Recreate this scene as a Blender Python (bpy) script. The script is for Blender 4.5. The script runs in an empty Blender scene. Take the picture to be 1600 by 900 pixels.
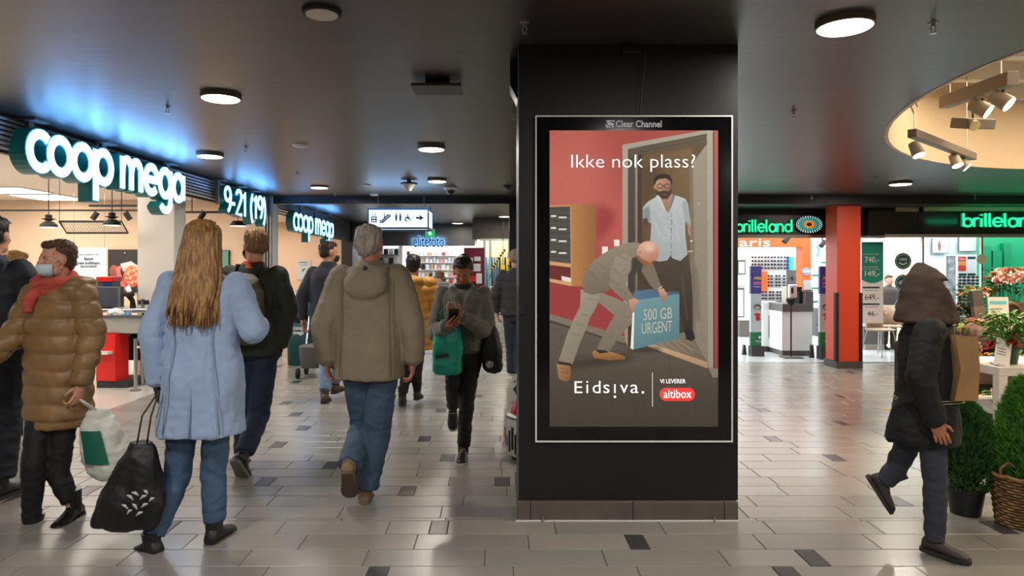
import bpy, bmesh, math, random
import numpy as np
from mathutils import Vector, Matrix, noise, geometry

S = bpy.context.scene
COL = S.collection
PI = math.pi
R = math.radians
# ------------------------------------------------------------------ camera
CAMZ = 1.45
F = 1067.0
PX, PY = 780.0, 420.0
cd = bpy.data.cameras.new('camera')
cam = bpy.data.objects.new('camera', cd)
COL.objects.link(cam)
cam.location = (0, 0, CAMZ)
cam.rotation_euler = (PI / 2, 0, 0)
cd.sensor_width = 36.0
cd.lens = F / 1600 * 36.0
cd.shift_x = (800 - PX) / 1600
cd.shift_y = -(450 - PY) / 1600
cd.clip_start = 0.05
cd.clip_end = 200
S.camera = cam
# ------------------------------------------------------------------ world + exposure
w = bpy.data.worlds.new('world')
S.world = w
w.use_nodes = True
w.node_tree.nodes['Background'].inputs[0].default_value = (0.9, 0.88, 0.85, 1)
w.node_tree.nodes['Background'].inputs[1].default_value = 0.13
S.view_settings.view_transform = 'Standard'
S.view_settings.look = 'None'
S.view_settings.gamma = 1.0
S.view_settings.exposure = 0.0
S.view_settings.use_curve_mapping = False
S.cycles.use_denoising = True
S.cycles.max_bounces = 6
S.cycles.diffuse_bounces = 3
S.cycles.glossy_bounces = 3
S.cycles.transparent_max_bounces = 8
S.cycles.sample_clamp_indirect = 4.0
S.cycles.caustics_reflective = False
S.cycles.caustics_refractive = False


def area(name, loc, rot, sx, sy, power, color=(1, 1, 1), shape='RECTANGLE', spread=180):
    l = bpy.data.lights.new(name, 'AREA')
    l.shape = shape
    l.size = sx
    if shape in ('RECTANGLE', 'ELLIPSE'):
        l.size_y = sy
    l.energy = power
    l.color = color
    l.spread = R(spread)
    o = bpy.data.objects.new(name, l)
    COL.objects.link(o)
    o.location = loc
    o.rotation_euler = rot
    return o


# daylight-white ceiling fields of the shops; below them added fill and glow lamps
area('supermarket_light', (-7.5, 8.5, 2.68), (0, 0, 0), 5.0, 7.0, 420, (1.0, 0.93, 0.84))
area('supermarket_back_light', (-6.5, 16.0, 2.68), (0, 0, 0), 3.5, 5.0, 160, (1.0, 0.9, 0.8))
area('optician_light', (6.5, 13.3, 2.3), (0, 0, 0), 9.0, 5.0, 760, (0.93, 1.0, 1.0))
area('photo_shop_light', (-2.2, 21.6, 2.3), (0, 0, 0), 6.0, 2.4, 260, (0.93, 0.97, 1.0))
area('recess_fill_light', (6.3, 4.6, 3.34), (0, 0, 0), 4.4, 4.4, 330, (1.0, 0.80, 0.58))  # added inside the recess without a fixture, brightens its curved wall
area('added_blue_glow', (-3.85, 7.3, 2.45), (0, PI, 0), 0.10, 2.9, 30, (0.10, 0.40, 1.0))  # this and the next two: added upward lamps without fixtures, tint the ceiling blue
area('added_blue_glow_hours', (-3.85, 10.9, 2.45), (0, PI, 0), 0.10, 1.6, 14, (0.10, 0.40, 1.0))
area('added_blue_glow_far', (-3.85, 14.9, 2.45), (0, PI, 0), 0.10, 3.0, 14, (0.10, 0.40, 1.0))
area('added_hall_glow', (-1.6, 11.4, 2.40), (R(180), 0, 0), 1.2, 0.25, 9, (0.25, 0.55, 1.0))  # added lamp without a fixture, blue patch on the ceiling by the direction sign
area('added_green_glow', (8.3, 9.75, 2.2), (R(150), 0, 0), 3.0, 0.12, 5, (0.0, 1.0, 0.45))  # added lamp without a fixture, throws green above the optician letters

# ------------------------------------------------------------------ helpers


def lin(c):
    return tuple(((x / 255.0) / 12.92 if x / 255.0 <= 0.04045 else (((x / 255.0) + 0.055) / 1.055) ** 2.4) for x in c)


MATS = {}


def mat(name, rgb, rough=0.6, metal=0.0, var=0.0, vscale=8.0, bump=0.0, bscale=60.0, stretch=(1, 1, 1), spec=0.5, emit=None, estr=0.0, rgb2=None, sheen=0.0, coat=0.0):
    if name in MATS:
        return MATS[name]
    m = bpy.data.materials.new(name)
    m.use_nodes = True
    nt = m.node_tree
    b = nt.nodes['Principled BSDF']
    c = lin(rgb)
    b.inputs['Base Color'].default_value = (*c, 1)
    b.inputs['Roughness'].default_value = rough
    b.inputs['Metallic'].default_value = metal
    b.inputs['Specular IOR Level'].default_value = spec
    if sheen:
        b.inputs['Sheen Weight'].default_value = sheen
    if coat:
        b.inputs['Coat Weight'].default_value = coat
    if var or bump or rgb2:
        tc = nt.nodes.new('ShaderNodeTexCoord')
        mp = nt.nodes.new('ShaderNodeMapping')
        mp.inputs['Scale'].default_value = stretch
        nt.links.new(tc.outputs['Object'], mp.inputs['Vector'])
    if var or rgb2:
        n = nt.nodes.new('ShaderNodeTexNoise')
        n.inputs['Scale'].default_value = vscale
        n.inputs['Detail'].default_value = 4
        nt.links.new(mp.outputs[0], n.inputs['Vector'])
        mx = nt.nodes.new('ShaderNodeMix')
        mx.data_type = 'RGBA'
        d = lin(rgb2) if rgb2 else tuple(min(1, x * (1 + var)) for x in c)
        e = c if rgb2 else tuple(x * (1 - var) for x in c)
        mx.inputs['A'].default_value = (*e, 1)
        mx.inputs['B'].default_value = (*d, 1)
        cr = nt.nodes.new('ShaderNodeMapRange')
        cr.inputs['From Min'].default_value = 0.35
        cr.inputs['From Max'].default_value = 0.65
        nt.links.new(n.outputs['Fac'], cr.inputs['Value'])
        nt.links.new(cr.outputs[0], mx.inputs['Factor'])
        nt.links.new(mx.outputs['Result'], b.inputs['Base Color'])
    if bump:
        n2 = nt.nodes.new('ShaderNodeTexNoise')
        n2.inputs['Scale'].default_value = bscale
        n2.inputs['Detail'].default_value = 3
        nt.links.new(mp.outputs[0], n2.inputs['Vector'])
        bp = nt.nodes.new('ShaderNodeBump')
        bp.inputs['Strength'].default_value = bump
        bp.inputs['Distance'].default_value = 0.01
        nt.links.new(n2.outputs['Fac'], bp.inputs['Height'])
        nt.links.new(bp.outputs[0], b.inputs['Normal'])
    if emit:
        b.inputs['Emission Color'].default_value = (*lin(emit), 1)
        b.inputs['Emission Strength'].default_value = estr
    MATS[name] = m
    return m


def glass(name, tint=(255, 255, 255), fac=0.06, rough=0.02, alpha=0.0):
    if name in MATS:
        return MATS[name]
    m = bpy.data.materials.new(name)
    m.use_nodes = True
    nt = m.node_tree
    nt.nodes.remove(nt.nodes['Principled BSDF'])
    out = nt.nodes['Material Output']
    t = nt.nodes.new('ShaderNodeBsdfTransparent')
    t.inputs[0].default_value = (*lin(tint), 1)
    g = nt.nodes.new('ShaderNodeBsdfGlossy')
    g.inputs['Roughness'].default_value = rough
    mx = nt.nodes.new('ShaderNodeMixShader')
    fr = nt.nodes.new('ShaderNodeFresnel')
    fr.inputs[0].default_value = 1.35
    nt.links.new(fr.outputs[0], mx.inputs[0])
    nt.links.new(t.outputs[0], mx.inputs[1])
    nt.links.new(g.outputs[0], mx.inputs[2])
    nt.links.new(mx.outputs[0], out.inputs[0])
    MATS[name] = m
    return m


def emis(name, rgb, s):
    return mat(name, rgb, 0.5, emit=rgb, estr=s)


def P(px, py, Y):
    return Vector(((px - PX) / F * Y, Y, CAMZ + (PY - py) / F * Y))


def X(px, Y):
    return (px - PX) / F * Y


def Z(py, Y):
    return CAMZ + (PY - py) / F * Y


def G(px, py):
    Y = F * CAMZ / (py - PY)
    return Vector(((px - PX) / F * Y, Y, 0))


class MB:
    """collects shapes for one mesh"""

    def __init__(s, m=None):
        s.v = []
        s.f = []
        s.m = m or Matrix.Identity(4)

    def add(s, vs, fs):
        o = len(s.v)
        m = s.m
        s.v.extend([tuple(m @ Vector(p)) for p in vs])
        s.f.extend([tuple(o + i for i in f) for f in fs])
        return s

    def box(s, x, y, z, sx, sy, sz, rz=0, rx=0, ry=0):
        """centre x,y; z is the centre too"""
        mt = Matrix.Translation((x, y, z)) @ Matrix.Rotation(rz, 4, 'Z') @ Matrix.Rotation(ry, 4, 'Y') @ Matrix.Rotation(rx, 4, 'X')
        vs = [mt @ Vector((a * sx / 2, b * sy / 2, c * sz / 2)) for a in (-1, 1) for b in (-1, 1) for c in (-1, 1)]
        return s.add(vs, [(0, 1, 3, 2), (4, 6, 7, 5), (0, 4, 5, 1), (2, 3, 7, 6), (0, 2, 6, 4), (1, 5, 7, 3)])

    def bounds(s, x0, x1, y0, y1, z0, z1):
        return s.box((x0 + x1) / 2, (y0 + y1) / 2, (z0 + z1) / 2, abs(x1 - x0), abs(y1 - y0), abs(z1 - z0))

    def tube(s, pts, rad, n=8, cap=True, flat=1.0, up=None):
        pts = [Vector(p) for p in pts]
        if not isinstance(rad, (list, tuple)):
            rad = [rad] * len(pts)
        vs = []
        fs = []
        prev = None
        for i, p in enumerate(pts):
            a = pts[max(0, i - 1)]
            b = pts[min(len(pts) - 1, i + 1)]
            d = (b - a)
            if d.length < 1e-9:
                d = Vector((0, 0, 1))
            d.normalize()
            if prev is None:
                u = Vector(up) if up else (Vector((0, 0, 1)) if abs(d.z) < 0.9 else Vector((1, 0, 0)))
            else:
                u = prev
            u = (u - d * u.dot(d))
            if u.length < 1e-6:
                u = d.orthogonal()
            u.normalize()
            prev = u
            v = d.cross(u)
            for k in range(n):
                t = 2 * PI * k / n
                vs.append(p + u * (math.cos(t) * rad[i] * flat) + v * (math.sin(t) * rad[i]))
        for i in range(len(pts) - 1):
            for k in range(n):
                a = i * n + k
                b = i * n + (k + 1) % n
                fs.append((a, b, b + n, a + n))
        if cap:
            fs.append(tuple(range(n - 1, -1, -1)))
            e = (len(pts) - 1) * n
            fs.append(tuple(range(e, e + n)))
        return s.add(vs, fs)

    def cyl(s, p0, p1, r0, r1=None, n=16):
        return s.tube([p0, p1], [r0, r0 if r1 is None else r1], n)

    def ell(s, c, r, rot=None, seg=14, ring=9):
        if not isinstance(r, (list, tuple)):
            r = (r, r, r)
        mt = Matrix.Translation(c) @ (rot.to_4x4() if rot else Matrix.Identity(4))
        vs = [mt @ Vector((0, 0, r[2]))]
        for i in range(1, ring):
            a = PI * i / ring
            for k in range(seg):
                t = 2 * PI * k / seg
                vs.append(mt @ Vector((r[0] * math.sin(a) * math.cos(t), r[1] * math.sin(a) * math.sin(t), r[2] * math.cos(a))))
        vs.append(mt @ Vector((0, 0, -r[2])))
        fs = []
        for k in range(seg):
            fs.append((0, 1 + k, 1 + (k + 1) % seg))
            e = 1 + (ring - 2) * seg
            fs.append((e + (k + 1) % seg, e + k, len(vs) - 1))
        for i in range(ring - 2):
            for k in range(seg):
                a = 1 + i * seg + k
                b = 1 + i * seg + (k + 1) % seg
                fs.append((a, a + seg, b + seg, b))
        return s.add(vs, fs)

    def caps(s, p0, p1, r0, r1, n=12):
        p0 = Vector(p0)
        p1 = Vector(p1)
        s.tube([p0, p1], [r0, r1], n)
        s.ell(p0, r0, seg=n, ring=8)
        s.ell(p1, r1, seg=n, ring=8)
        return s

    def lathe(s, prof, c=(0, 0, 0), n=24, axis=None):
        c = Vector(c)
        vs = []
        for r, z in prof:
            for k in range(n):
                t = 2 * PI * k / n
                vs.append(c + Vector((r * math.cos(t), r * math.sin(t), z)))
        fs = []
        for i in range(len(prof) - 1):
            for k in range(n):
                a = i * n + k
                b = i * n + (k + 1) % n
                fs.append((a, b, b + n, a + n))
        if prof[0][0] > 1e-6:
            fs.append(tuple(range(n - 1, -1, -1)))
        if prof[-1][0] > 1e-6:
            e = (len(prof) - 1) * n
            fs.append(tuple(range(e, e + n)))
        return s.add(vs, fs)

    def loft(s, rings, n=20, pw=2.0, cap=True):
        """rings: (z, rx, ry, cx, cy)"""
        vs = []
        for z, rx, ry, cx, cy in rings:
            for k in range(n):
                t = 2 * PI * k / n
                c, q = math.cos(t), math.sin(t)
                vs.append((cx + rx * math.copysign(abs(c) ** (2 / pw), c), cy + ry * math.copysign(abs(q) ** (2 / pw), q), z))
        fs = []
        for i in range(len(rings) - 1):
            for k in range(n):
                a = i * n + k
                b = i * n + (k + 1) % n
                fs.append((a, b, b + n, a + n))
        if cap:
            fs.append(tuple(range(n - 1, -1, -1)))
            e = (len(rings) - 1) * n
            fs.append(tuple(range(e, e + n)))
        return s.add(vs, fs)

    def prism(s, poly, o, u, v, depth):
        """2D polygon extruded by depth behind the plane (o,u,v); front faces u x v"""
        o = Vector(o)
        u = Vector(u)
        v = Vector(v)
        nn = u.cross(v).normalized()
        n = len(poly)
        vs = [o + u * a + v * b for a, b in poly]
        if depth:
            vs += [p - nn * depth for p in vs]
            fs = [tuple(range(n)), tuple(range(2 * n - 1, n - 1, -1))] + [(i, i + n, (i + 1) % n + n, (i + 1) % n) for i in range(n)]
        else:
            fs = [tuple(range(n))]
        return s.add(vs, fs)

    def mesh(s, name='mesh', smooth=False):
        me = bpy.data.meshes.new(name)
        me.from_pydata([tuple(p) for p in s.v], [], s.f)
        me.validate()
        if smooth:
            smooth_mesh(me, smooth)
        return me

    def build(s, name, m, parent=None, smooth=False, world=False, bevel=0, fixn=True):
        if world and parent is not None:
            q = parent
            off = Vector((0, 0, 0))
            while q is not None:
                off += q.location
                q = q.parent
            s.v = [tuple(Vector(p) - off) for p in s.v]
        me = s.mesh(name, smooth)
        o = link(name, me, m, parent)
        if bevel:
            b = o.modifiers.new('bevel', 'BEVEL')
            b.width = bevel
            b.segments = 2
            b.limit_method = 'ANGLE'
        return o


def smooth_mesh(me, ang):
    me.polygons.foreach_set('use_smooth', [True] * len(me.polygons))
    if ang is not True:
        me.set_sharp_from_angle(angle=R(ang))


def link(name, me, m, parent=None):
    o = bpy.data.objects.new(name, me)
    if m is not None and not me.materials:
        me.materials.append(m)
    COL.objects.link(o)
    o.parent = parent
    return o


def tag(o, label, cat, group=None, kind=None):
    o['label'] = label
    o['category'] = cat
    if group:
        o['group'] = group
    if kind:
        o['kind'] = kind
    return o


def thing(name, label, cat, loc=(0, 0, 0), rz=0, group=None):
    o = bpy.data.objects.new(name, None)
    COL.objects.link(o)
    o.location = loc
    o.rotation_euler = (0, 0, rz)
    o.empty_display_size = 0.05
    return tag(o, label, cat, group)


def struct(name, mb, m, smooth=False, parent=None):
    o = mb.build(name, m, parent, smooth)
    if parent is None:
        o['kind'] = 'structure'
    return o


def dup(root, loc=None, rz=None, label=None):
    r = root.copy()
    COL.objects.link(r)
    if loc is not None:
        r.location = loc
    if rz is not None:
        r.rotation_euler = (0, 0, rz)
    if label:
        r['label'] = label
    for ch in list(root.children):
        c = ch.copy()
        COL.objects.link(c)
        c.parent = r
        for g in list(ch.children):
            d = g.copy()
            COL.objects.link(d)
            d.parent = c
    return r


def fuse(mb, voxel, it=4, fn=None, fac=0.5):
    """voxel-remesh overlapping closed shapes into one continuous skin"""
    me = mb.mesh('tmp')
    o = bpy.data.objects.new('tmp', me)
    COL.objects.link(o)
    r = o.modifiers.new('r', 'REMESH')
    r.mode = 'VOXEL'
    r.voxel_size = voxel
    if it:
        q = o.modifiers.new('s', 'SMOOTH')
        q.iterations = it
        q.factor = fac
    dg = bpy.context.evaluated_depsgraph_get()
    ev = o.evaluated_get(dg)
    out = bpy.data.meshes.new_from_object(ev, depsgraph=dg)
    bpy.data.objects.remove(o)
    bpy.data.meshes.remove(me)
    if fn:
        n = len(out.vertices)
        co = np.empty(n * 3, np.float32)
        out.vertices.foreach_get('co', co)
        no = np.empty(n * 3, np.float32)
        out.vertices.foreach_get('normal', no)
        co = co.reshape(-1, 3)
        no = no.reshape(-1, 3)
        d = fn(co, no)
        co = co + no * d[:, None]
        out.vertices.foreach_set('co', co.astype(np.float32).ravel())
        out.update()
    out.polygons.foreach_set('use_smooth', [True] * len(out.polygons))
    return out


def nz(co, sc, seed=0):
    """noise per vertex with per-axis scale"""
    off = Vector((seed * 7.13, seed * 3.7, seed * 1.9))
    a, b, c = sc
    return np.array([noise.noise(Vector((p[0] * a, p[1] * b, p[2] * c)) + off) for p in co])


def f_wool(amp=0.008, seed=1, sc=(9, 9, 3.5)):
    return lambda co, no: amp * (nz(co, sc, seed) + 0.4 * nz(co, (22, 22, 10), seed + 5))


def f_folds(amp=0.010, seed=1, sc=(7, 7, 12)):
    def fn(co, no):
        a = nz(co, sc, seed)
        return amp * (1 - 2.2 * np.abs(a)) + amp * 0.4 * nz(co, (26, 26, 30), seed + 2)
    return fn


def f_puffer(pitch=0.085, amp=0.016, seed=1):
    def fn(co, no):
        z = co[:, 2] + 0.012 * nz(co, (5, 5, 5), seed)
        q = np.abs(np.sin(PI * z / pitch))
        return amp * (q ** 0.5) - amp * 0.6 + 0.006 * nz(co, (18, 18, 18), seed + 3)
    return fn


_txt = {}


def text_data(body, bold=0.0, space=1.0):
    k = (body, bold, space)
    if k in _txt:
        return _txt[k]
    c = bpy.data.curves.new('t', 'FONT')
    c.body = body
    c.resolution_u = 3
    c.offset = bold
    c.space_character = space
    c.fill_mode = 'FRONT'
    o = bpy.data.objects.new('t', c)
    COL.objects.link(o)
    dg = bpy.context.evaluated_depsgraph_get()
    me = bpy.data.meshes.new_from_object(o.evaluated_get(dg))
    vs = [(v.co.x, v.co.y) for v in me.vertices]
    fs = [tuple(p.vertices) for p in me.polygons]
    bpy.data.objects.remove(o)
    xs = [a for a, b in vs]
    ys = [b for a, b in vs]
    x0, x1, y0, y1 = min(xs), max(xs), min(ys), max(ys)
    vs = [((a - x0) / (x1 - x0), (b - y0) / (y1 - y0)) for a, b in vs]
    _txt[k] = (vs, fs)
    return _txt[k]


def text_on(body, o, u, v, name='lettering', m=None, parent=None, bold=0.0, lift=0.002, world=True, space=1.0):
    """text filling the rectangle o + [0..1]u + [0..1]v, lifted along u x v"""
    vs, fs = text_data(body, bold, space)
    o = Vector(o)
    u = Vector(u)
    v = Vector(v)
    nn = u.cross(v).normalized() * lift
    mb = MB()
    mb.add([o + u * a + v * b + nn for a, b in vs], fs)
    return mb.build(name, m, parent, world=world)


def rect2(x0, y0, x1, y1):
    return [(x0, y0), (x1, y0), (x1, y1), (x0, y1)]


def circ(cx, cy, rx, ry=None, n=24, a0=0, a1=360):
    ry = rx if ry is None else ry
    m = n if a1 - a0 == 360 else n + 1
    return [(cx + rx * math.cos(R(a0 + (a1 - a0) * i / n)), cy + ry * math.sin(R(a0 + (a1 - a0) * i / n))) for i in range(m)]


# ------------------------------------------------------------------ stroke letters
def arc(cx, cy, rx, ry, a0, a1, n=18):
    return [(cx + rx * math.cos(R(a0 + (a1 - a0) * i / n)), cy + ry * math.sin(R(a0 + (a1 - a0) * i / n))) for i in range(n + 1)]


GL = {
    'c': (0.80, [arc(.5, .5, .42, .42, 48, 312)]),
    'o': (1.0, [arc(.5, .5, .42, .42, 0, 360, 26)]),
    'p': (1.0, [arc(.52, .5, .40, .42, 0, 360, 26), [(.12, .95), (.12, -.48)]]),
    'b': (.94, [arc(.5, .46, .38, .40, 0, 360, 26), [(.12, .06), (.12, 1.38)]]),
    'd': (.94, [arc(.46, .46, .38, .40, 0, 360, 26), [(.84, .06), (.84, 1.38)]]),
    'm': (1.42, [[(.1, .02), (.1, .98)], [(.1, .5)] + arc(.36, .62, .26, .30, 160, 0) + [(.62, .02)], [(.62, .5)] + arc(.92, .62, .28, .30, 160, 0) + [(1.2, .02)]]),
    'n': (.92, [[(.1, .02), (.1, .92)], [(.1, .5)] + arc(.42, .56, .32, .32, 160, 0) + [(.74, .02)]]),
    'e': (.96, [[(.12, .5), (.86, .5)] + arc(.48, .5, .40, .42, 0, 318)]),
    'g': (1.0, [arc(.48, .5, .38, .42, 0, 360, 26), [(.86, .95), (.86, -.1)] + arc(.5, -.1, .36, .32, 0, -150)]),
    'a': (.98, [arc(.48, .46, .38, .42, 0, 360, 26), [(.86, .92), (.86, .04)]]),
    'r': (.60, [[(.1, .02), (.1, .92)], [(.1, .5)] + arc(.40, .56, .30, .32, 160, 65)]),
    'i': (.34, [[(.12, .02), (.12, .86)], [(.12, 1.14), (.12, 1.28)]]),
    'l': (.36, [[(.12, 1.38), (.12, .18), (.22, .04)]]),
    '9': (.86, [arc(.42, .98, .32, .34, 0, 360), [(.74, .98)] + arc(.36, .80, .38, .70, 5, -75)]),
    '2': (.84, [arc(.40, 1.0, .32, .32, 165, -30) + [(.08, .06), (.76, .06)]]),
    '1': (.56, [[(.04, 1.02), (.34, 1.3), (.34, .02)]]),
    '-': (.5, [[(.06, .55), (.40, .55)]]),
    '(': (.5, [arc(.75, .55, .6, 1.0, 128, 232)]),
    ')': (.5, [arc(-.28, .55, .6, 1.0, 52, -52)]),
    ' ': (.45, []),
}


def strip(pts, w):
    """polygon of constant half-width w around a polyline"""
    n = len(pts)
    L = []
    Rr = []
    closed = (abs(pts[0][0] - pts[-1][0]) < 1e-6 and abs(pts[0][1] - pts[-1][1]) < 1e-6)
    for i in range(n):
        if closed:
            a = pts[i - 1] if i > 0 else pts[-2]
            b = pts[i + 1] if i < n - 1 else pts[1]
        else:
            a = pts[max(0, i - 1)]
            b = pts[min(n - 1, i + 1)]
        dx, dy = b[0] - a[0], b[1] - a[1]
        l = math.hypot(dx, dy) or 1
        nx, ny = -dy / l * w, dx / l * w
        L.append((pts[i][0] + nx, pts[i][1] + ny))
        Rr.append((pts[i][0] - nx, pts[i][1] - ny))
    return L, Rr
# ------------------------------------------------------------------ materials
CEIL = mat('dark_ceiling_board', (48, 44, 42), 0.36, var=0.15, vscale=0.8, bump=0.12, bscale=1.6, stretch=(1, 7, 1), spec=0.8)
BLACK = mat('black_panel', (15, 15, 16), 0.35, var=0.1, vscale=1.5)
BLACKM = mat('black_matte', (14, 14, 15), 0.7)
DGREY = mat('dark_grey_fascia', (42, 44, 48), 0.5)
CREAM = mat('cream_wall', (226, 196, 168), 0.7)
WHITE = mat('white_paint', (228, 228, 224), 0.5)
WHITEG = mat('white_laminate', (232, 232, 230), 0.25)
GREY = mat('grey_laminate', (92, 88, 86), 0.4)
CHROME = mat('brushed_metal', (170, 172, 175), 0.3, metal=1.0)
STEEL = mat('stainless_steel', (190, 192, 194), 0.28, metal=1.0)
ALU = mat('grey_aluminium', (120, 118, 114), 0.4, metal=0.6)
ORANGE = mat('orange_red_paint', (205, 62, 26), 0.45)
GROUT = mat('tile_grout', (84, 79, 72), 0.8)
TILES = [mat('beige_tile_%s' % n, c, r, var=0.035, vscale=3, bump=0.03, bscale=40, spec=0.75) for n, c, r in (
    ('warm', (141, 138, 131), 0.28), ('plain', (138, 135, 128), 0.25), ('pale', (144, 141, 134), 0.28), ('cool', (135, 133, 128), 0.26))]
DTILE = mat('charcoal_tile', (58, 58, 58), 0.3, var=0.1, vscale=6)
LAMP_ON = emis('lamp_glow', (255, 232, 200), 7.0)
GLASS = glass('clear_glass')

# ------------------------------------------------------------------ floor
fb = MB().bounds(-17, 13, -2.5, 24, -0.2, -0.004)
floor = struct('floor', fb, GROUT)

rnd = random.Random(4)
inserts_px = [(686, 824), (590, 893), (996, 848), (1272, 874), (635, 771), (785, 746), (523, 721), (430, 699), (478, 666), (465, 645), (449, 628), (410, 757),
              (1490, 747), (1302, 714), (1205, 684), (1390, 776), (1316, 661), (1565, 826), (690, 640), (700, 712), (664, 683), (1240, 905), (250, 830), (130, 770), (1190, 640)]
rows = []
y = 3.93
while y > -1.6:
    rows.append((y - 0.2, y))
    y -= 0.2
rows.append((3.93, 3.975))
y = 3.975
while y < 20.6:
    rows.append((y, y + 0.195))
    y += 0.195
rows.sort()
inserts = {}
for a, b in inserts_px:
    p = G(a, b)
    for i, (y0, y1) in enumerate(rows):
        if y0 <= p.y < y1:
            inserts.setdefault(i, []).append(p.x)


def tile_mesh_data(L, W):
    g = 0.0022
    b = 0.0022
    x, yy = L / 2 - g, W / 2 - g
    vs = [(-x, -yy, -0.006), (x, -yy, -0.006), (x, yy, -0.006), (-x, yy, -0.006), (-x, -yy, -b), (x, -yy, -b), (x, yy, -b), (-x, yy, -b),
          (-x + b, -yy + b, 0), (x - b, -yy + b, 0), (x - b, yy - b, 0), (-x + b, yy - b, 0)]
    fs = [(8, 9, 10, 11)]
    for k in range(4):
        j = (k + 1) % 4
        fs.append((k, j, 4 + j, 4 + k))
        fs.append((4 + k, 4 + j, 8 + j, 8 + k))
    return vs, fs


tiles = []
for i, (y0, y1) in enumerate(rows):
    yc = (y0 + y1) / 2
    xl, xr = -4.02, 12.0
    if y1 > 10.6:
        xr = 3.2
    W = y1 - y0
    marks = sorted(inserts.get(i, []))
    # random inserts elsewhere
    if W > 0.1 and (yc > 7.5 or yc < 3.1):
        for _ in range(2):
            marks.append(rnd.uniform(-3.8, 6))
    marks = sorted(marks)
    segs = []
    x = xl - rnd.uniform(0.0, 0.55)
    for m_ in marks + [None]:
        lim = xr if m_ is None else m_ - 0.05
        while x < lim - 0.02:
            L = 0.6
            if x + L > lim:
                L = lim - x
            elif lim - (x + L) < 0.08 and m_ is not None:
                L = lim - x
            segs.append((x, L, 0))
            x += L
        if m_ is not None and x < m_ + 0.05:
            segs.append((x, 0.1, 1))
            x += 0.1
    for x, L, dk in segs:
        tiles.append((x + L / 2, yc, L, W, dk))


def visible(t):
    x, yy, L, W, dk = t
    if yy < 3.2:
        return False
    px = PX + x / yy * F
    return -60 < px < 1660 and not (820 < px < 1140 and yy > 4.05 and yy < 8.5)


tiles.sort(key=lambda t: (0 if visible(t) else 1, t[1]))
cache = {}
near, far = tiles[:300], tiles[300:]
for k, (x, yy, L, W, dk) in enumerate(near):
    key = (round(L, 3), round(W, 3), 9 if dk else rnd.randrange(4))
    if key not in cache:
        mb = MB()
        mb.add(*tile_mesh_data(L, W))
        me = mb.mesh('tile')
        me.materials.append(DTILE if dk else TILES[key[2]])
        cache[key] = me
    o = link('tile', cache[key], None, floor)
    o.location = (x, yy, 0)
fars = [MB(), MB(), MB(), MB(), MB()]
for (x, yy, L, W, dk) in far:
    q = fars[4 if dk else rnd.randrange(4)]
    q.m = Matrix.Translation((x, yy, 0))
    q.add(*tile_mesh_data(L, W))
allm = MB()
idx = []
for i, q in enumerate(fars):
    idx += [i] * len(q.f)
    allm.add(q.v, q.f)
me = allm.mesh('distant_tiles')
for m_ in TILES + [DTILE]:
    me.materials.append(m_)
if len(me.polygons) == len(idx):
    me.polygons.foreach_set('material_index', idx)
o = link('distant_tiles', me, None, floor)
o['kind'] = 'stuff'

# shop floors
sf = mat('shop_floor_pale', (196, 190, 182), 0.22, var=0.05, vscale=1.5)
struct('floor_supermarket', MB().bounds(-17, -4.02, -1, 19.9, -0.01, 0.002), sf)
struct('floor_optician', MB().bounds(3.2, 13, 10.6, 17, -0.003, 0.003), mat('optician_floor', (190, 196, 198), 0.2, var=0.04))

# ------------------------------------------------------------------ ceiling


def ceil_z(x, yy):
    if yy <= 4.2:
        return 2.75
    s = (x / yy - 0.047) / (0.337 - 0.047)
    s = max(0, min(1, s))
    s = s * s * (3 - 2 * s)
    return 2.75 - 0.044 * (min(yy, 10.2) - 4.2) * s


HC = (6.3, 4.6)
HR = 3.2
pts = []
gx = np.arange(-4.2, 13.01, 0.43)
gy = np.arange(-2.5, 12.6, 0.42)
for a in gx:
    for b in gy:
        if abs(math.hypot(a - HC[0], b - HC[1]) - HR) > 0.1:
            pts.append((float(a), float(b)))
n0 = len(pts)
NC = 72
for k in range(NC):
    t = 2 * PI * k / NC
    pts.append((HC[0] + HR * math.cos(t), HC[1] + HR * math.sin(t)))
edges = [(n0 + k, n0 + (k + 1) % NC) for k in range(NC)]
vo, eo, fo, *_ = geometry.delaunay_2d_cdt([Vector(p) for p in pts], edges, [], 0, 1e-5)
vs = [(v.x, v.y, ceil_z(v.x, v.y)) for v in vo]
fs = []
for f in fo:
    cx = sum(vo[i].x for i in f) / 3
    cy = sum(vo[i].y for i in f) / 3
    if math.hypot(cx - HC[0], cy - HC[1]) > HR:
        fs.append(tuple(reversed(f)))
cb = MB()
cb.add(vs, fs)
cb.bounds(-4.2, 4.0, 12.3, 20.4, 2.75, 2.8)
ceiling = struct('ceiling', cb, CEIL, smooth=30)
struct('ceiling_supermarket', MB().bounds(-17, -4.2, -1, 20, 2.76, 2.82), mat('pale_ceiling_tile', (225, 216, 204), 0.8))
struct('ceiling_optician', MB().bounds(2.0, 13, 10.75, 16.6, 2.42, 2.46), mat('white_ceiling', (232, 235, 235), 0.8))
# seams of the ceiling boards
for k, yy in enumerate([4.95, 7.4, 9.9]):
    pass

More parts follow.
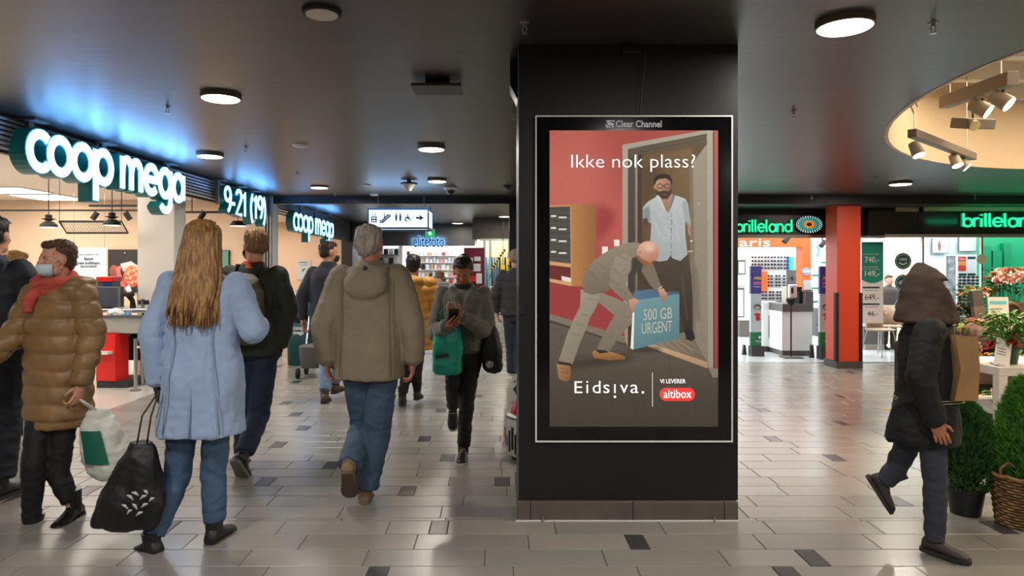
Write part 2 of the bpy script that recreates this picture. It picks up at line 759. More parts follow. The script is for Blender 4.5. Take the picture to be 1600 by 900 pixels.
# drum recess
DR = mat('cream_drum_wall', (226, 204, 172), 0.8)
dv = []
df = []
for k in range(NC):
    t = 2 * PI * k / NC
    a, b = HC[0] + HR * math.cos(t), HC[1] + HR * math.sin(t)
    dv += [(a, b, ceil_z(a, b) - 0.004), (a, b, 3.55), (a + 0.03 * math.cos(t), b + 0.03 * math.sin(t), ceil_z(a, b) - 0.004), (a + 0.03 * math.cos(t), b + 0.03 * math.sin(t), 3.55)]
for k in range(NC):
    a = 4 * k
    b = 4 * ((k + 1) % NC)
    df += [(a, a + 1, b + 1, b), (a + 2, b + 2, b + 3, a + 3), (a, b, b + 2, a + 2)]
struct('ceiling_recess_wall', MB().add(dv, df), DR, smooth=30)
struct('ceiling_recess_top', MB().lathe([(0.001, 0), (HR + 0.05, 0), (HR + 0.05, 0.05), (0.001, 0.05)], (HC[0], HC[1], 3.53), 48), DR)
for k in range(7):
    yy = 3.2 + k * 0.75
    hw = math.sqrt(max(0.1, HR ** 2 - (yy - HC[1]) ** 2)) - 0.02
    struct('trim_%d' % (k + 1), MB().bounds(HC[0] - hw, HC[0] + hw, yy - 0.06, yy + 0.06, 3.36, 3.53), WHITE)
rr = thing('hanging_cables', 'loose tan cables hanging down the curved wall of the round ceiling recess', 'cable', (3.3, 5.6, 3.2))
for j in range(5):
    t0 = R(150 + j * 6)
    base = Vector((HC[0] + (HR - 0.05) * math.cos(t0), HC[1] + (HR - 0.05) * math.sin(t0), 3.3))
    pl = [base + Vector((0.02 * math.sin(k * 1.3 + j) + 0.03 * k, 0.03 * math.cos(k + j), -0.075 * k)) for k in range(7)]
    MB().tube(pl, 0.006, 6).build('cable', mat('cable_tan', (150, 120, 90), 0.6), rr, world=True)

# beams across the hall
struct('ceiling_beam_hall', MB().bounds(-4.2, 0.45, 12.27, 12.5, 2.62, 2.76), BLACK)
bm_ = MB()
bm_.add([(0.4, 12.3, 2.38), (3.45, 9.8, 2.38), (13, 9.8, 2.38), (13, 10.55, 2.38), (3.6, 10.55, 2.38), (0.6, 12.5, 2.38),
         (0.4, 12.3, 2.8), (3.45, 9.8, 2.8), (13, 9.8, 2.8), (13, 10.55, 2.8), (3.6, 10.55, 2.8), (0.6, 12.5, 2.8)],
        [(0, 1, 2, 3, 4, 5), (11, 10, 9, 8, 7, 6)] + [(i, i + 6, (i + 1) % 6 + 6, (i + 1) % 6) for i in range(6)])
struct('ceiling_beam_optician', bm_, mat('beam_dark', (24, 24, 24), 0.5))

# outer walls out of view
struct('wall_back', MB().bounds(-17, 13, -2.7, -2.5, 0, 3.6), mat('unseen_wall', (90, 88, 85), 0.8))
struct('wall_right', MB().bounds(13, 13.2, -2.5, 17, 0, 3.6), MATS['unseen_wall'])

# ------------------------------------------------------------------ advertising column
cx0, cx1 = X(810.5, 3.95), X(1153, 3.95)
col = MB().bounds(cx0, cx1, 3.95, 4.5, 0.112, 2.76)
colo = struct('pillar_advertising', col, mat('pillar_black', (20, 20, 22), 0.42, var=0.15, vscale=2), smooth=False)
PT = mat('plinth_tile', (96, 88, 80), 0.45, var=0.12, vscale=5)
yb = 3.925
for a, b in ((808, 829), (829, 989), (989, 1132), (1132, 1154)):
    o = MB().bounds(X(a, yb) + 0.002, X(b, yb) - 0.002, yb, 3.96, 0.0, 0.11).build('tile', PT, colo, bevel=0.002)
for k in range(3):
    MB().bounds(X(808, yb), cx0 + 0.005, 3.962 + k * 0.18, 3.962 + k * 0.18 + 0.176, 0, 0.11).build('tile', PT, colo)
    MB().bounds(cx1 - 0.005, X(1154, yb), 3.962 + k * 0.18, 3.962 + k * 0.18 + 0.176, 0, 0.11).build('tile', PT, colo)
MB().bounds(X(806, yb), X(1154, yb), yb - 0.006, yb, 0.0, 0.006).build('sealant_strip', WHITE, colo)
for k, (a) in enumerate((848, 1117)):
    t = MB().cyl((X(a, 3.9), 3.905, 0.0), (X(a, 3.9), 3.905, 0.034), 0.0045).cyl((X(a, 3.9), 3.905, 0.034), (X(a, 3.9), 3.905, 0.037), 0.007)
    tag(t.build('floor_pin', CHROME, None), 'small metal pin standing on the floor at the %s end of the tiled plinth' % ('left' if k == 0 else 'right'), 'pin')
# cable stub and clamp on the column
cb_ = MB().tube([P(1008, 72, 3.935), P(1007, 100, 3.94), P(1003, 140, 3.94), P(1000, 183, 3.94)], 0.003, 6)
tag(cb_.build('power_cable', mat('cable_grey', (60, 60, 60), 0.5), None), 'thin grey cable running down the black pillar to the advertising screen', 'cable')
jb = MB().box(X(985, 3.93), 3.93, Z(78, 3.93), 0.10, 0.04, 0.035)
tag(jb.build('junction_box', BLACKM, None, bevel=0.004), 'flat black cable box at the top of the advertising pillar', 'box')
wd = MB()
a0 = P(813, 86, 4.0)
wd.add([P(797, 86, 4.2), P(813, 86, 4.2), P(813, 163, 4.2), P(797, 133, 4.2)] + [P(797, 86, 4.2) + Vector((0, .2, 0)), P(813, 86, 4.2) + Vector((0, .2, 0)), P(813, 163, 4.2) + Vector((0, .2, 0)), P(797, 133, 4.2) + Vector((0, .2, 0))],
       [(0, 3, 2, 1), (4, 5, 6, 7), (0, 1, 5, 4), (3, 7, 6, 2), (0, 4, 7, 3), (1, 2, 6, 5)])
tag(wd.build('wall_speaker', mat('speaker_black', (14, 18, 30), 0.3), None), 'small dark wedge speaker high on the left side of the advertising pillar', 'speaker')
tag(MB().box(X(816, 3.94), 3.94, Z(482, 3.94), 0.035, 0.02, 0.07).build('card_reader', mat('reader_black', (26, 27, 32), 0.4), None, bevel=0.003), 'tiny dark sensor plate on the left edge of the black pillar', 'sensor')

# ------------------------------------------------------------------ red column
rc = MB().bounds(X(1308, 9.95), X(1345, 9.95), 9.95, 10.3, 0.1, 2.382)
rco = struct('pillar_red', rc, ORANGE)
MB().bounds(X(1308, 9.95) - 0.02, X(1345, 9.95) + 0.02, 9.93, 10.32, 0, 0.1).build('plinth', mat('plinth_grey', (70, 66, 62), 0.5), rco)
for a in (1308, 1345):
    MB().bounds(X(a, 9.94) - 0.022, X(a, 9.94) + 0.022, 9.93, 10.0, 0.1, 1.1).build('corner_guard', BLACKM, rco)

# ------------------------------------------------------------------ optician front (right)
YF = 10.62
FAS = mat('optician_fascia', (24, 32, 40), 0.35)
struct('wall_fascia_optician', MB().bounds(3.1, X(1382, YF), YF, YF + 0.12, Z(368, YF), 2.44), FAS)
YG = 10.3
gl = mat('grey_frame', (150, 142, 132), 0.4, metal=0.3)
struct('wall_fascia_optician_corner', MB().bounds(X(1345, YF), X(1442, YG), YG + 0.1, YF + 0.1, Z(368, YG), 2.44), mat('fascia_black', (20, 20, 21), 0.25))
struct('wall_fascia_optician_right', MB().bounds(X(1442, YG), 13, YG, YG + 0.12, Z(366, YG), 2.44), mat('fascia_brown', (40, 36, 33), 0.2))
struct('trim_8', MB().bounds(X(1442, YG), 13, YG - 0.03, YG, Z(330, YG), Z(322, YG)), mat('brass_strip', (176, 156, 120), 0.4, metal=0.4))
struct('trim_9', MB().bounds(3.1, X(1298, YF), YF - 0.03, YF, Z(326, YF), Z(321, YF)), mat('pale_green_strip', (150, 200, 180), 0.3))
struct('trim_10', MB().bounds(3.1, X(1382, YF), YF - 0.03, YF, Z(372, YF), Z(367, YF)), gl)
struct('trim_11', MB().bounds(X(1382, YG), 13, YG - 0.02, YG, Z(371, YG), Z(366, YG)), gl)
struct('trim_12', MB().bounds(X(1385, YF), X(1440, YG), YG + 0.06, YG + 0.1, Z(330, YG), Z(323, YG)), MATS['brass_strip'])
# glass front right
for k, (a, b) in enumerate(((1347, 1440), (1442, 1532), (1534, 1625), (1627, 1800))):
    yy = YG + 0.05
    wn = struct('window_%d' % (k + 1), MB().bounds(X(a, yy), X(b, yy), yy, yy + 0.012, 0.04, Z(370, yy)), GLASS)
    if k:
        MB().bounds(X(a, yy) - 0.012, X(a, yy) + 0.012, yy - 0.01, yy + 0.03, 0.0, Z(370, yy)).build('window_frame', CHROME, wn)
struct('baseboard_right', MB().bounds(X(1442, YG), 13, YG, YG + 0.1, 0, 0.05), gl)

# optician interior
struct('wall_optician_back', MB().bounds(2.2, 13, 15.4, 15.5, 0, 2.45), mat('bright_white_wall', (240, 244, 245), 0.6))
struct('wall_optician_left', MB().bounds(2.6, 2.7, 10.9, 15.4, 0, 2.45), MATS['bright_white_wall'])
struct('wall_optician_green', MB().bounds(X(1532, 13), 12.6, 13.0, 13.1, 0, 2.3), mat('green_wall', (0, 138, 92), 0.45))
struct('wall_optician_post', MB().bounds(X(1375, 13.6), X(1427, 13.6), 13.6, 13.8, 0, 2.43), mat('beige_wall', (228, 205, 175), 0.6))
gp = mat('green_panel', (0, 118, 78), 0.4)
for k, (a, b, c, d) in enumerate(((1537, 1549, 384, 470), (1552, 1566, 392, 470), (1569, 1580, 380, 470))):
    struct('wall_optician_panel_%d' % k, MB().bounds(X(a, 12.9), X(b, 12.9), 12.9, 13.0, 0.3, Z(c, 12.9)), gp)

# ------------------------------------------------------------------ far shop front (photo shop) and surroundings
YE = 20.0
struct('wall_fascia_photo_shop', MB().bounds(-4.7, X(742, YE), YE, YE + 0.2, Z(384, YE), 2.76), mat('fascia_mid_grey', (70, 70, 74), 0.45))
struct('ceiling_photo_shop', MB().bounds(-8, 3.2, YE + 0.2, 24, 2.42, 2.5), MATS['white_ceiling'])
struct('wall_photo_shop_back', MB().bounds(-8, 3.2, 22.9, 23.0, 0, 2.45), MATS['bright_white_wall'])
struct('pillar_photo_shop', MB().bounds(X(716, YE), X(726, YE), YE - 0.05, YE + 0.15, 0, Z(384, YE)), WHITE)
struct('pillar_white_left', MB().bounds(X(624, YE), X(629, YE), YE - 0.1, YE + 0.1, 0, Z(384, YE)), WHITE)
# dark pier right of the hall
struct('wall_hall_right', MB().add([(X(796, 12.6), 12.6, 0), (X(840, 12.6), 12.6, 0), (X(840, 12.6), 13.2, 0), (X(796, 12.6), 13.2, 0),
                                   (X(796, 12.6), 12.6, 2.75), (X(840, 12.6), 12.6, 2.75), (X(840, 12.6), 13.2, 2.75), (X(796, 12.6), 13.2, 2.75)],
                                  [(0, 1, 5, 4), (1, 2, 6, 5), (2, 3, 7, 6), (3, 0, 4, 7), (4, 5, 6, 7)]), BLACK)
struct('wall_hall_far_right', MB().bounds(0.7, 2.7, 12.6, 12.7, 0, 2.76), BLACK)
struct('wall_far_end', MB().bounds(X(742, 20.0), 3.2, 20.0, 20.1, Z(376, 20), 2.8), BLACK)

# ------------------------------------------------------------------ supermarket front (left)
XW = -4.0
struct('wall_supermarket_back', MB().bounds(-17, -4.26, 13.0, 13.15, 0, 2.76), CREAM)
struct('wall_supermarket_inner', MB().bounds(-9, -4.1, 19.2, 19.35, 0, 2.76), CREAM)
struct('wall_supermarket_side', MB().bounds(-9, -8.9, 13.1, 19.2, 0, 2.76), CREAM)
rb = MB()
struct('trim_13', MB().bounds(-4.3, -4.24, -1, 12.3, 2.44, 2.75), mat('rail_housing', (60, 60, 62), 0.5))
for k in range(7):
    z = 2.465 + k * 0.041
    rb.tube([(-4.15, -1.0, z), (-4.15, 12.2, z)], 0.015, 8)
struct('trim_14', rb, mat('rail_metal', (196, 198, 200), 0.35, metal=0.35), smooth=40)
# white post between the openings
struct('pillar_shutter_post', MB().bounds(-4.22, -4.06, 12.25, 12.5, 0, 2.75), mat('post_white', (206, 206, 202), 0.4))
gd = MB()
for k in range(3):
    gd.bounds(-4.2 + k * 0.05, -4.18 + k * 0.05, 12.19, 12.25, 0, 2.74)
struct('trim_16', gd, CHROME)
rb = MB()
for k in range(5):
    z = 2.5 + k * 0.05
    rb.tube([(-4.2, 12.5, z), (-4.2, 16.8, z)], 0.017, 8)
struct('trim_17', rb, CHROME, smooth=40)
# dark fascia at the far end, over the second opening
struct('wall_fascia_supermarket', MB().add([(-4.06, 12.5, 2.72), (-4.06, 18.6, 2.72), (-4.06, 18.6, 2.2), (-4.06, 16.4, 2.2), (-4.06, 16.4, 2.5), (-4.06, 12.5, 2.62)] +
                                           [(-4.16, 12.5, 2.72), (-4.16, 18.6, 2.72), (-4.16, 18.6, 2.2), (-4.16, 16.4, 2.2), (-4.16, 16.4, 2.5), (-4.16, 12.5, 2.62)],
                                           [(0, 5, 4, 3, 2, 1), (6, 7, 8, 9, 10, 11)] + [(i, (i + 1) % 6, (i + 1) % 6 + 6, i + 6) for i in range(6)]), DGREY)
struct('wall_hall_left_pier', MB().bounds(-4.3, -4.0, 18.6, 20.0, 0, 2.75), mat('pier_dark', (30, 32, 38), 0.4))
# supermarket pillar
struct('pillar_supermarket', MB().bounds(X(215, 9.5), X(272, 9.5), 9.5, 9.85, 0, 2.76), mat('pillar_offwhite', (226, 220, 210), 0.5))
# ------------------------------------------------------------------ illuminated letters
TEAL = mat('teal_letter_side', (6, 92, 92), 0.4, emit=(0, 110, 105), estr=0.12)
LETW = emis('letter_white_blue', (120, 184, 255), 3.6)
LETW.node_tree.nodes['Principled BSDF'].inputs['Base Color'].default_value = (1, 1, 1, 1)


def left_sign(body, y0, y1, z0, z1, label, depth=0.13, w=0.30, brackets=()):
    r = thing('illuminated_sign', label, 'sign', (XW, (y0 + y1) / 2, z0))
    xh = (z1 - z0)
    L = y1 - y0
    def letters(mb, ww, dep, back, ext):
        o = Vector((XW, y0, z0))
        tot = sum(GL[c][0] for c in body)
        ux = L / tot
        x = 0
        for ch in body:
            adv, strokes = GL[ch]
            for st in strokes:
                st2 = [(a, b) for a, b in st]
                if ext and math.hypot(st[0][0] - st[-1][0], st[0][1] - st[-1][1]) > 1e-6:
                    def push(a, b):
                        l = math.hypot(a[0] - b[0], a[1] - b[1]) or 1
                        return (a[0] + (a[0] - b[0]) / l * ext, a[1] + (a[1] - b[1]) / l * ext)
                    st2 = [push(st[0], st[1])] + st2[1:-1] + [push(st[-1], st[-2])]
                Lp, Q = strip(st2, ww / 2)
                n = len(st2)
                vs = [o + Vector((-back, (x + a) * ux, b * xh)) for A in (Lp, Q) for a, b in A]
                vs += [p - Vector((dep, 0, 0)) for p in vs]
                fs = []
                for i in range(n - 1):
                    fs += [(i, n + i, n + i + 1, i + 1), (2 * n + i, 2 * n + i + 1, 3 * n + i + 1, 3 * n + i), (i, i + 1, 2 * n + i + 1, 2 * n + i), (n + i, 3 * n + i, 3 * n + i + 1, n + i + 1)]
                fs += [(0, 2 * n, 3 * n, n), (n - 1, 2 * n - 1, 4 * n - 1, 3 * n - 1)]
                mb.add(vs, fs)
            x += adv
    a = MB()
    letters(a, w, 0.012, 0.0, 0.0)
    a.build('lettering', LETW, r, world=True)
    b = MB()
    letters(b, w + 0.07, depth, 0.014, 0.05)
    b.build('letter_body', TEAL, r, world=True)
    for yb_ in brackets:
        MB().bounds(XW - 0.10, XW - 0.06, yb_ - 0.035, yb_ + 0.035, z0 + xh * 0.4, 2.73).build('bracket', ALU, r, world=True)
        MB().bounds(XW - 0.13, XW + 0.03, yb_ - 0.09, yb_ + 0.09, 2.725, 2.745).build('bracket_plate', ALU, r, world=True)
    return r


left_sign('coop mega', 5.80, 8.70, 2.30, 2.655, 'large glowing white letters on teal bodies over the left supermarket opening', 0.14, 0.24, (5.93, 7.02, 8.38))
left_sign('9-21 (19)', 9.95, 11.75, 2.27, 2.56, 'glowing white 9-21 (19) opening hours hung beside the large letters', 0.13, 0.17, (9.9, 10.7, 11.3))
left_sign('coop mega', 13.3, 16.5, 2.20, 2.56, 'second glowing white shop sign on teal bodies beyond the shutter post', 0.14, 0.18, (13.9, 15.0, 16.2))

# optician letters
GRN = emis('letter_green', (40, 240, 160), 1.5)
GDK = mat('letter_green_side', (0, 90, 50), 0.5, emit=(0, 160, 80), estr=0.5)


def opt_sign(x0, x1, z0, z1, yy, label, body='brilleland'):
    r = thing('illuminated_sign', label, 'sign', ((x0 + x1) / 2, yy, z0))
    h = (z1 - z0) / 1.42
    for nm, m_, w_, dep, back in (('lettering', GRN, 0.155, 0.01, 0.0), ('letter_body', GDK, 0.26, 0.03, 0.012)):
        q = MB()
        tot = sum(GL[c][0] for c in body)
        x = 0
        for ch in body:
            adv, strokes = GL[ch]
            for st in strokes:
                Lp, Q = strip(st, w_ / 2)
                n = len(st)
                vs = [Vector((x0 + (x + a) * (x1 - x0) / tot, yy + back, z0 + b * h)) for A in (Lp, Q) for a, b in A]
                vs += [p + Vector((0, dep, 0)) for p in vs]
                fs = []
                for i in range(n - 1):
                    fs += [(i, n + i, n + i + 1, i + 1), (2 * n + i, 2 * n + i + 1, 3 * n + i + 1, 3 * n + i), (i, i + 1, 2 * n + i + 1, 2 * n + i), (n + i, 3 * n + i, 3 * n + i + 1, n + i + 1)]
                fs += [(0, 2 * n, 3 * n, n), (n - 1, 2 * n - 1, 4 * n - 1, 3 * n - 1)]
                q.add(vs, fs)
            x += adv
        q.build(nm, m_, r, world=True)
    return r


s1 = opt_sign(X(1149, YF - .05), X(1238, YF - .05), Z(363, YF), Z(343, YF), YF - 0.06, 'glowing green shop letters beside the black pillar, left of the eye emblem')
opt_sign(X(1503, YG - .05), X(1626, YG - .05), Z(355, YG), Z(333, YG), YG - 0.06, 'glowing green shop letters cut by the right edge, over the flowers')
# eye emblem
r = thing('eye_emblem', 'eye-shaped emblem of turquoise and white dots around a brown pupil, on the optician fascia', 'sign', (X(1262, YF), YF - 0.06, Z(351, YF)))
ex, ez = X(1262, YF), Z(351, YF)
e1, e2, e3 = MB(), MB(), MB()
for ring in range(6):
    rx, rz = 0.195 - ring * 0.028, 0.125 - ring * 0.0175
    for k in range(30 - ring * 2):
        t = 2 * PI * k / (30 - ring * 2) + ring * 0.1
        q = (e1 if ring < 2 else e2) if ring < 4 else e3
        q.prism(circ(0, 0, 0.0085, n=6), (ex + rx * math.cos(t), YF - 0.055, ez + rz * math.sin(t)), (1, 0, 0), (0, 0, 1), 0.005)
MB().prism(circ(0, 0, 0.205, 0.135, 32), (ex, YF - 0.05, ez), (1, 0, 0), (0, 0, 1), 0.04).build('plate', mat('emblem_plate', (8, 24, 30), 0.4), r, world=True)
e1.build('outer_dot', emis('dot_white', (190, 235, 230), 1.0), r, world=True)['kind'] = 'stuff'
e2.build('middle_dot', emis('dot_turquoise', (40, 200, 200), 1.0), r, world=True)['kind'] = 'stuff'
e3.build('inner_dot', emis('dot_orange', (250, 150, 50), 1.0), r, world=True)['kind'] = 'stuff'
MB().prism(circ(0, 0, 0.034, n=20), (ex, YF - 0.06, ez), (1, 0, 0), (0, 0, 1), 0.01).build('pupil', mat('pupil_brown', (90, 50, 20), 0.5), r, world=True)

# hanging way sign
YS = 11.5
r = thing('direction_sign', 'backlit white hanging box sign with lift, escalator, toilet and wheelchair symbols', 'sign', (X(621, YS), YS + 0.4, Z(356, YS)))
x0, x1, z0, z1 = X(575, YS), X(669, YS), Z(355, YS), Z(328, YS)
MB().bounds(x0, x1, YS + 0.02, YS + 0.72, z0, z1).build('light_box', emis('sign_face_white', (214, 232, 255), 1.0), r, world=True)
fr_ = mat('sign_frame_blue', (30, 52, 74), 0.4)
for (a, b, c, d) in ((x0 - .01, x1 + .01, z1, z1 + .03), (x0 - .01, x1 + .01, z0 - .03, z0), (x0 - .01, x0 + .012, z0, z1), (x1 - .012, x1 + .01, z0, z1)):
    MB().bounds(a, b, YS, YS + 0.02, c, d).build('frame', fr_, r, world=True)
    MB().bounds(a, b, YS + .72, YS + 0.74, c, d).build('frame', fr_, r, world=True)
for c, d in ((z1, z1 + .03), (z0 - .03, z0)):
    MB().bounds(x1 - .02, x1 + .01, YS + 0.02, YS + 0.72, c, d).build('frame', fr_, r, world=True)
for a in (585, 659):
    MB().cyl((X(a, YS), YS + 0.35, z1), (X(a, YS), YS + 0.35, 2.75), 0.006, n=6).build('hanger', CHROME, r, world=True)
ic = MB()


def IC(a, b):
    return (X(a, YS), Z(b, YS))


def poly_px(q, pts, yy=YS - 0.003):
    q.prism([IC(a, b) for a, b in reversed(pts)], (0, yy, 0), (1, 0, 0), (0, 0, 1), 0.002)


# arrow, people, wheelchair, escalator, lift (pixel sketch of flat print at its true place)
poly_px(ic, [(650, 339), (656, 339), (655, 335.5), (662, 340.5), (655, 345), (656, 341.8), (650, 341.8)])
ic.build('arrow_symbol', fr_, r, world=True)
for a in (619, 625.5):
    ic = MB()
    poly_px(ic, circ(a, 334.4, 1.1, n=10))
    poly_px(ic, [(a - 1.6, 336), (a + 1.6, 336), (a + 1.2, 345), (a - 1.2, 345)])
    ic.build('person_symbol', fr_, r, world=True)
ic = MB()
poly_px(ic, circ(637, 335.8, 1.0, n=10))
poly_px(ic, [(636.4, 337), (637.6, 337), (638, 341), (641, 341), (642, 345), (641, 345.6), (640, 342.4), (636.6, 342.4)])
L_, Q_ = strip(arc(636.6, 342.6, 3.2, 3.2, 100, 330, 14), 0.9)
for i in range(len(L_) - 1):
    poly_px(ic, [L_[i], L_[i + 1], Q_[i + 1], Q_[i]])


def line_px(q, pts, w):
    L2, Q2 = strip(pts, w)
    for i in range(len(L2) - 1):
        poly_px(q, [L2[i], L2[i + 1], Q2[i + 1], Q2[i]])


ic.build('wheelchair_symbol', fr_, r, world=True)
ic = MB()
line_px(ic, [(594, 345), (597, 345), (606, 336), (609.5, 336), (609.5, 338.5), (607, 339), (598, 347.6), (594, 347.6), (594, 345)], 1.1)
poly_px(ic, circ(600.6, 334.6, 1.0, n=10))
poly_px(ic, [(600, 336), (601.4, 336), (601.4, 340.5), (600, 341)])
ic.build('escalator_symbol', fr_, r, world=True)
ic = MB()
line_px(ic, [(580.5, 339), (588, 339), (588, 346.6), (580.5, 346.6), (580.5, 339)], 1.1)
line_px(ic, [(580.5, 342.8), (588, 342.8)], 1.1)
for a in (582.6, 586):
    poly_px(ic, [(a - 1.2, 335), (a + 1.2, 335), (a, 333)])
    poly_px(ic, circ(a, 336.6, 0.9, n=8))
ic.build('lift_symbol', fr_, r, world=True)

# green exit sign
r = thing('exit_sign', 'small green emergency exit sign behind the white direction sign', 'sign', P(672, 372, 14.2))
MB().box(X(672, 14.2), 14.2, Z(364, 14.2), 0.19, 0.06, 0.16).build('light_box', emis('exit_green', (20, 170, 90), 1.1), r, world=True)
q = MB()
q.prism([(0.0, 0.0), (0.05, 0.03), (0.02, 0.09), (-0.03, 0.06)], P(671, 368, 14.165), (1, 0, 0), (0, 0, 1), 0.002)
q.build('symbol', emis('exit_white', (230, 255, 240), 1.0), r, world=True)
MB().cyl((X(672, 14.2), 14.2, Z(357, 14.2)), (X(672, 14.2), 14.2, 2.75), 0.008).build('hanger', ALU, r, world=True)

# photo shop letters
r = thing('illuminated_sign', 'dark narrow letters with a blue halo on the far grey photo shop fascia', 'sign', (X(669, YE), YE - 0.1, Z(386, YE)))
text_on('elitefoto', (X(646, YE - .1), YE - 0.12, Z(386, YE)), (X(694, YE) - X(646, YE), 0, 0), (0, 0, Z(368, YE) - Z(386, YE)), m=mat('letter_navy', (10, 30, 60), 0.4), parent=r, bold=0.004, lift=.02)
for a in (650, 669, 688):
    MB().bounds(X(a, YE) - .02, X(a, YE) + .02, YE - .1, YE, Z(380, YE), Z(377, YE)).build('spacer', ALU, r, world=True)
text_on('elitefoto', (X(645.3, YE - .1), YE - 0.10, Z(386.7, YE)), (X(694.7, YE) - X(645.3, YE), 0, 0), (0, 0, Z(367.3, YE) - Z(386.7, YE)), name='letter_led_back', m=emis('led_blue_white', (130, 190, 255), 1.1), parent=r, bold=0.045)
area('photo_shop_halo', (X(669, YE), YE - 0.09, Z(377, YE)), (R(90), 0, 0), 1.0, 0.22, 5, (0.35, 0.7, 1.0))
# ------------------------------------------------------------------ people
SKIN = mat('skin', (206, 150, 122), 0.5, var=0.08, vscale=20, spec=0.4)
SKIN2 = mat('skin_tan', (172, 112, 82), 0.5, var=0.08, vscale=20, spec=0.4)
EYEW = mat('eye_white', (176, 166, 156), 0.5)
IRIS = mat('iris_dark', (40, 28, 20), 0.2)
LIP = mat('lip', (170, 92, 84), 0.45)


def rotm(a, b, c=0):
    return Matrix.Rotation(c, 3, 'Z') @ Matrix.Rotation(b, 3, 'Y') @ Matrix.Rotation(a, 3, 'X')


def hand(mb, wr, d, n, side, curl=25, k=1.0):
    """wr wrist point, d along the forearm, n palm normal; side +1/-1 picks the thumb side"""
    wr = Vector(wr)
    d = Vector(d).normalized()
    n = Vector(n)
    n = (n - d * n.dot(d)).normalized()
    s = d.cross(n).normalized() * side
    rot = Matrix((s, d, n)).transposed()
    mb.ell(wr + d * 0.045 * k, (0.040 * k, 0.055 * k, 0.017 * k), rot, 12, 8)
    mb.caps(wr - d * 0.02, wr + d * 0.03, 0.026 * k, 0.027 * k, 10)
    for i in range(4):
        b = wr + d * (0.085 - 0.005 * abs(i - 1)) * k + s * (0.030 - 0.020 * i) * k
        a = R(curl * 0.5)
        seg = [(0.042, 0.045, 0.042, 0.034)[i], (0.026, 0.03, 0.027, 0.02)[i], 0.022]
        pts = [b]
        for L in seg:
            dd = d * math.cos(a) + n * math.sin(a) + s * (0.06 - 0.04 * i)
            pts.append(pts[-1] + dd.normalized() * L * k)
            a += R(curl)
        mb.tube(pts, [0.0092 * k, 0.0088 * k, 0.008 * k, 0.0062 * k], 8)
        mb.ell(pts[-1], 0.0064 * k, seg=8, ring=6)
        mb.ell(b, 0.0098 * k, seg=8, ring=6)
    b = wr + d * 0.028 * k + s * 0.030 * k
    p1 = b + (d * 0.6 + s * 0.7 + n * 0.35).normalized() * 0.036 * k
    p2 = p1 + (d * 0.85 + s * 0.3 + n * 0.5).normalized() * 0.028 * k
    mb.tube([b, p1, p2], [0.013 * k, 0.0105 * k, 0.008 * k], 8)
    mb.ell(p2, 0.0082 * k, seg=8, ring=6)


def shoe(root, ank, pitch, yaw, mt, sole_m, boot=0.0, name='shoe'):
    """ankle joint at ank; forward +Y turned by yaw; pitch>0 lifts the heel"""
    M = Matrix.Translation(ank) @ Matrix.Rotation(yaw, 4, 'Z') @ Matrix.Rotation(-pitch, 4, 'X') @ Matrix.Diagonal((1, .93, 1, 1))
    q = MB()
    rings = []
    # along y from heel to toe, as tube of ellipses
    prof = [(-0.075, 0.016, 0.020, -0.045), (-0.070, 0.032, 0.036, -0.038), (-0.045, 0.038, 0.052, -0.022), (0.0, 0.038, 0.054, -0.022), (0.05, 0.041, 0.040, -0.036), (0.10, 0.047, 0.030, -0.046), (0.15, 0.047, 0.025, -0.051), (0.185, 0.036, 0.020, -0.055), (0.200, 0.016, 0.012, -0.06)]
    vs = []
    n = 14
    for (yy, rx, rz, zc) in prof:
        for k in range(n):
            t = 2 * PI * k / n
            z = zc + rz * math.sin(t)
            vs.append((rx * math.cos(t), yy, max(z, -0.068)))
    fs = [(i * n + k, i * n + (k + 1) % n, (i + 1) * n + (k + 1) % n, (i + 1) * n + k) for i in range(len(prof) - 1) for k in range(n)]
    fs += [tuple(range(n)), tuple(range((len(prof) - 1) * n + n - 1, (len(prof) - 1) * n - 1, -1))]
    q.m = M
    q.add(vs, fs)
    q.tube([(0, -0.012, -0.03), (0, -0.012, 0.03 + boot * 0.3), (0, -0.014, 0.045 + boot)], [0.045, 0.047, 0.052], 14)
    o = q.build(name, mt, root, smooth=60)
    so = MB(M)
    out = [(-0.036, -0.06), (-0.026, -0.082), (0, -0.088), (0.026, -0.082), (0.036, -0.06), (0.038, 0.0), (0.046, 0.07), (0.051, 0.12), (0.047, 0.17), (0.028, 0.205), (0, 0.213), (-0.028, 0.205), (-0.047, 0.17), (-0.051, 0.12), (-0.046, 0.07), (-0.038, 0.0)]
    so.prism(out, (0, 0, -0.060), (1, 0, 0), (0, 1, 0), 0.024)
    so.build('sole', sole_m, o)
    lc = MB(M)
    for j in range(4):
        yy = 0.035 + j * 0.022
        zz = 0.012 - j * 0.0135
        lc.tube([(-0.022, yy, zz - 0.006), (0, yy, zz + 0.004), (0.022, yy, zz - 0.006)], 0.003, 6)
    if boot >= 0 and name == 'shoe':
        lc.build('laces', sole_m, o)
    return o


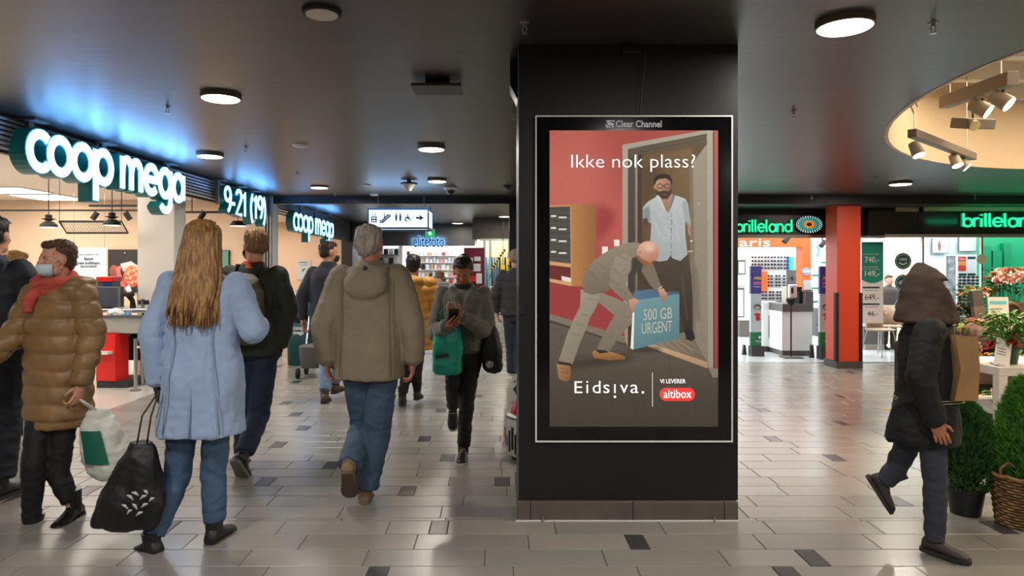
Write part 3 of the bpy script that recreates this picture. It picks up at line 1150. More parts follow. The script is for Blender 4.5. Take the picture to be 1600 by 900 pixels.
def head_shapes(mb, c, rot, neck, k=1.0, fem=False):
    c = Vector(c)

    def e(p, r):
        mb.ell(c + rot @ (Vector(p) * k), tuple(x * k for x in r), rot, 20, 14)
    e((0, -0.012, 0.028), (0.076, 0.094, 0.090))
    e((0, 0.022, -0.038), (0.060, 0.066, 0.080))
    e((0, 0.052, -0.090), (0.030, 0.028, 0.024))
    e((-0.040, 0.020, -0.075), (0.022, 0.04, 0.03))
    e((0.040, 0.020, -0.075), (0.022, 0.04, 0.03))
    e((0, 0.096, -0.026), (0.014, 0.018, 0.014))
    e((0, 0.088, -0.006), (0.010, 0.016, 0.030))
    e((0, 0.070, 0.024), (0.050, 0.018, 0.014))
    e((-0.036, 0.058, -0.024), (0.024, 0.024, 0.022))
    e((0.036, 0.058, -0.024), (0.024, 0.024, 0.022))
    e((0, 0.080, -0.056), (0.026, 0.012, 0.008))
    e((0, 0.078, -0.066), (0.022, 0.012, 0.008))
    e((-0.079, -0.006, -0.008), (0.010, 0.022, 0.034))
    e((0.079, -0.006, -0.008), (0.010, 0.022, 0.034))
    mb.caps(neck, c + rot @ Vector((0, -0.02 * k, -0.06 * k)), 0.056 * k, 0.054 * k, 16)


def person(label, loc, h, rz, knees, ankles, elbows, wrists, foot=((0, 0), (0, 0)), head=(0, 0, 0), lean=0.0, skin=None, hands=((0, 1, 0), (0, 1, 0)),
           curl=(25, 25), vox=0.008, gloves=None, hc=None, cat='person', group=None, sh_dx=0.0):
    """left limb first; all in a 1.75 m figure facing +Y, x to its right"""
    s = h / 1.75
    r = thing('person', label, cat, loc, rz, group)
    r.scale = (s, s, s)
    skin = skin or SKIN
    hips = [Vector((-0.09, 0, 0.93)), Vector((0.09, 0, 0.93))]
    sh = [Vector((-0.185 + sh_dx, lean, 1.42)), Vector((0.185 + sh_dx, lean, 1.42))]
    kn = [Vector(k) for k in knees]
    an = [Vector(k) for k in ankles]
    el = [Vector(k) for k in elbows]
    wr = [Vector(k) for k in wrists]
    neck = Vector((sh_dx, lean - 0.01, 1.45))
    hcn = Vector(hc) if hc else Vector((sh_dx, lean + 0.015, 1.628))
    hr = rotm(R(-head[1]), R(head[2]), R(head[0]))
    b = MB()
    b.loft([(0.86, 0.10, 0.08, 0, 0), (0.95, 0.155, 0.10, 0, 0), (1.08, 0.13, 0.09, sh_dx * .4, lean * .4), (1.25, 0.145, 0.10, sh_dx * .7, lean * .7), (1.38, 0.15, 0.10, sh_dx, lean), (1.44, 0.10, 0.07, sh_dx, lean), (1.47, 0.055, 0.05, sh_dx, lean)], 20)
    for i in (0, 1):
        b.caps(hips[i], kn[i], 0.075, 0.05)
        b.caps(kn[i], an[i], 0.048, 0.034)
        b.caps(sh[i], el[i], 0.044, 0.036)
        b.caps(el[i], wr[i], 0.035, 0.025)
    head_shapes(b, hcn, hr, neck)
    me = fuse(b, vox, 2)
    # hands keep their separate fingers
    hm = MB()
    for i in (0, 1):
        hand(hm, wr[i], (wr[i] - el[i]), hands[i], -1 if i == 0 else 1, curl[i])
    hme = hm.mesh('hands', smooth=True)
    bmm = bmesh.new()
    bmm.from_mesh(me)
    n_old = len(bmm.faces)
    bmm.from_mesh(hme)
    bmm.faces.ensure_lookup_table()
    for f in bmm.faces[n_old:]:
        f.material_index = 1
        f.smooth = True
    bmm.to_mesh(me)
    bmm.free()
    me.materials.append(skin)
    me.materials.append(gloves or skin)
    link('body', me, None, r)
    for sx in (-1, 1):
        q = MB()
        q.ell(hcn + hr @ Vector((sx * 0.031, 0.072, 0.006)), (0.0125, 0.010, 0.0065), hr, 12, 8)
        eo = q.build('eye', EYEW, r, smooth=True)
        q = MB()
        q.ell(hcn + hr @ Vector((sx * 0.031, 0.080, 0.006)), (0.006, 0.005, 0.006), hr, 10, 6)
        q.build('iris', IRIS, eo, smooth=True)
    r2 = dict(root=r, hips=hips, sh=sh, kn=kn, an=an, el=el, wr=wr, neck=neck, hc=hcn, hr=hr, foot=foot, lean=lean, dx=sh_dx)
    return r2


def ground(pose_ankles, foot):
    """shift so that the lowest sole point touches z = 0"""
    lo = 9
    for a, (p, yw) in zip(pose_ankles, foot):
        for yy in (-0.088, 0.21):
            z = a[2] + yy * math.sin(-R(p)) - 0.084 * math.cos(R(p))
            lo = min(lo, z)
    return lo


def put(p, name, me, m):
    me.materials.append(m)
    return link(name, me, None, p['root'])


def trousers(p, m, r0=0.10, r1=0.075, r2=0.058, hem=0.04, vox=0.010, amp=0.006, seed=1):
    b = MB()
    b.loft([(0.80, 0.13, 0.10, 0, 0), (0.90, 0.175, 0.125, 0, 0), (1.02, 0.165, 0.115, 0, 0.0), (1.06, 0.15, 0.105, 0, 0)], 20)
    for i in (0, 1):
        b.caps(p['hips'][i] - Vector((0, 0, 0.02)), p['kn'][i], r0, r1)
        e = p['an'][i] + (p['kn'][i] - p['an'][i]).normalized() * hem
        b.tube([p['kn'][i], p['kn'][i].lerp(e, 0.3), e], [r1, r1 * 0.98, r2], 14)
        b.ell(p['kn'][i], r1)
    return put(p, 'trousers', fuse(b, vox, 3, f_folds(amp, seed, (10, 10, 16))), m)


def shoes(p, m, sole, boot=0.0):
    for i in (0, 1):
        shoe(p['root'], p['an'][i], R(p['foot'][i][0]), R(p['foot'][i][1]), m, sole, boot)


def coat(p, rings, m, sr=(0.082, 0.068, 0.052), fn=None, vox=0.010, extra=None, pw=2.3, name='coat', cuff=0.02, shr=0.075):
    b = MB()
    b.loft(rings, 28, pw)
    for i in (0, 1):
        b.caps(p['sh'][i] + Vector((0.012 * (1 if i == 0 else -1), 0, -0.012)), p['el'][i], shr, sr[1])
        e = p['wr'][i] - (p['wr'][i] - p['el'][i]).normalized() * cuff
        b.caps(p['el'][i], e.lerp(p['el'][i], 0.1), sr[1], sr[2])
        b.tube([e.lerp(p['el'][i], 0.1), e], [sr[2], sr[2] * 1.02], 14)
    if extra:
        extra(b)
    return put(p, name, fuse(b, vox, 3, fn), m)


def std_rings(dx, ln, hem, flare=(0.21, 0.15), waist=(0.175, 0.125), chest=(0.20, 0.135), top=1.475):
    rr_ = [(hem, flare[0], flare[1], 0, 0)]
    if hem < 0.85:
        rr_.append((0.9, flare[0] * 0.6 + waist[0] * 0.4, flare[1] * 0.6 + waist[1] * 0.4, 0, 0))
    rr_ += [(1.06, waist[0], waist[1], dx * .4, ln * .4), (1.22, (waist[0] + chest[0]) / 2, chest[1], dx * .7, ln * .7), (1.36, chest[0], chest[1], dx, ln),
            (1.42, chest[0] * 0.88, chest[1] * 0.85, dx, ln), (1.455, chest[0] * 0.60, chest[1] * 0.66, dx, ln - 0.005), (top, 0.085, 0.078, dx, ln - 0.008), (top + 0.03, 0.076, 0.072, dx, ln - 0.008)]
    return rr_


def hair_short(p, m, k=1.0, amp=0.010, seed=1, back=0.0, low=0.0, vox=0.006):
    b = MB()
    c, hr = p['hc'], p['hr']

    def e(q, r_):
        b.ell(c + hr @ Vector(q), tuple(x * k for x in r_), hr, 18, 12)
    e((0, -0.026, 0.050), (0.083, 0.092, 0.078))
    e((0, -0.045, 0.010 + low), (0.080, 0.070, 0.075))
    e((0, 0.040, 0.086), (0.058, 0.045, 0.030))
    if back:
        e((0, -0.06, -0.03), (0.06, 0.045, 0.05))
    me = fuse(b, vox, 2, lambda co, no: amp * nz(co, (60, 60, 22), seed))
    # short strands lying on the cap
    rn = random.Random(seed)
    bl_ = MB()
    vl = me.vertices
    for _ in range(1100 if vox < .01 else 300):
        v = vl[rn.randrange(len(vl))]
        n_ = v.normal
        d = hr @ Vector((0, -0.5, -0.8)) + Vector((rn.uniform(-.5, .5), rn.uniform(-.5, .5), rn.uniform(-.3, .3)))
        d = (d - n_ * d.dot(n_)).normalized() + n_ * rn.uniform(.05, .45)
        s_ = n_.cross(d).normalized() * .003
        q = v.co - n_ * .003
        L_ = rn.uniform(.016, .032)
        bl_.add([q - s_, q + s_, q + d * L_ * .6 + s_ * .6, q + d * L_, q + d * L_ * .6 - s_ * .6], [(0, 1, 2, 4), (4, 2, 3)])
    t_ = bl_.mesh('strand', True)
    w_ = bmesh.new()
    w_.from_mesh(me)
    w_.from_mesh(t_)
    w_.to_mesh(me)
    w_.free()
    return put(p, 'hair', me, m)


def mask(p, m):
    c, hr = p['hc'], p['hr']
    vs = []
    n, mrow = 14, 8
    for i in range(mrow + 1):
        el_ = R(-72 + 84 * i / mrow)
        for k in range(n + 1):
            az = R(-72 + 144 * k / n)
            q = Vector((0.069 * math.sin(az) * math.cos(el_) * 1.04, 0.026 + 0.076 * math.cos(az) * math.cos(el_) + 0.010 * math.cos(az) ** 4, -0.048 + 0.068 * math.sin(el_)))
            vs.append(c + hr @ q)
    fs = [(i * (n + 1) + k, i * (n + 1) + k + 1, (i + 1) * (n + 1) + k + 1, (i + 1) * (n + 1) + k) for i in range(mrow) for k in range(n)]
    b = MB().add(vs, fs)
    me = b.mesh('mask', smooth=True)
    o = put(p, 'face_mask', me, m)
    sd = o.modifiers.new('solid', 'SOLIDIFY')
    sd.thickness = 0.004
    st = MB()
    for sx in (-1, 1):
        st.tube([c + hr @ Vector((sx * 0.066, 0.045, -0.02)), c + hr @ Vector((sx * 0.082, 0.0, 0.012)), c + hr @ Vector((sx * 0.084, -0.02, -0.004)), c + hr @ Vector((sx * 0.072, 0.0, -0.05)), c + hr @ Vector((sx * 0.06, 0.04, -0.08))], 0.0022, 6)
    st.build('ear_loop', m, o, smooth=True)
    return o


def specs(p, m):
    c, hr = p['hc'], p['hr']
    b = MB()
    for sx in (-1, 1):
        pts_ = [c + hr @ Vector((sx * 0.032 + 0.022 * math.cos(R(t)), 0.096, 0.006 + 0.017 * math.sin(R(t)))) for t in range(0, 361, 30)]
        b.tube(pts_, 0.0022, 6)
        b.tube([c + hr @ Vector((sx * 0.054, 0.094, 0.010)), c + hr @ Vector((sx * 0.082, 0.0, 0.010)), c + hr @ Vector((sx * 0.083, -0.02, -0.008))], 0.002, 6)
    b.tube([c + hr @ Vector((-0.01, 0.098, 0.008)), c + hr @ Vector((0.01, 0.098, 0.008))], 0.002, 6)
    return b.build('glasses', m, p['root'], smooth=True)


JEANS = mat('denim_blue', (66, 92, 122), 0.8, var=0.18, vscale=9, bump=0.25, bscale=90)
JEANS_L = mat('denim_light', (120, 148, 180), 0.8, var=0.12, vscale=9, bump=0.25, bscale=90)
JEANS_D = mat('denim_dark', (30, 44, 66), 0.8, var=0.2, vscale=9, bump=0.25, bscale=90)
BLKC = mat('black_cloth', (18, 18, 20), 0.75, var=0.2, vscale=9, bump=0.15, bscale=50)
SOLEW = mat('sole_white', (196, 190, 180), 0.6)
SOLEB = mat('sole_dark', (42, 38, 34), 0.6)
SHOEB = mat('shoe_black', (26, 26, 28), 0.5)
TANS = mat('shoe_tan', (120, 96, 72), 0.6)


def px_local(cx, Y, h, rz180=False):
    """helpers: photo pixel -> local coordinates of a 1.75 figure facing away (or facing the camera)"""
    s = h / 1.75

    def f(px, py, y=0.0):
        x = (px - cx) / F * Y / s
        z = (CAMZ + (PY - py) / F * Y) / s
        return (-x, y, z) if rz180 else (x, y, z)
    return f


# ---- woman in the light blue coat (back view)
Yp, cxp, hp = 3.62, 318, 1.70
L = px_local(cxp, Yp, hp)
p = person('woman seen from behind in light blue long coat and jeans with long blonde hair', (X(cxp, Yp), Yp, 0), hp, 0,
           knees=[L(275, 745, 0.02), L(330, 740, 0.03)], ankles=[L(250, 836, -0.10), L(334, 829, 0.02)],
           elbows=[(-0.255, -0.05, 1.14), (0.27, 0.0, 1.16)], wrists=[L(250, 598, -0.02), (0.22, 0.24, 1.16)],
           foot=((8, 62), (0, -6)), head=(-6, 4, 0), hands=((1, 0, 0), (-1, 0.3, 0)), curl=(48, 40), vox=0.009, gloves=mat('glove_dark', (24, 26, 34), 0.7))
LB = mat('coat_light_blue', (150, 172, 206), 0.85, var=0.06, vscale=5, bump=0.15, bscale=120, sheen=0.2)
trousers(p, JEANS, 0.088, 0.068, 0.056, seed=3)
shoes(p, SHOEB, mat('sole_grey', (110, 106, 100), 0.6), 0.01)


def ex_(b):
    # collar
    b.tube([(0, -0.01, 1.45), (0, -0.01, 1.53)], [0.085, 0.075], 18)


coat(p, [(0.60, 0.235, 0.165, -0.01, 0.0), (0.75, 0.215, 0.155, -0.005, 0), (0.92, 0.205, 0.145, 0, 0), (1.08, 0.186, 0.13, 0, 0), (1.22, 0.188, 0.132, 0, 0), (1.34, 0.195, 0.132, 0, 0), (1.42, 0.172, 0.112, 0, 0), (1.455, 0.115, 0.088, 0, -0.004), (1.50, 0.076, 0.072, 0, -0.008)],
     LB, (0.075, 0.066, 0.052), f_folds(0.012, 2, (4.5, 4.5, 2.6)), extra=ex_, cuff=0.01, shr=0.070)
sl = MB()
sl.tube([(0.0, -0.145, 0.92), (0.0, -0.166, 0.76), (0.0, -0.176, 0.61)], 0.004, 6)
sl.tube([(-0.105, -0.128, 1.30), (-0.10, -0.128, 1.10), (-0.13, -0.155, 0.85), (-0.15, -0.15, 0.62)], 0.0035, 6)
sl.tube([(0.105, -0.128, 1.30), (0.10, -0.128, 1.10), (0.13, -0.155, 0.85), (0.15, -0.15, 0.62)], 0.0035, 6)
sl.build('coat_seam', mat('coat_seam_blue', (136, 157, 191), 0.9), p['root'], smooth=True)


def long_hair(p, m, length, width, seed, n=150, spread=1.0, depth=0.0, dark=None):
    c, hr = p['hc'], p['hr']
    rn = random.Random(seed)
    b = MB()
    b.ell(c + hr @ Vector((0, -0.018, 0.046)), (0.086, 0.094, 0.084), hr, 24, 16)
    b.loft([(c.z - length, width * .55, 0.028, c.x, c.y - 0.13 - depth), (c.z - length * .8, width * 0.95, 0.042, c.x, c.y - 0.13 - depth), (c.z - length * .5, width, 0.05, c.x, c.y - 0.12 - depth), (c.z - 0.12, width * .92, 0.07, c.x, c.y - 0.075), (c.z + 0.04, 0.085, 0.085, c.x, c.y - 0.03)], 22)
    base = fuse(b, 0.010, 3)
    lk = MB()
    for i in range(n):
        t = rn.uniform(-1, 1)
        az = PI * 1.5 + t * 1.75
        el_ = rn.uniform(0.1, 1.25)
        r0 = 0.092
        p0 = c + hr @ Vector((r0 * math.cos(az) * math.cos(el_), -0.018 + 0.1 * math.sin(az) * math.cos(el_), 0.046 + 0.088 * math.sin(el_)))
        side = math.cos(az)
        ex = c.x + side * width * 1.05 * rn.uniform(0.55, 1.1)
        ey = c.y - 0.135 - depth - 0.045 * math.sqrt(max(0, 1 - side * side)) + rn.uniform(-.01, .02)
        ez = c.z - length * rn.uniform(0.78, 1.05)
        mid = Vector((c.x + side * (0.092 + (width - 0.09) * 0.5), c.y - 0.03 - 0.10 * abs(math.sin(az)) ** 1.0, c.z - 0.07))
        ph = rn.uniform(0, 6)
        pts_ = []
        for j in range(10):
            u = j / 9
            q = p0 * (1 - u) ** 2 + mid * 2 * u * (1 - u) + Vector((ex, ey, ez)) * u * u
            q = q + Vector((math.sin(ph + u * 9) * 0.008 * u, math.cos(ph + u * 8) * 0.006 * u, 0))
            pts_.append(q)
        rr0 = rn.uniform(0.008, 0.014)
        lk.tube(pts_, [rr0 * (0.6 + 0.7 * math.sin(PI * min(1, 0.15 + 0.8 * j / 9))) for j in range(9)] + [0.002], 6)
    bmm = bmesh.new()
    bmm.from_mesh(base)
    l2 = lk.mesh('l', smooth=True)
    bmm.from_mesh(l2)
    out = bpy.data.meshes.new('hair')
    bmm.to_mesh(out)
    bmm.free()
    out.polygons.foreach_set('use_smooth', [True] * len(out.polygons))
    return put(p, 'hair', out, m)


HB = mat('hair_blonde', (180, 138, 86), 0.5, rgb2=(110, 74, 40), vscale=5, stretch=(14, 14, 1.2), bump=0.4, bscale=20, spec=0.5)
long_hair(p, HB, 0.43, 0.122, 5, 240, depth=0.015)

# ---- elderly man in beige jacket (back view)
Yp, cxp, hp = 4.32, 578, 1.725
L = px_local(cxp, Yp, hp)
p = person('grey-haired man seen from behind in a wide beige hooded jacket and blue jeans', (X(cxp, Yp), Yp, 0), hp, 0,
           knees=[L(562, 672, 0.14), L(588, 680, 0.02)], ankles=[L(556, 718, -0.20), L(573, 765, -0.05)],
           elbows=[(-0.285, -0.03, 1.12), (0.275, -0.03, 1.12)], wrists=[L(512, 562, -0.02), L(645, 562, -0.02)],
           foot=((48, 6), (4, 4)), head=(-14, 2, 0), hands=((1, 0, 0), (-1, 0, 0)), curl=(42, 42), vox=0.008, skin=mat('skin_ruddy', (196, 126, 104), 0.5, var=0.1, vscale=20))
BJ = mat('jacket_beige', (144, 130, 110), 0.8, var=0.08, vscale=5, bump=0.2, bscale=70)
trousers(p, mat('denim_mid', (62, 84, 108), 0.8, var=0.15, vscale=9, bump=0.25, bscale=90), 0.105, 0.086, 0.075, hem=0.02, seed=5)
shoes(p, TANS, mat('sole_brown', (92, 74, 58), 0.6), 0.0)


def ex_(b):
    b.ell((0, -0.135, 1.385), (0.135, 0.055, 0.105), rotm(R(-12), 0), 20, 12)
    b.ell((0, -0.08, 1.455), (0.135, 0.085, 0.055), None, 20, 12)
    b.tube([(0, 0, 1.44), (0, 0, 1.525)], [0.115, 0.088], 20)


coat(p, [(0.775, 0.218, 0.16, -0.005, 0.0), (0.80, 0.218, 0.162, 0, 0), (0.95, 0.218, 0.165, 0, 0), (1.10, 0.215, 0.152, 0, 0), (1.25, 0.212, 0.15, 0, 0), (1.36, 0.208, 0.142, 0, 0), (1.42, 0.19, 0.122, 0, 0), (1.46, 0.13, 0.095, 0, 0), (1.49, 0.085, 0.08, 0, 0)],
     BJ, (0.095, 0.082, 0.066), f_folds(0.010, 8, (4.5, 4.5, 3.5)), extra=ex_, cuff=0.0, shr=0.092, name='jacket')
sm = MB()
sm.tube([(-0.15, -0.135, 1.42), (-0.15, -0.145, 1.2), (-0.16, -0.155, 0.8)], 0.003, 6)
sm.tube([(0.15, -0.135, 1.42), (0.15, -0.145, 1.2), (0.16, -0.155, 0.8)], 0.003, 6)
sm.build('jacket_seam', mat('seam_brown', (118, 104, 86), 0.9), p['root'], smooth=True)
MB().ell((0, -0.158, 1.47), (0.014, 0.006, 0.022)).build('hood_toggle', mat('toggle_dark', (46, 36, 28), 0.6), p['root'], smooth=True)
hair_short(p, mat('hair_grey', (178, 168, 158), 0.6, var=0.2, vscale=12, stretch=(6, 6, 1), bump=0.4, bscale=80), 1.04, 0.012, 4, back=1)

# ---- man with backpack (back view)
Yp, cxp, hp = 5.0, 397, 1.74
L = px_local(cxp, Yp, hp)
p = person('man with dark mask in olive jacket and dark jeans carrying a backpack', (X(cxp, Yp), Yp, 0), hp, 0,
           knees=[L(380, 650, 0.08), L(404, 650, 0.0)], ankles=[L(373, 720, 0.06), L(398, 702, -0.24)],
           elbows=[(-0.27, 0.0, 1.15), (0.255, -0.02, 1.17)], wrists=[(-0.28, 0.10, 0.93), L(436, 543, 0.02)],
           foot=((2, 8), (52, -10)), head=(42, 0, 0), hands=((1, 0, 0), (-1, 0, 0)), curl=(40, 45), vox=0.009, gloves=mat('glove_black', (20, 20, 20), 0.7))
OJ = mat('jacket_olive', (40, 44, 34), 0.8, var=0.15, vscale=6, bump=0.2, bscale=60)
trousers(p, JEANS_D, 0.098, 0.076, 0.066, seed=6)
shoes(p, SHOEB, mat('sole_grey', (110, 106, 100), 0.6), 0.0)
coat(p, std_rings(0, 0, 0.83, (0.185, 0.145), (0.18, 0.135), (0.19, 0.13)), OJ, (0.085, 0.07, 0.056), f_folds(0.008, 3, (8, 8, 10)), name='jacket')
MB().tube([(0, -0.005, 1.455), (0, 0.0, 1.51)], [0.092, 0.076], 20).build('collar', mat('collar_orange', (206, 84, 44), 0.7), p['root'], smooth=60)
hair_short(p, mat('hair_light_brown', (140, 102, 64), 0.6, var=0.25, vscale=12, stretch=(6, 6, 1), bump=0.4, bscale=80), 1.02, 0.008, 9)
mask(p, mat('mask_dark', (44, 44, 48), 0.8))
specs(p, CHROME)
bp = MB()
bp.loft([(0.92, 0.10, 0.05, -0.07, -0.20), (0.95, 0.145, 0.085, -0.07, -0.20), (1.10, 0.16, 0.10, -0.07, -0.205), (1.28, 0.15, 0.09, -0.065, -0.20), (1.38, 0.11, 0.06, -0.06, -0.185), (1.42, 0.06, 0.03, -0.06, -0.17)], 22, 2.6)
bag = thing('backpack', 'dark olive backpack worn by the man in the olive jacket', 'backpack', p['root'].location + Vector((.045, 0, 0)), 0)
bag.scale = p['root'].scale
BPM = mat('backpack_olive', (84, 80, 60), 0.7, var=0.2, vscale=6, bump=0.25, bscale=40)
me = fuse(bp, 0.010, 3, f_folds(0.008, 12, (8, 8, 8)))
me.materials.append(BPM)
link('pack', me, None, bag)
bs = MB()
for sx in (-0.14, 0.02):
    bs.tube([(sx, -0.14, 1.37), (sx * 1.0, -0.09, 1.475), (sx, 0.05, 1.47), (sx, 0.13, 1.40), (sx * 1.1, 0.15, 1.25), (sx * 1.3, 0.10, 1.05), (sx * 1.3, -0.1, 1.0)], 0.022, 8, flat=0.35)
bs.build('shoulder_strap', BLKC, bag, smooth=True)
MB().tube([(-0.16, -0.275, 1.30), (-0.2, -0.292, 1.05), (-0.14, -0.30, 0.98), (0.0, -0.302, 0.98), (0.06, -0.292, 1.05), (0.03, -0.275, 1.30)], 0.005, 6).build('zip', mat('zip_dark', (20, 20, 18), 0.4), bag, smooth=True)

# ---- man in dark grey coat further on (back view, head turned right)
Yp, cxp, hp = 7.45, 514, 1.75
L = px_local(cxp, Yp, hp)
p = person('short-haired man with black mask in dark grey coat and pale jeans', (X(cxp, Yp), Yp, 0), hp, 0,
           knees=[L(508, 570, 0.05), L(516, 570, 0.10)], ankles=[L(509, 616, -0.04), L(519, 606, 0.16)],
           elbows=[(-0.29, -0.02, 1.15), (0.29, 0.02, 1.15)], wrists=[(-0.30, 0.05, 0.90), (0.28, 0.10, 0.92)],
           foot=((6, 4), (0, -8)), head=(-58, 0, 0), hands=((1, 0, 0), (-1, 0, 0)), vox=0.012)
trousers(p, JEANS_L, 0.095, 0.075, 0.065, vox=0.014)
shoes(p, mat('shoe_brown', (84, 66, 50), 0.6), SOLEB, 0.03)
coat(p, std_rings(0, 0, 0.76, (0.22, 0.16), (0.20, 0.14), (0.21, 0.14), 1.50), mat('coat_dark_grey', (52, 56, 64), 0.85, var=0.1, vscale=6, bump=0.15, bscale=70), (0.08, 0.068, 0.055), f_wool(0.008, 6), vox=0.013)
hair_short(p, mat('hair_dark_brown', (62, 42, 28), 0.6, var=0.2, vscale=10, bump=0.3, bscale=80), 1.0, 0.006, 3)
mask(p, mat('mask_dark', (44, 44, 48), 0.8))

# ---- woman in mustard puffer (back view)
Yp, cxp, hp = 7.25, 646, 1.60
L = px_local(cxp, Yp, hp)
p = person('person with dark hair seen from behind in a mustard yellow puffer coat', (X(cxp, Yp), Yp, 0), hp, 0,
           knees=[L(634, 585, 0.05), L(650, 585, 0.03)], ankles=[L(629, 620, -0.02), L(650, 616, 0.12)],
           elbows=[(-0.28, 0.02, 1.15), (0.30, 0.0, 1.12)], wrists=[(-0.24, 0.2, 1.0), L(664, 520, 0.12)],
           foot=((0, 6), (4, -4)), head=(0, 0, 0), hands=((1, 0, 0), (-1, 0, 0)), vox=0.012)
MY = mat('puffer_mustard', (196, 140, 58), 0.55, var=0.1, vscale=6)
trousers(p, BLKC, 0.085, 0.062, 0.05, vox=0.014)
shoes(p, SHOEB, SOLEB, 0.08)


def ex_(b):
    b.ell((0, -0.10, 1.44), (0.125, 0.085, 0.075), None, 20, 12)


coat(p, [(0.66, 0.225, 0.165, 0, 0), (0.80, 0.232, 0.172, 0, 0), (1.0, 0.225, 0.165, 0, 0), (1.2, 0.222, 0.16, 0, 0), (1.36, 0.215, 0.15, 0, 0), (1.43, 0.17, 0.12, 0, 0), (1.48, 0.10, 0.09, 0, 0)], MY, (0.10, 0.088, 0.07), f_puffer(0.10, 0.02), vox=0.012, extra=ex_, shr=0.095)
hair_short(p, mat('hair_black', (26, 20, 18), 0.5, bump=0.3, bscale=80), 1.05, 0.005, 7, back=1)

# ---- woman looking at her phone (walking to the camera)
Yp, cxp, hp = 5.25, 724, 1.56
L = px_local(cxp, Yp, hp, True)
p = person('dark-haired woman in grey fleece coat and black trousers looking down at a phone', (X(cxp, Yp), Yp, 0), hp, PI,
           knees=[L(731, 612, 0.05), L(709, 600, 0.06)], ankles=[L(724, 702, 0.04), L(704, 648, -0.30)],
           elbows=[L(763, 520, 0.02), L(680, 518, 0.04)], wrists=[L(722, 489, 0.30), L(704, 505, 0.30)],
           foot=((0, -4), (60, 4)), head=(-4, 30, 0), hc=(0.0, 0.045, 1.60), hands=((0.6, -0.2, 0.8), (-0.6, -0.2, 0.8)), curl=(38, 30), vox=0.007, skin=SKIN2)
GF = mat('fleece_grey', (112, 112, 106), 0.95, var=0.15, vscale=14, bump=0.5, bscale=60, sheen=0.3)
trousers(p, BLKC, 0.085, 0.066, 0.054, seed=4)
shoes(p, SHOEB, SOLEW, 0.0)


def ex_(b):
    b.tube([(-0.10, 0.05, 1.45), (-0.06, 0.12, 1.38), (0, 0.155, 1.26)], [0.04, 0.04, 0.03], 10)
    b.tube([(0.10, 0.05, 1.45), (0.06, 0.12, 1.38), (0, 0.155, 1.26)], [0.04, 0.04, 0.03], 10)
    b.ell((0, -0.06, 1.46), (0.11, 0.07, 0.06))


coat(p, std_rings(0, 0, 0.93, (0.185, 0.135), (0.175, 0.13), (0.20, 0.14)), GF, (0.085, 0.075, 0.058), f_wool(0.010, 5, (12, 12, 12)), extra=ex_, name='jacket', cuff=0.015, vox=0.009)
b = MB()
b.loft([(0.90, 0.17, 0.12, 0, 0.012), (1.0, 0.165, 0.122, 0, 0.02), (1.2, 0.13, 0.115, 0, 0.03), (1.4, 0.075, 0.09, 0, 0.03)], 20)
put(p, 'sweater', fuse(b, 0.012, 2), mat('sweater_grey', (88, 86, 90), 0.9, bump=0.3, bscale=60))
b = MB()
b.tube([(0, 0.02, 1.43), (0, 0.035, 1.50)], [0.085, 0.07], 16)
b.build('scarf', BLKC, p['root'], smooth=60)
b = MB()
c, hr = p['hc'], p['hr']
b.ell(c + hr @ Vector((0, -0.030, 0.048)), (0.088, 0.094, 0.084), hr, 20, 14)
b.ell(c + hr @ Vector((0, 0.042, 0.092)), (0.062, 0.042, 0.03), hr)
b.ell(c + hr @ Vector((0, -0.10, 0.075)), (0.045, 0.045, 0.045), hr)
b.ell(c + hr @ Vector((0, -0.06, -0.01)), (0.08, 0.06, 0.06), hr)
put(p, 'hair', fuse(b, 0.007, 2, lambda co, no: 0.004 * nz(co, (50, 50, 18), 3)), MATS['hair_black'])
LIPS = MB().ell(c + hr @ Vector((0, 0.090, -0.061)), (0.019, 0.006, 0.006), hr, 12, 8)
LIPS.build('lips', LIP, p['root'], smooth=True)
s_ = hp / 1.75
wl = p['wr']
mid = (wl[0] + wl[1]) / 2 * s_
ph = thing('phone', 'black mobile phone held by the woman in grey fleece', 'phone', (X(cxp, Yp) - mid.x, Yp - mid.y - 0.075, mid.z + 0.035))
ph.rotation_euler = (R(-48), 0, R(8))
MB().box(0, 0, 0, 0.074, 0.150, 0.009).build('case', mat('phone_black', (12, 12, 14), 0.25), ph, bevel=0.003)
MB().box(0, 0, 0.0052, 0.066, 0.138, 0.001).build('screen', mat('phone_screen', (24, 30, 40), 0.1, emit=(140, 160, 190), estr=0.3), ph)

# ---- woman with mask in brown puffer (walking to the camera, to the left)
Yp, cxp, hp = 4.0, 92, 1.62
L = px_local(cxp, Yp, hp, True)
p = person('woman with light blue face mask and coral scarf in a brown quilted coat', (X(cxp, Yp), Yp, 0), hp, PI + R(-14),
           knees=[L(100, 735, 0.04), L(86, 715, 0.16)], ankles=[L(119, 790, 0.0), L(68, 826, 0.10)],
           elbows=[(-0.26, 0.0, 1.16), (0.26, 0.10, 1.12)], wrists=[(-0.25, 0.08, 0.86), (0.34, 0.24, 0.98)],
           foot=((8, 10), (-6, 0)), head=(-22, 0, 0), hands=((1, 0, 0), (-0.2, 0.2, 1)), curl=(50, 18), vox=0.007)
BP = mat('puffer_brown', (138, 106, 66), 0.5, var=0.15, vscale=6)
trousers(p, BLKC, 0.085, 0.062, 0.05, seed=9)
shoes(p, mat('boot_black', (20, 19, 19), 0.3), SOLEB, 0.07)


def ex_(b):
    b.ell((-0.13, -0.02, 1.45), (0.10, 0.12, 0.06), rotm(0, R(18)), 20, 12)
    b.ell((0, -0.10, 1.45), (0.16, 0.09, 0.07), None, 20, 12)
    b.ell((0.12, -0.02, 1.44), (0.08, 0.10, 0.05), rotm(0, R(-18)), 20, 12)


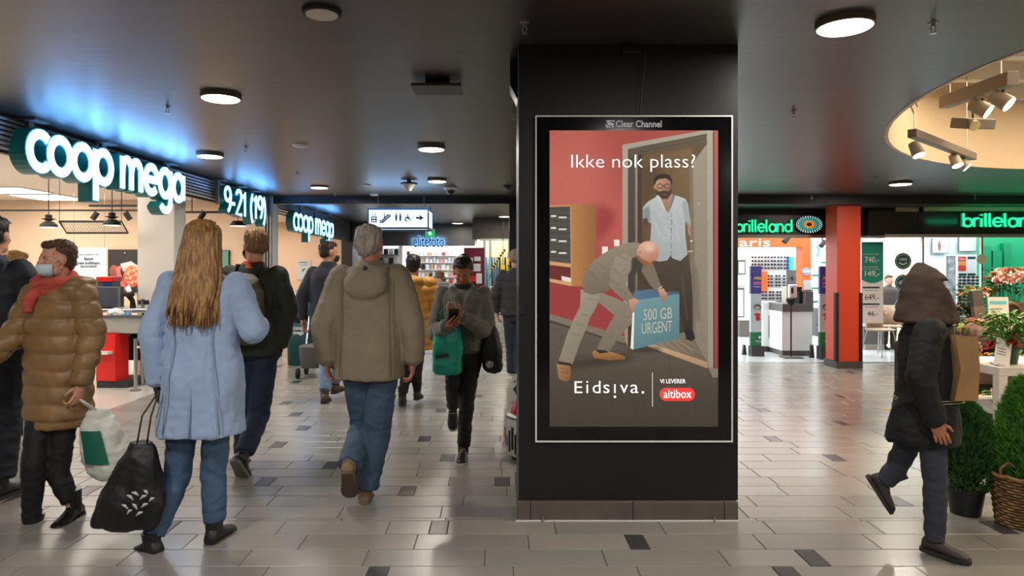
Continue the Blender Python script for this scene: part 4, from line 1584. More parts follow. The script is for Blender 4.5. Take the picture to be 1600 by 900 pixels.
coat(p, [(0.58, 0.17, 0.15, 0, 0), (0.64, 0.20, 0.165, 0, 0), (0.8, 0.200, 0.160, 0, 0), (1.0, 0.200, 0.16, 0, 0), (1.2, 0.195, 0.155, 0, 0), (1.34, 0.20, 0.14, 0, 0), (1.42, 0.17, 0.12, 0, 0), (1.48, 0.11, 0.10, 0, 0)], BP, (0.09, 0.076, 0.06), f_puffer(0.105, 0.018, 4), vox=0.010, extra=ex_, shr=0.085, cuff=0.0)
b = MB()
for k in range(3):
    b.tube([(0.10 * math.cos(R(t)) * (1 + .05 * k), 0.012 + 0.10 * math.sin(R(t)) + 0.012 * k, 1.455 + 0.022 * k - 0.025 * math.sin(R(t)) + 0.008 * math.sin(R(3 * t + 50 * k))) for t in range(0, 361, 20)], 0.026, 8)
b.tube([(0.03, 0.10, 1.45), (0.05, 0.16, 1.38), (0.04, 0.18, 1.30)], [0.035, 0.035, 0.02], 8)
put(p, 'scarf', fuse(b, 0.008, 2, f_folds(0.006, 2, (14, 14, 20))), mat('scarf_coral', (186, 78, 68), 0.9, var=0.15, vscale=10, bump=0.3, bscale=60))
hair_short(p, mat('hair_brown_dark', (84, 54, 36), 0.6, var=0.2, vscale=10, bump=0.3, bscale=80), 1.0, 0.008, 11, back=1)
mask(p, mat('mask_light_blue', (206, 226, 238), 0.8))
PM = p

# ---- person in dark hooded coat at the right (walking right)
Yp, cxp, hp = 3.5, 1450, 1.42
L = px_local(cxp, Yp, hp)
s_ = hp / 1.75


def LS(px, py, d=0.0):
    """figure facing +x (rz=-90): forward = image right, left side = away from the camera"""
    x = (px - cxp) / F * Yp / s_
    return (-d, x, (CAMZ + (PY - py) / F * Yp) / s_) if False else (d, x, (CAMZ + (PY - py) / F * Yp) / s_)


p = person('person in black coat with brown hood and a thin pale line walking past the flowers', (X(cxp, Yp), Yp, 0), hp, R(-118),
           knees=[LS(1408, 742, -0.09), LS(1458, 745, 0.09)], ankles=[LS(1392, 768, -0.10), LS(1458, 838, 0.05)],
           elbows=[(-0.27, 0.02, 1.16), (0.27, -0.06, 1.14)], wrists=[(-0.12, 0.20, 1.27), (0.28, 0.02, 0.88)],
           foot=((58, 0), (2, -20)), head=(-6, 6, 0), hands=((1, 0, 0), (-1, 0, 0)), curl=(50, 35), vox=0.008, skin=SKIN2)
DC = mat('coat_black', (10, 10, 11), 0.8, var=0.15, vscale=6, bump=0.2, bscale=60)
trousers(p, mat('leggings_dark', (50, 54, 66), 0.8), 0.085, 0.066, 0.056, hem=0.0, seed=11)
shoes(p, mat('boot_grey_brown', (52, 46, 42), 0.6), SOLEB, 0.09)
coat(p, [(0.70, 0.20, 0.205, 0, -0.035), (0.78, 0.195, 0.20, 0, -0.03), (0.95, 0.185, 0.175, 0, -0.01), (1.1, 0.185, 0.165, 0, 0), (1.25, 0.20, 0.165, 0, 0), (1.36, 0.20, 0.155, 0, 0), (1.43, 0.165, 0.125, 0, 0), (1.49, 0.105, 0.10, 0, 0)], DC, (0.09, 0.078, 0.06), f_folds(0.010, 13, (6, 6, 5)), shr=0.085, cuff=0.0)
b = MB()
b.loft([(1.45, .20, .18, 0, -.01), (1.51, .17, .17, 0, -.01), (1.58, .14, .16, 0, -.0), (1.66, .112, .145, 0, -.005), (1.73, .085, .115, 0, -.015), (1.79, .045, .065, 0, -.03), (1.825, .015, .02, 0, -.04)], 24)
hd = fuse(b, 0.010, 3, f_folds(0.006, 15, (9, 9, 9)))
bmm = bmesh.new()
bmm.from_mesh(hd)
dl = [v for v in bmm.verts if v.co.y > 0.075 and abs(v.co.x) < .075 and 1.53 < v.co.z < 1.71]
bmesh.ops.delete(bmm, geom=dl, context='VERTS')
bmm.to_mesh(hd)
bmm.free()
o = put(p, 'hood', hd, mat('hood_brown', (58, 40, 30), 0.85, var=0.2, vscale=6))
sd = o.modifiers.new('solid', 'SOLIDIFY')
sd.thickness = 0.008
b = MB()
for k in range(2):
    z = 0.98 - 0.016 * k
    b.tube([(0.196 * math.cos(R(t)), 0.192 * math.sin(R(t)), z + 0.008 * math.sin(R(2 * t))) for t in range(0, 361, 12)], 0.003, 6)
b.build('reflective_line', mat('reflective_tan', (176, 158, 126), 0.4), p['root'], smooth=True)

# ---- gray jacket person half hidden behind the pillar
Yp, cxp, hp = 8.8, 806, 1.70
L = px_local(cxp, Yp, hp)
p = person('person in charcoal jacket, navy trousers and white sneakers half behind the black pillar', (X(cxp, Yp), Yp, 0), hp, 0,
           knees=[L(799, 548, 0.04), L(811, 548, 0.0)], ankles=[L(799, 588, 0.0), L(811, 588, -0.1)],
           elbows=[(-0.27, -0.02, 1.15), (0.27, 0.02, 1.15)], wrists=[(-0.25, 0.06, 0.92), (0.25, 0.08, 0.92)],
           foot=((0, 10), (10, -8)), head=(0, 0, 0), hands=((1, 0, 0), (-1, 0, 0)), vox=0.014)
trousers(p, mat('trousers_navy', (34, 42, 60), 0.8), 0.09, 0.07, 0.06, vox=0.016)
shoes(p, mat('sneaker_white', (214, 210, 200), 0.6), SOLEW, 0.0)
coat(p, std_rings(0, 0, 0.88, (0.20, 0.14), (0.20, 0.14), (0.205, 0.135)), mat('jacket_charcoal', (50, 50, 52), 0.8), (0.085, 0.07, 0.056), f_puffer(0.12, 0.012), vox=0.014, name='jacket')
hair_short(p, mat('hair_sandy', (150, 124, 100), 0.6), 1.0, 0.006, 21)

# ---- dark figure cut by the left edge
Yp, cxp, hp = 4.25, -12, 1.78
L = px_local(cxp, Yp, hp)
p = person('person in navy jacket and dark trousers cut by the left edge of the picture', (X(cxp, Yp), Yp, 0), hp, 0,
           knees=[L(-30, 665, 0.02), L(2, 665, 0.04)], ankles=[L(-30, 765, -0.05), L(3, 757, 0.0)],
           elbows=[(-0.29, 0, 1.15), (0.27, 0.06, 1.13)], wrists=[(-0.28, 0.08, 0.9), (0.24, 0.20, 0.95)],
           foot=((6, 6), (0, -4)), head=(0, 0, 0), hands=((1, 0, 0), (-1, 0, 0)), vox=0.010)
trousers(p, mat('trousers_ink', (24, 28, 38), 0.8), 0.1, 0.08, 0.068)
shoes(p, SHOEB, SOLEB, 0.02)


def ex_(b):
    b.ell((0, -0.10, 1.46), (0.135, 0.085, 0.08), None, 20, 12)


coat(p, std_rings(0, 0, 0.84, (0.21, 0.15), (0.205, 0.145), (0.215, 0.14)), mat('jacket_navy', (22, 28, 40), 0.7, var=0.2, vscale=6), (0.09, 0.075, 0.06), f_folds(0.008, 31, (7, 7, 8)), extra=ex_, name='jacket')
hair_short(p, MATS['hair_black'], 1.06, 0.006, 23, back=1)

# ---- blonde person inside the opening, far left
Yp, cxp, hp = 6.0, 24, 1.60
p = person('blonde shopper in a blue-grey jacket at the far left inside the supermarket entrance', (X(cxp, Yp), Yp, 0), hp, R(-30),
           knees=[(-0.09, 0.03, 0.50), (0.09, 0.0, 0.50)], ankles=[(-0.09, 0, 0.084), (0.10, 0, 0.084)],
           elbows=[(-0.26, 0.02, 1.15), (0.26, 0.02, 1.15)], wrists=[(-0.22, 0.18, 1.0), (0.22, 0.18, 1.0)],
           head=(0, 0, 0), hands=((1, 0, 0), (-1, 0, 0)), vox=0.012)
trousers(p, BLKC, 0.09, 0.07, 0.06, vox=0.014)
shoes(p, SHOEB, SOLEB, 0.02)
coat(p, std_rings(0, 0, 0.88, (0.20, 0.14), (0.19, 0.13), (0.20, 0.135)), mat('jacket_blue_grey', (86, 98, 116), 0.8, var=0.15, vscale=8), (0.08, 0.068, 0.055), f_folds(0.008, 35), vox=0.012, name='jacket')
hair_short(p, mat('hair_golden', (176, 128, 70), 0.6, var=0.2, vscale=10, stretch=(4, 4, 1)), 1.12, 0.010, 25, back=1)

# ---- small figures far away
Yp, cxp, hp = 12.0, 687, 1.36
p = person('small person in dark jacket and brown brimmed hat before the bright photo shop', (X(cxp, Yp), Yp, 0), hp, PI,
           knees=[(-0.09, 0.03, 0.50), (0.09, 0.0, 0.50)], ankles=[(-0.09, 0, 0.084), (0.10, 0, 0.084)],
           elbows=[(-0.26, 0.02, 1.15), (0.26, 0.02, 1.15)], wrists=[(-0.22, 0.12, 0.95), (0.22, 0.12, 0.95)], hands=((1, 0, 0), (-1, 0, 0)), vox=0.018)
trousers(p, BLKC, 0.09, 0.07, 0.06, vox=0.018)
shoes(p, SHOEB, SOLEB, 0.02)
coat(p, std_rings(0, 0, 0.80, (0.20, 0.14), (0.19, 0.13), (0.20, 0.135)), mat('jacket_ink', (30, 34, 42), 0.8), vox=0.018, name='jacket')
MB().lathe([(0.14, 0.05), (0.145, 0.055), (0.10, 0.07), (0.095, 0.15), (0.06, 0.175), (0.001, 0.18)], p['hc'], 20).build('hat', mat('hat_brown', (120, 84, 56), 0.8), p['root'], smooth=50)
Yp, cxp, hp = 12.3, 1389, 1.34
p = person('small dark-clothed person behind the optician window beside the round seals', (X(cxp, Yp), Yp, 0), hp, PI,
           knees=[(-0.09, 0.03, 0.50), (0.09, 0.0, 0.50)], ankles=[(-0.09, 0, 0.084), (0.10, 0, 0.084)],
           elbows=[(-0.26, 0.02, 1.15), (0.26, 0.02, 1.15)], wrists=[(-0.22, 0.12, 0.95), (0.22, 0.12, 0.95)], hands=((1, 0, 0), (-1, 0, 0)), vox=0.018)
trousers(p, BLKC, 0.09, 0.07, 0.06, vox=0.018)
shoes(p, SHOEB, SOLEB, 0.02)
coat(p, std_rings(0, 0, 0.85, (0.20, 0.14), (0.19, 0.13), (0.20, 0.135)), mat('jacket_slate', (70, 64, 62), 0.8), vox=0.018, name='jacket')
hair_short(p, MATS['hair_dark_brown'], 1.0, 0.004, 41, vox=0.012)
# ------------------------------------------------------------------ ceiling fixtures
HOUS = mat('lamp_housing', (96, 84, 72), 0.5)


def on_ceiling(px, py):
    """point of the ceiling seen at a pixel"""
    Y = 4.0
    for _ in range(60):
        z = ceil_z((px - PX) / F * Y, Y)
        Y2 = (z - CAMZ) * F / (PY - py)
        Y = Y * 0.5 + Y2 * 0.5
    return Vector(((px - PX) / F * Y, Y, ceil_z((px - PX) / F * Y, Y)))


lamp_spots = [((1320, 34), 0.30, 'glowing round ceiling lamp, the largest, above the right side of the pillar', 0.045),
              ((345, 148), 0.30, 'glowing round ceiling lamp over the woman in the light blue coat', 0.045),
              ((328, 240), 0.30, 'glowing round ceiling lamp near the shutter rails, next after the large left one', 0.05),
              ((674, 228), 0.30, 'glowing round ceiling lamp in the middle of the hall, with a dark rim', 0.055),
              ((683, 280), 0.29, 'glowing round ceiling lamp just above the white dome camera', 0.05),
              ((499, 291), 0.29, 'glowing round ceiling lamp above the second supermarket sign', 0.04),
              ((1407, 285), 0.28, 'glowing round ceiling lamp right of the red pillar', 0.04),
              ((1477, 309), 0.26, 'glowing round ceiling lamp close above the brass strip of the optician front', 0.03),
              ((715, 347), 0.32, 'small far glowing ceiling lamp right of the direction sign', 0.05),
              ((789, 337), 0.32, 'small far glowing ceiling lamp beside the dark pier', 0.04)]


def downlight(p, d, label, hh, power, group=None):
    r = thing('ceiling_lamp', label, 'ceiling lamp', (p.x, p.y, p.z - hh), 0, group)
    MB().lathe([(d / 2, 0.004), (d / 2 + 0.006, 0.006), (d / 2 + 0.006, hh), (0.0, hh)], n=36).build('housing', HOUS, r, smooth=40)
    MB().lathe([(0.0, -0.002), (d / 2 - 0.012, -0.002), (d / 2 - 0.004, 0.004), (0.0, 0.004)], n=36).build('diffuser', LAMP_ON, r, smooth=40)
    a = area('lamp_beam', (p.x, p.y, p.z - hh - 0.012), (0, 0, 0), d * 0.9, d * 0.9, power, (1.0, 0.93, 0.82), 'DISK')
    return r


for (a, b), d, lb, hh in lamp_spots:
    p_ = on_ceiling(a, b)
    downlight(p_, d * .93, lb, hh * .8, 26)
for i, (x, yy) in enumerate(((-2.0, 1.6), (1.2, 1.0), (-0.6, -1.2), (3.2, -0.6), (-3.2, -0.8), (5.4, 0.2))):
    area('hall_fill_beam', (x, yy, 2.69), (0, 0, 0), 0.28, 0.28, 44, (1.0, 0.94, 0.87), 'DISK')  # unseen lamps over and behind the camera, added as front fill

# dark flush lamp, vents
p_ = on_ceiling(503, 17)
r = thing('ceiling_lamp', 'unlit pale round flush lamp with a dark ring near the top edge', 'ceiling lamp', (p_.x, p_.y, p_.z - 0.02))
MB().lathe([(0.083, 0.0), (0.095, 0.003), (0.10, 0.02), (0.0, 0.02)], n=32).build('housing', BLACKM, r, smooth=40)
MB().lathe([(0.0, -0.003), (0.08, -0.003), (0.083, 0.004), (0.0, 0.004)], n=32).build('diffuser', mat('diffuser_off', (196, 190, 178), 0.5), r, smooth=40)
p_ = on_ceiling(470, 227)
o = MB().lathe([(0.0, -0.004), (0.07, -0.004), (0.09, 0.012), (0.0, 0.012)], (p_.x, p_.y, p_.z - 0.012), 28).build('air_valve', mat('valve_white', (200, 196, 190), 0.5), None, smooth=40)
tag(o, 'small pale round air valve in the ceiling between two glowing lamps', 'vent')
p_ = on_ceiling(684, 128)
r = thing('ceiling_vent', 'dark rectangular panel hanging just below the ceiling left of the pillar', 'vent', (p_.x, p_.y, p_.z - 0.05))
MB().box(0, 0, 0.0, 0.34, 0.26, 0.02).build('plate', mat('vent_dark', (58, 54, 52), 0.5), r, bevel=0.004)
MB().box(0, 0, 0.03, 0.16, 0.10, 0.04).build('collar', BLACKM, r)
p_ = on_ceiling(572, 289)
tag(MB().lathe([(0, -0.01), (0.07, -0.01), (0.08, 0.005), (0, 0.005)], (p_.x, p_.y, p_.z - 0.006), 24).build('air_valve', MATS['valve_white'], None, smooth=40), 'tiny pale ceiling disc left of the loudspeaker cone', 'vent')
for (a, b, lb) in ((595, 317.5, 'low pale disc fitting under the dark beam above the direction sign'),):
    tag(MB().lathe([(0, -0.01), (0.07, -0.01), (0.08, 0.02), (0, 0.02)], (X(585, 11.9), 11.9, 2.745 - 0.01), 24).build('smoke_detector', MATS['valve_white'], None, smooth=40), lb, 'detector')
for (a, b, lb, dd) in ((748, 347, 'grey smoke detector between the two far ceiling lamps', 0.2), (741, 355, 'far flat ceiling disc behind the smoke detector', 0.2)):
    p_ = on_ceiling(a - 2, b - 4)
    tag(MB().lathe([(0, -0.03), (dd * .4, -0.03), (dd / 2, 0.0), (0, 0.0)], (p_.x, p_.y, p_.z), 24).build('smoke_detector', MATS['valve_white'], None, smooth=40), lb, 'detector')
# cone loudspeaker
p_ = on_ceiling(639, 282)
r = thing('ceiling_loudspeaker', 'white cone-shaped fitting hanging from the ceiling above the direction sign', 'loudspeaker', p_)
MB().lathe([(0.0, -0.16), (0.03, -0.155), (0.055, -0.11), (0.10, -0.055), (0.0, -0.05)], n=24).build('cone', mat('cone_white', (190, 184, 172), 0.5), r, smooth=50)
MB().lathe([(0.0, -0.055), (0.13, -0.055), (0.12, -0.035), (0.03, -0.02), (0.03, 0.0), (0.0, 0.0)], n=24).build('base_plate', mat('plate_dark', (50, 48, 48), 0.5), r, smooth=50)
# dome cameras
for (a, b, lb, m1) in ((704, 293, 'white dome security camera with a black globe', MATS['valve_white']), (794, 290, 'small black dome camera near the pillar', BLACKM)):
    p_ = on_ceiling(a, b)
    k = 1.0 if m1 is not BLACKM else 0.6
    r = thing('security_camera', lb, 'camera', p_)
    MB().lathe([(0.0, -0.03), (0.09 * k, -0.03), (0.125 * k, -0.012), (0.125 * k, 0.0), (0, 0)], n=28).build('base', m1, r, smooth=50)
    MB().lathe([(0.0, -0.115 * k), (0.03 * k, -0.108 * k), (0.06 * k, -0.082 * k), (0.074 * k, -0.05 * k), (0.076 * k, -0.03), (0, -0.03)], n=24).build('globe', mat('dome_black', (20, 22, 26), 0.1), r, smooth=60)
    if k == 1.0:
        MB().lathe([(0.078, -0.05), (0.084, -0.045), (0.09, -0.03), (0.078, -0.03)], n=24).build('ring', m1, r, smooth=60)
# sprinklers
sp_m = mat('sprinkler_metal', (180, 178, 172), 0.3, metal=0.8)
sprs = [(820, 36, 1.2, 'near the upper left corner of the pillar'), (1458, 36, 1.2, 'near the top right corner, left of the round recess'), (262, 166, 1.0, 'left of the large left ceiling lamp'),
        (384, 229, 1.0, 'between the left ceiling lamps and the middle air valve'), (803, 176, 1.0, 'close to the left edge of the pillar, second from the top'), (1240, 174, 1.1, 'right of the pillar at the height of its screen'),
        (795, 235, 1.0, 'close to the left edge of the pillar, third from the top'), (464, 271, 1.0, 'above and right of the 9-21 sign'), (523, 301, 1.0, 'just before the beam, right of the lamp over the second sign'),
        (790, 278, 1.0, 'right above the small black dome camera'), (1370, 277, 1.0, 'left of the round lamp by the red pillar'), (1268, 305, 1.0, 'just before the beam above the eye emblem'), (1523, 305, 1.0, 'in front of the beam above the right green letters')]
spr0 = None
for a, b, k, lb in sprs:
    p_ = on_ceiling(a, b)
    lab = 'small metal sprinkler head ' + lb
    if spr0 is None:
        r = spr0 = thing('sprinkler', lab, 'sprinkler', p_, 0, 'ceiling sprinklers')
        MB().lathe([(0.0, -0.004), (0.024, -0.004), (0.028, 0.0), (0, 0)], n=20).build('escutcheon', ALU, r, smooth=40)
        MB().lathe([(0.0, -0.02), (0.010, -0.02), (0.010, -0.004), (0, -0.004)], n=12).build('stem', sp_m, r, smooth=40)
        fm = MB()
        fm.tube([(-0.008, 0, -0.02), (-0.014, 0, -0.035), (-0.004, 0, -0.052)], 0.003, 6)
        fm.tube([(0.008, 0, -0.02), (0.014, 0, -0.035), (0.004, 0, -0.052)], 0.003, 6)
        fm.tube([(-0.005, 0, -0.052), (0.005, 0, -0.052)], 0.004, 6)
        fm.build('yoke', sp_m, r, smooth=40)
        MB().lathe([(0.0, -0.056), (0.017, -0.056), (0.015, -0.052), (0, -0.052)], n=14).build('deflector', sp_m, r, smooth=40)
    else:
        dup(spr0, p_, 0, lab)

# track spots in the round recess
RL = mat('track_grey', (112, 102, 92), 0.45)
SPG = mat('spot_body', (150, 140, 124), 0.4)


def rail(p0, p1, label, wd, hh, rods):
    mid = (p0 + p1) / 2
    r = thing('light_rail', label, 'light rail', mid)
    d = (p1 - p0)
    L = d.length
    ang = math.atan2(d.y, d.x)
    q = MB(Matrix.Translation(mid) @ Matrix.Rotation(ang, 4, 'Z') @ Matrix.Rotation(-math.asin(d.z / L), 4, 'Y'))
    q.box(0, 0, 0, L, wd, hh)
    q.build('rail', RL, r, world=True, bevel=0.004)
    for t in rods:
        pp = p0.lerp(p1, t)
        MB().cyl(pp, (pp.x, pp.y, 3.53), 0.005, n=6).build('rod', CHROME, r, world=True)
    return r


def spot(pos, aim, label, k=1.0):
    r = thing('track_spotlight', label, 'spotlight', pos)
    a = (Vector(aim)).normalized()
    q = MB().tube([-a * 0.10 * k, -a * 0.09 * k, a * 0.05 * k], [0.03 * k, 0.05 * k, 0.062 * k], 22)
    q.build('housing', SPG, r, smooth=40)
    MB().tube([a * 0.045 * k, a * 0.054 * k], [0.056 * k, 0.055 * k], 22).build('lens', emis('spot_lens', (255, 238, 205), 9.0), r, smooth=40)
    MB().tube([(0, 0, 0), (0, 0, 0.09)], 0.012, 8).build('arm', BLACKM, r)
    l = bpy.data.lights.new('spot_beam', 'SPOT')
    l.energy = 170
    l.spot_size = R(75)
    l.spot_blend = 0.5
    l.color = (1, 0.86, 0.68)
    l.shadow_soft_size = 0.05
    lo = bpy.data.objects.new('spot_beam', l)
    COL.objects.link(lo)
    lo.location = Vector(pos) + a * 0.08 * k
    lo.rotation_euler = a.to_track_quat('-Z', 'Y').to_euler()
    return r


rail(P(1425, 208, 5.75), P(1520, 245, 7.0), 'lower light rail with three lit spots under the round recess', 0.07, 0.07, (0.03, 0.88))
rail(P(1475, 160, 6.3), P(1583, 122, 5.3), 'upper thick dark light rail inside the round recess', 0.09, 0.11, (0.1, 0.85))
spot(P(1433, 236, 5.75), (0.15, -0.35, -0.85), 'lit spotlight at the left end of the lower rail', 0.85)
spot(P(1494, 253, 6.6), (0.1, -0.35, -0.8), 'lit spotlight second from the right on the lower rail', 0.85)
spot(P(1506, 257, 6.85), (0.55, -0.4, -0.7), 'lit spotlight at the right end of the lower rail', 0.85)
spot(P(1535, 170, 5.75), (0.6, -0.6, -0.6), 'bright spotlight in the middle of the upper rail', 1.05)
spot(P(1567, 158, 5.4), (0.5, -0.6, -0.65), 'bright spotlight near the right end of the upper rail', 1.05)
p_ = P(1520, 193, 6.0)
r = thing('track_spotlight', 'unlit square spotlight head with a round grille below the upper rail', 'spotlight', p_)
MB().box(0, 0, 0, 0.27, 0.2, 0.09, rz=0.1, rx=0.25).build('housing', RL, r, bevel=0.008)
MB().tube([(-0.06, -0.09, -0.03), (-0.06, -0.115, -0.045)], 0.045, 20).build('lens', mat('lens_dull', (200, 186, 140), 0.4), r)
MB().cyl((0, 0, 0.04), (0, 0, 0.30), 0.008).build('arm', BLACKM, r)
# ------------------------------------------------------------------ the advertising screen
# picture painted in python at the screen's own place; coordinates are the photo's pixels on the (frontal) screen


class Canvas:
    def __init__(s, x0, y0, x1, y1, k):
        s.x0, s.y0, s.k = x0, y0, k
        s.w, s.h = int((x1 - x0) * k), int((y1 - y0) * k)
        s.a = np.zeros((s.h, s.w, 3), np.float32)

    def mask(s, pts, blur=0.0, ss=2):
        pts = [((a - s.x0) * s.k, (b - s.y0) * s.k) for a, b in pts]
        xs = [p[0] for p in pts]
        ys = [p[1] for p in pts]
        pad = int(blur * s.k * 2) + 2
        X0, X1 = max(0, int(min(xs)) - pad), min(s.w, int(max(xs)) + pad + 1)
        Y0, Y1 = max(0, int(min(ys)) - pad), min(s.h, int(max(ys)) + pad + 1)
        if X1 <= X0 or Y1 <= Y0:
            return None
        acc = np.zeros((Y1 - Y0, X1 - X0), np.float32)
        for oy in range(ss):
            yy = np.arange(Y0, Y1)[:, None] + (oy + 0.5) / ss
            for ox in range(ss):
                xx = np.arange(X0, X1)[None, :] + (ox + 0.5) / ss
                ins = np.zeros((Y1 - Y0, X1 - X0), bool)
                n = len(pts)
                for i in range(n):
                    ax, ay = pts[i]
                    bx, by = pts[(i + 1) % n]
                    if ay == by:
                        continue
                    c = (yy >= min(ay, by)) & (yy < max(ay, by))
                    xi = ax + (yy - ay) * (bx - ax) / (by - ay)
                    ins ^= (c & (xx < xi))
                acc += ins
        acc /= ss * ss
        r = int(blur * s.k)
        if r > 0:
            for _ in range(2):
                for ax in (0, 1):
                    c = np.cumsum(np.pad(acc, [(r + 1, r) if j == ax else (0, 0) for j in (0, 1)], mode='edge'), axis=ax)
                    m = 2 * r + 1
                    acc = (c[m:, :] - c[:-m, :]) / m if ax == 0 else (c[:, m:] - c[:, :-m]) / m
        return X0, X1, Y0, Y1, acc

    def poly(s, pts, col, col2=None, d=(0, 1), blur=0.0, op=1.0):
        """fill, optionally a linear gradient col->col2 along direction d"""
        r = s.mask(pts, blur)
        if r is None:
            return
        X0, X1, Y0, Y1, m = r
        c = np.array(col, np.float32) / 255
        if col2 is not None:
            c2 = np.array(col2, np.float32) / 255
            gx = (np.arange(X0, X1)[None, :] / s.k + s.x0) * d[0] + (np.arange(Y0, Y1)[:, None] / s.k + s.y0) * d[1]
            pr = [a * d[0] + b * d[1] for a, b in pts]
            t = np.clip((gx - min(pr)) / (max(pr) - min(pr) + 1e-6), 0, 1)[..., None]
            c = c * (1 - t) + c2 * t
        m = (m * op)[..., None]
        s.a[Y0:Y1, X0:X1] = s.a[Y0:Y1, X0:X1] * (1 - m) + c * m

    def line(s, pts, w_, col, op=1.0, blur=0):
        L2, Q2 = strip(pts, w_ / 2)
        for i in range(len(pts) - 1):
            s.poly([L2[i], L2[i + 1], Q2[i + 1], Q2[i]], col, op=op, blur=blur)

    def ell(s, cx, cy, rx, ry, col, col2=None, d=(0, 1), blur=0, op=1, rot=0):
        c, q = math.cos(R(rot)), math.sin(R(rot))
        s.poly([(cx + a * c - b * q, cy + a * q + b * c) for a, b in circ(0, 0, rx, ry, 28)], col, col2, d, blur, op)

    def noise(s, amp, seed=1):
        g = np.random.RandomState(seed).normal(0, amp, (s.h // 2 + 1, s.w // 2 + 1)).astype(np.float32)
        g = np.repeat(np.repeat(g, 2, 0), 2, 1)[:s.h, :s.w, None]
        s.a = s.a + g / 255

    def image(s, name):
        im = bpy.data.images.new(name, s.w, s.h)
        a = np.ones((s.h, s.w, 4), np.float32)
        a[..., :3] = np.clip(s.a[::-1], 0, 1)
        im.pixels.foreach_set(a.ravel())
        im.update()
        return im


def image_mat(name, im, emit=1.0, rough=0.3):
    m = bpy.data.materials.new(name)
    m.use_nodes = True
    nt = m.node_tree
    b = nt.nodes['Principled BSDF']
    t = nt.nodes.new('ShaderNodeTexImage')
    t.image = im
    b.inputs['Roughness'].default_value = rough
    if emit:
        b.inputs['Base Color'].default_value = (0.01, 0.01, 0.01, 1)
        nt.links.new(t.outputs[0], b.inputs['Emission Color'])
        b.inputs['Emission Strength'].default_value = emit
    else:
        nt.links.new(t.outputs[0], b.inputs['Base Color'])
    return m


def picture(name, x0, x1, z0, z1, yy, m, parent, thick=0.002):
    me = bpy.data.meshes.new(name)
    me.from_pydata([(x0, yy, z0), (x1, yy, z0), (x1, yy, z1), (x0, yy, z1), (x0, yy + thick, z0), (x1, yy + thick, z0), (x1, yy + thick, z1), (x0, yy + thick, z1)], [],
                   [(0, 1, 2, 3), (5, 4, 7, 6), (4, 0, 3, 7), (1, 5, 6, 2), (3, 2, 6, 7), (4, 5, 1, 0)])
    uv = me.uv_layers.new(name='uv')
    for i, c in enumerate([(0, 0), (1, 0), (1, 1), (0, 1)]):
        uv.data[i].uv = c
    if parent is not None:
        off = Vector((0, 0, 0))
        q = parent
        while q is not None:
            off += q.location
            q = q.parent
        for v in me.vertices:
            v.co -= off
    return link(name, me, m, parent)


cv = Canvas(858, 206, 1118.5, 664, 3)
P_ = cv.poly
P_(rect2(850, 200, 1125, 670), (170, 76, 68), (146, 54, 52), (-0.35, 1))
cv.ell(900, 290, 60, 90, (204, 112, 96), blur=30, op=0.75)
cv.ell(965, 370, 30, 70, (204, 100, 88), blur=18, op=0.6)
P_([(858, 440), (975, 440), (975, 530), (858, 490)], (150, 50, 52), blur=10, op=0.6)
cv.line([(857, 218), (892, 206)], 0.8, (200, 130, 120), 0.7)
# floor
P_([(856, 490), (905, 506), (990, 535), (1000, 543), (1012, 540), (1103, 573), (1120, 590), (1120, 670), (856, 670)], (98, 86, 72), (66, 58, 48), (0, 1))
P_([(856, 489), (973, 524), (974, 536), (900, 512), (856, 500)], (126, 112, 96))
P_([(856, 499), (975, 536), (975, 537.5), (856, 501.5)], (52, 44, 38), blur=1)
for k in range(12):
    yb_ = 505 + k * 14 + k * k * 0.6
    cv.line([(856, yb_ + 10), (1120, yb_ - 34 + k * 2)], 0.5, (62, 54, 46), 0.6)
for k in range(9):
    cv.line([(880 + 32 * k, 520), (820 + 46 * k, 670)], 0.5, (64, 56, 48), 0.5)
P_(rect2(850, 600, 1125, 670), (58, 50, 40), blur=20, op=0.45)
# doorway interior
P_([(978, 232), (1102, 214), (1102, 570), (1010, 540), (978, 540)], (96, 72, 46), (58, 44, 32), (0, 1))
P_([(1000, 245), (1078, 232), (1078, 420), (1000, 420)], (122, 96, 62), (92, 70, 46), (-1, 0.3), blur=3)
P_([(1000, 262), (1030, 256), (1040, 300), (1000, 320)], (84, 62, 40), blur=5, op=.7)
cv.line([(1046, 262), (1046, 300)], 0.8, (84, 64, 42))
# hallway floor and sill
P_([(1004, 534), (1078, 515), (1103, 552), (1103, 572)], (140, 124, 102), (104, 92, 76), (1, 0))
for k in range(7):
    cv.line([(1022 + 11 * k, 530 - 1.2 * k), (1050 + 10 * k, 552 - k)], 0.4, (196, 186, 166), .7)
cv.line([(1040, 524), (1104, 558)], 0.5, (196, 186, 166), .7)
P_([(1009, 540), (1016, 536), (1102, 564), (1102, 574)], (196, 160, 122), (168, 134, 98), (0, 1))
# open door leaf
P_([(1075, 262), (1101, 227), (1103, 567), (1082, 530), (1076, 430)], (158, 146, 126), (132, 120, 102), (0, 1))
P_([(1075, 262), (1079, 258), (1084, 530), (1078, 520)], (120, 106, 88), blur=1)
P_([(1080, 420), (1086, 415), (1090, 500), (1084, 500)], (98, 86, 72), blur=3, op=.6)
cv.ell(1088.5, 319, 0.8, 1.2, (226, 220, 206))
cv.ell(1077, 377, 2.4, 1.1, (236, 224, 190))
cv.line([(1071, 393.5), (1079, 392.5)], 1.4, (230, 216, 184))
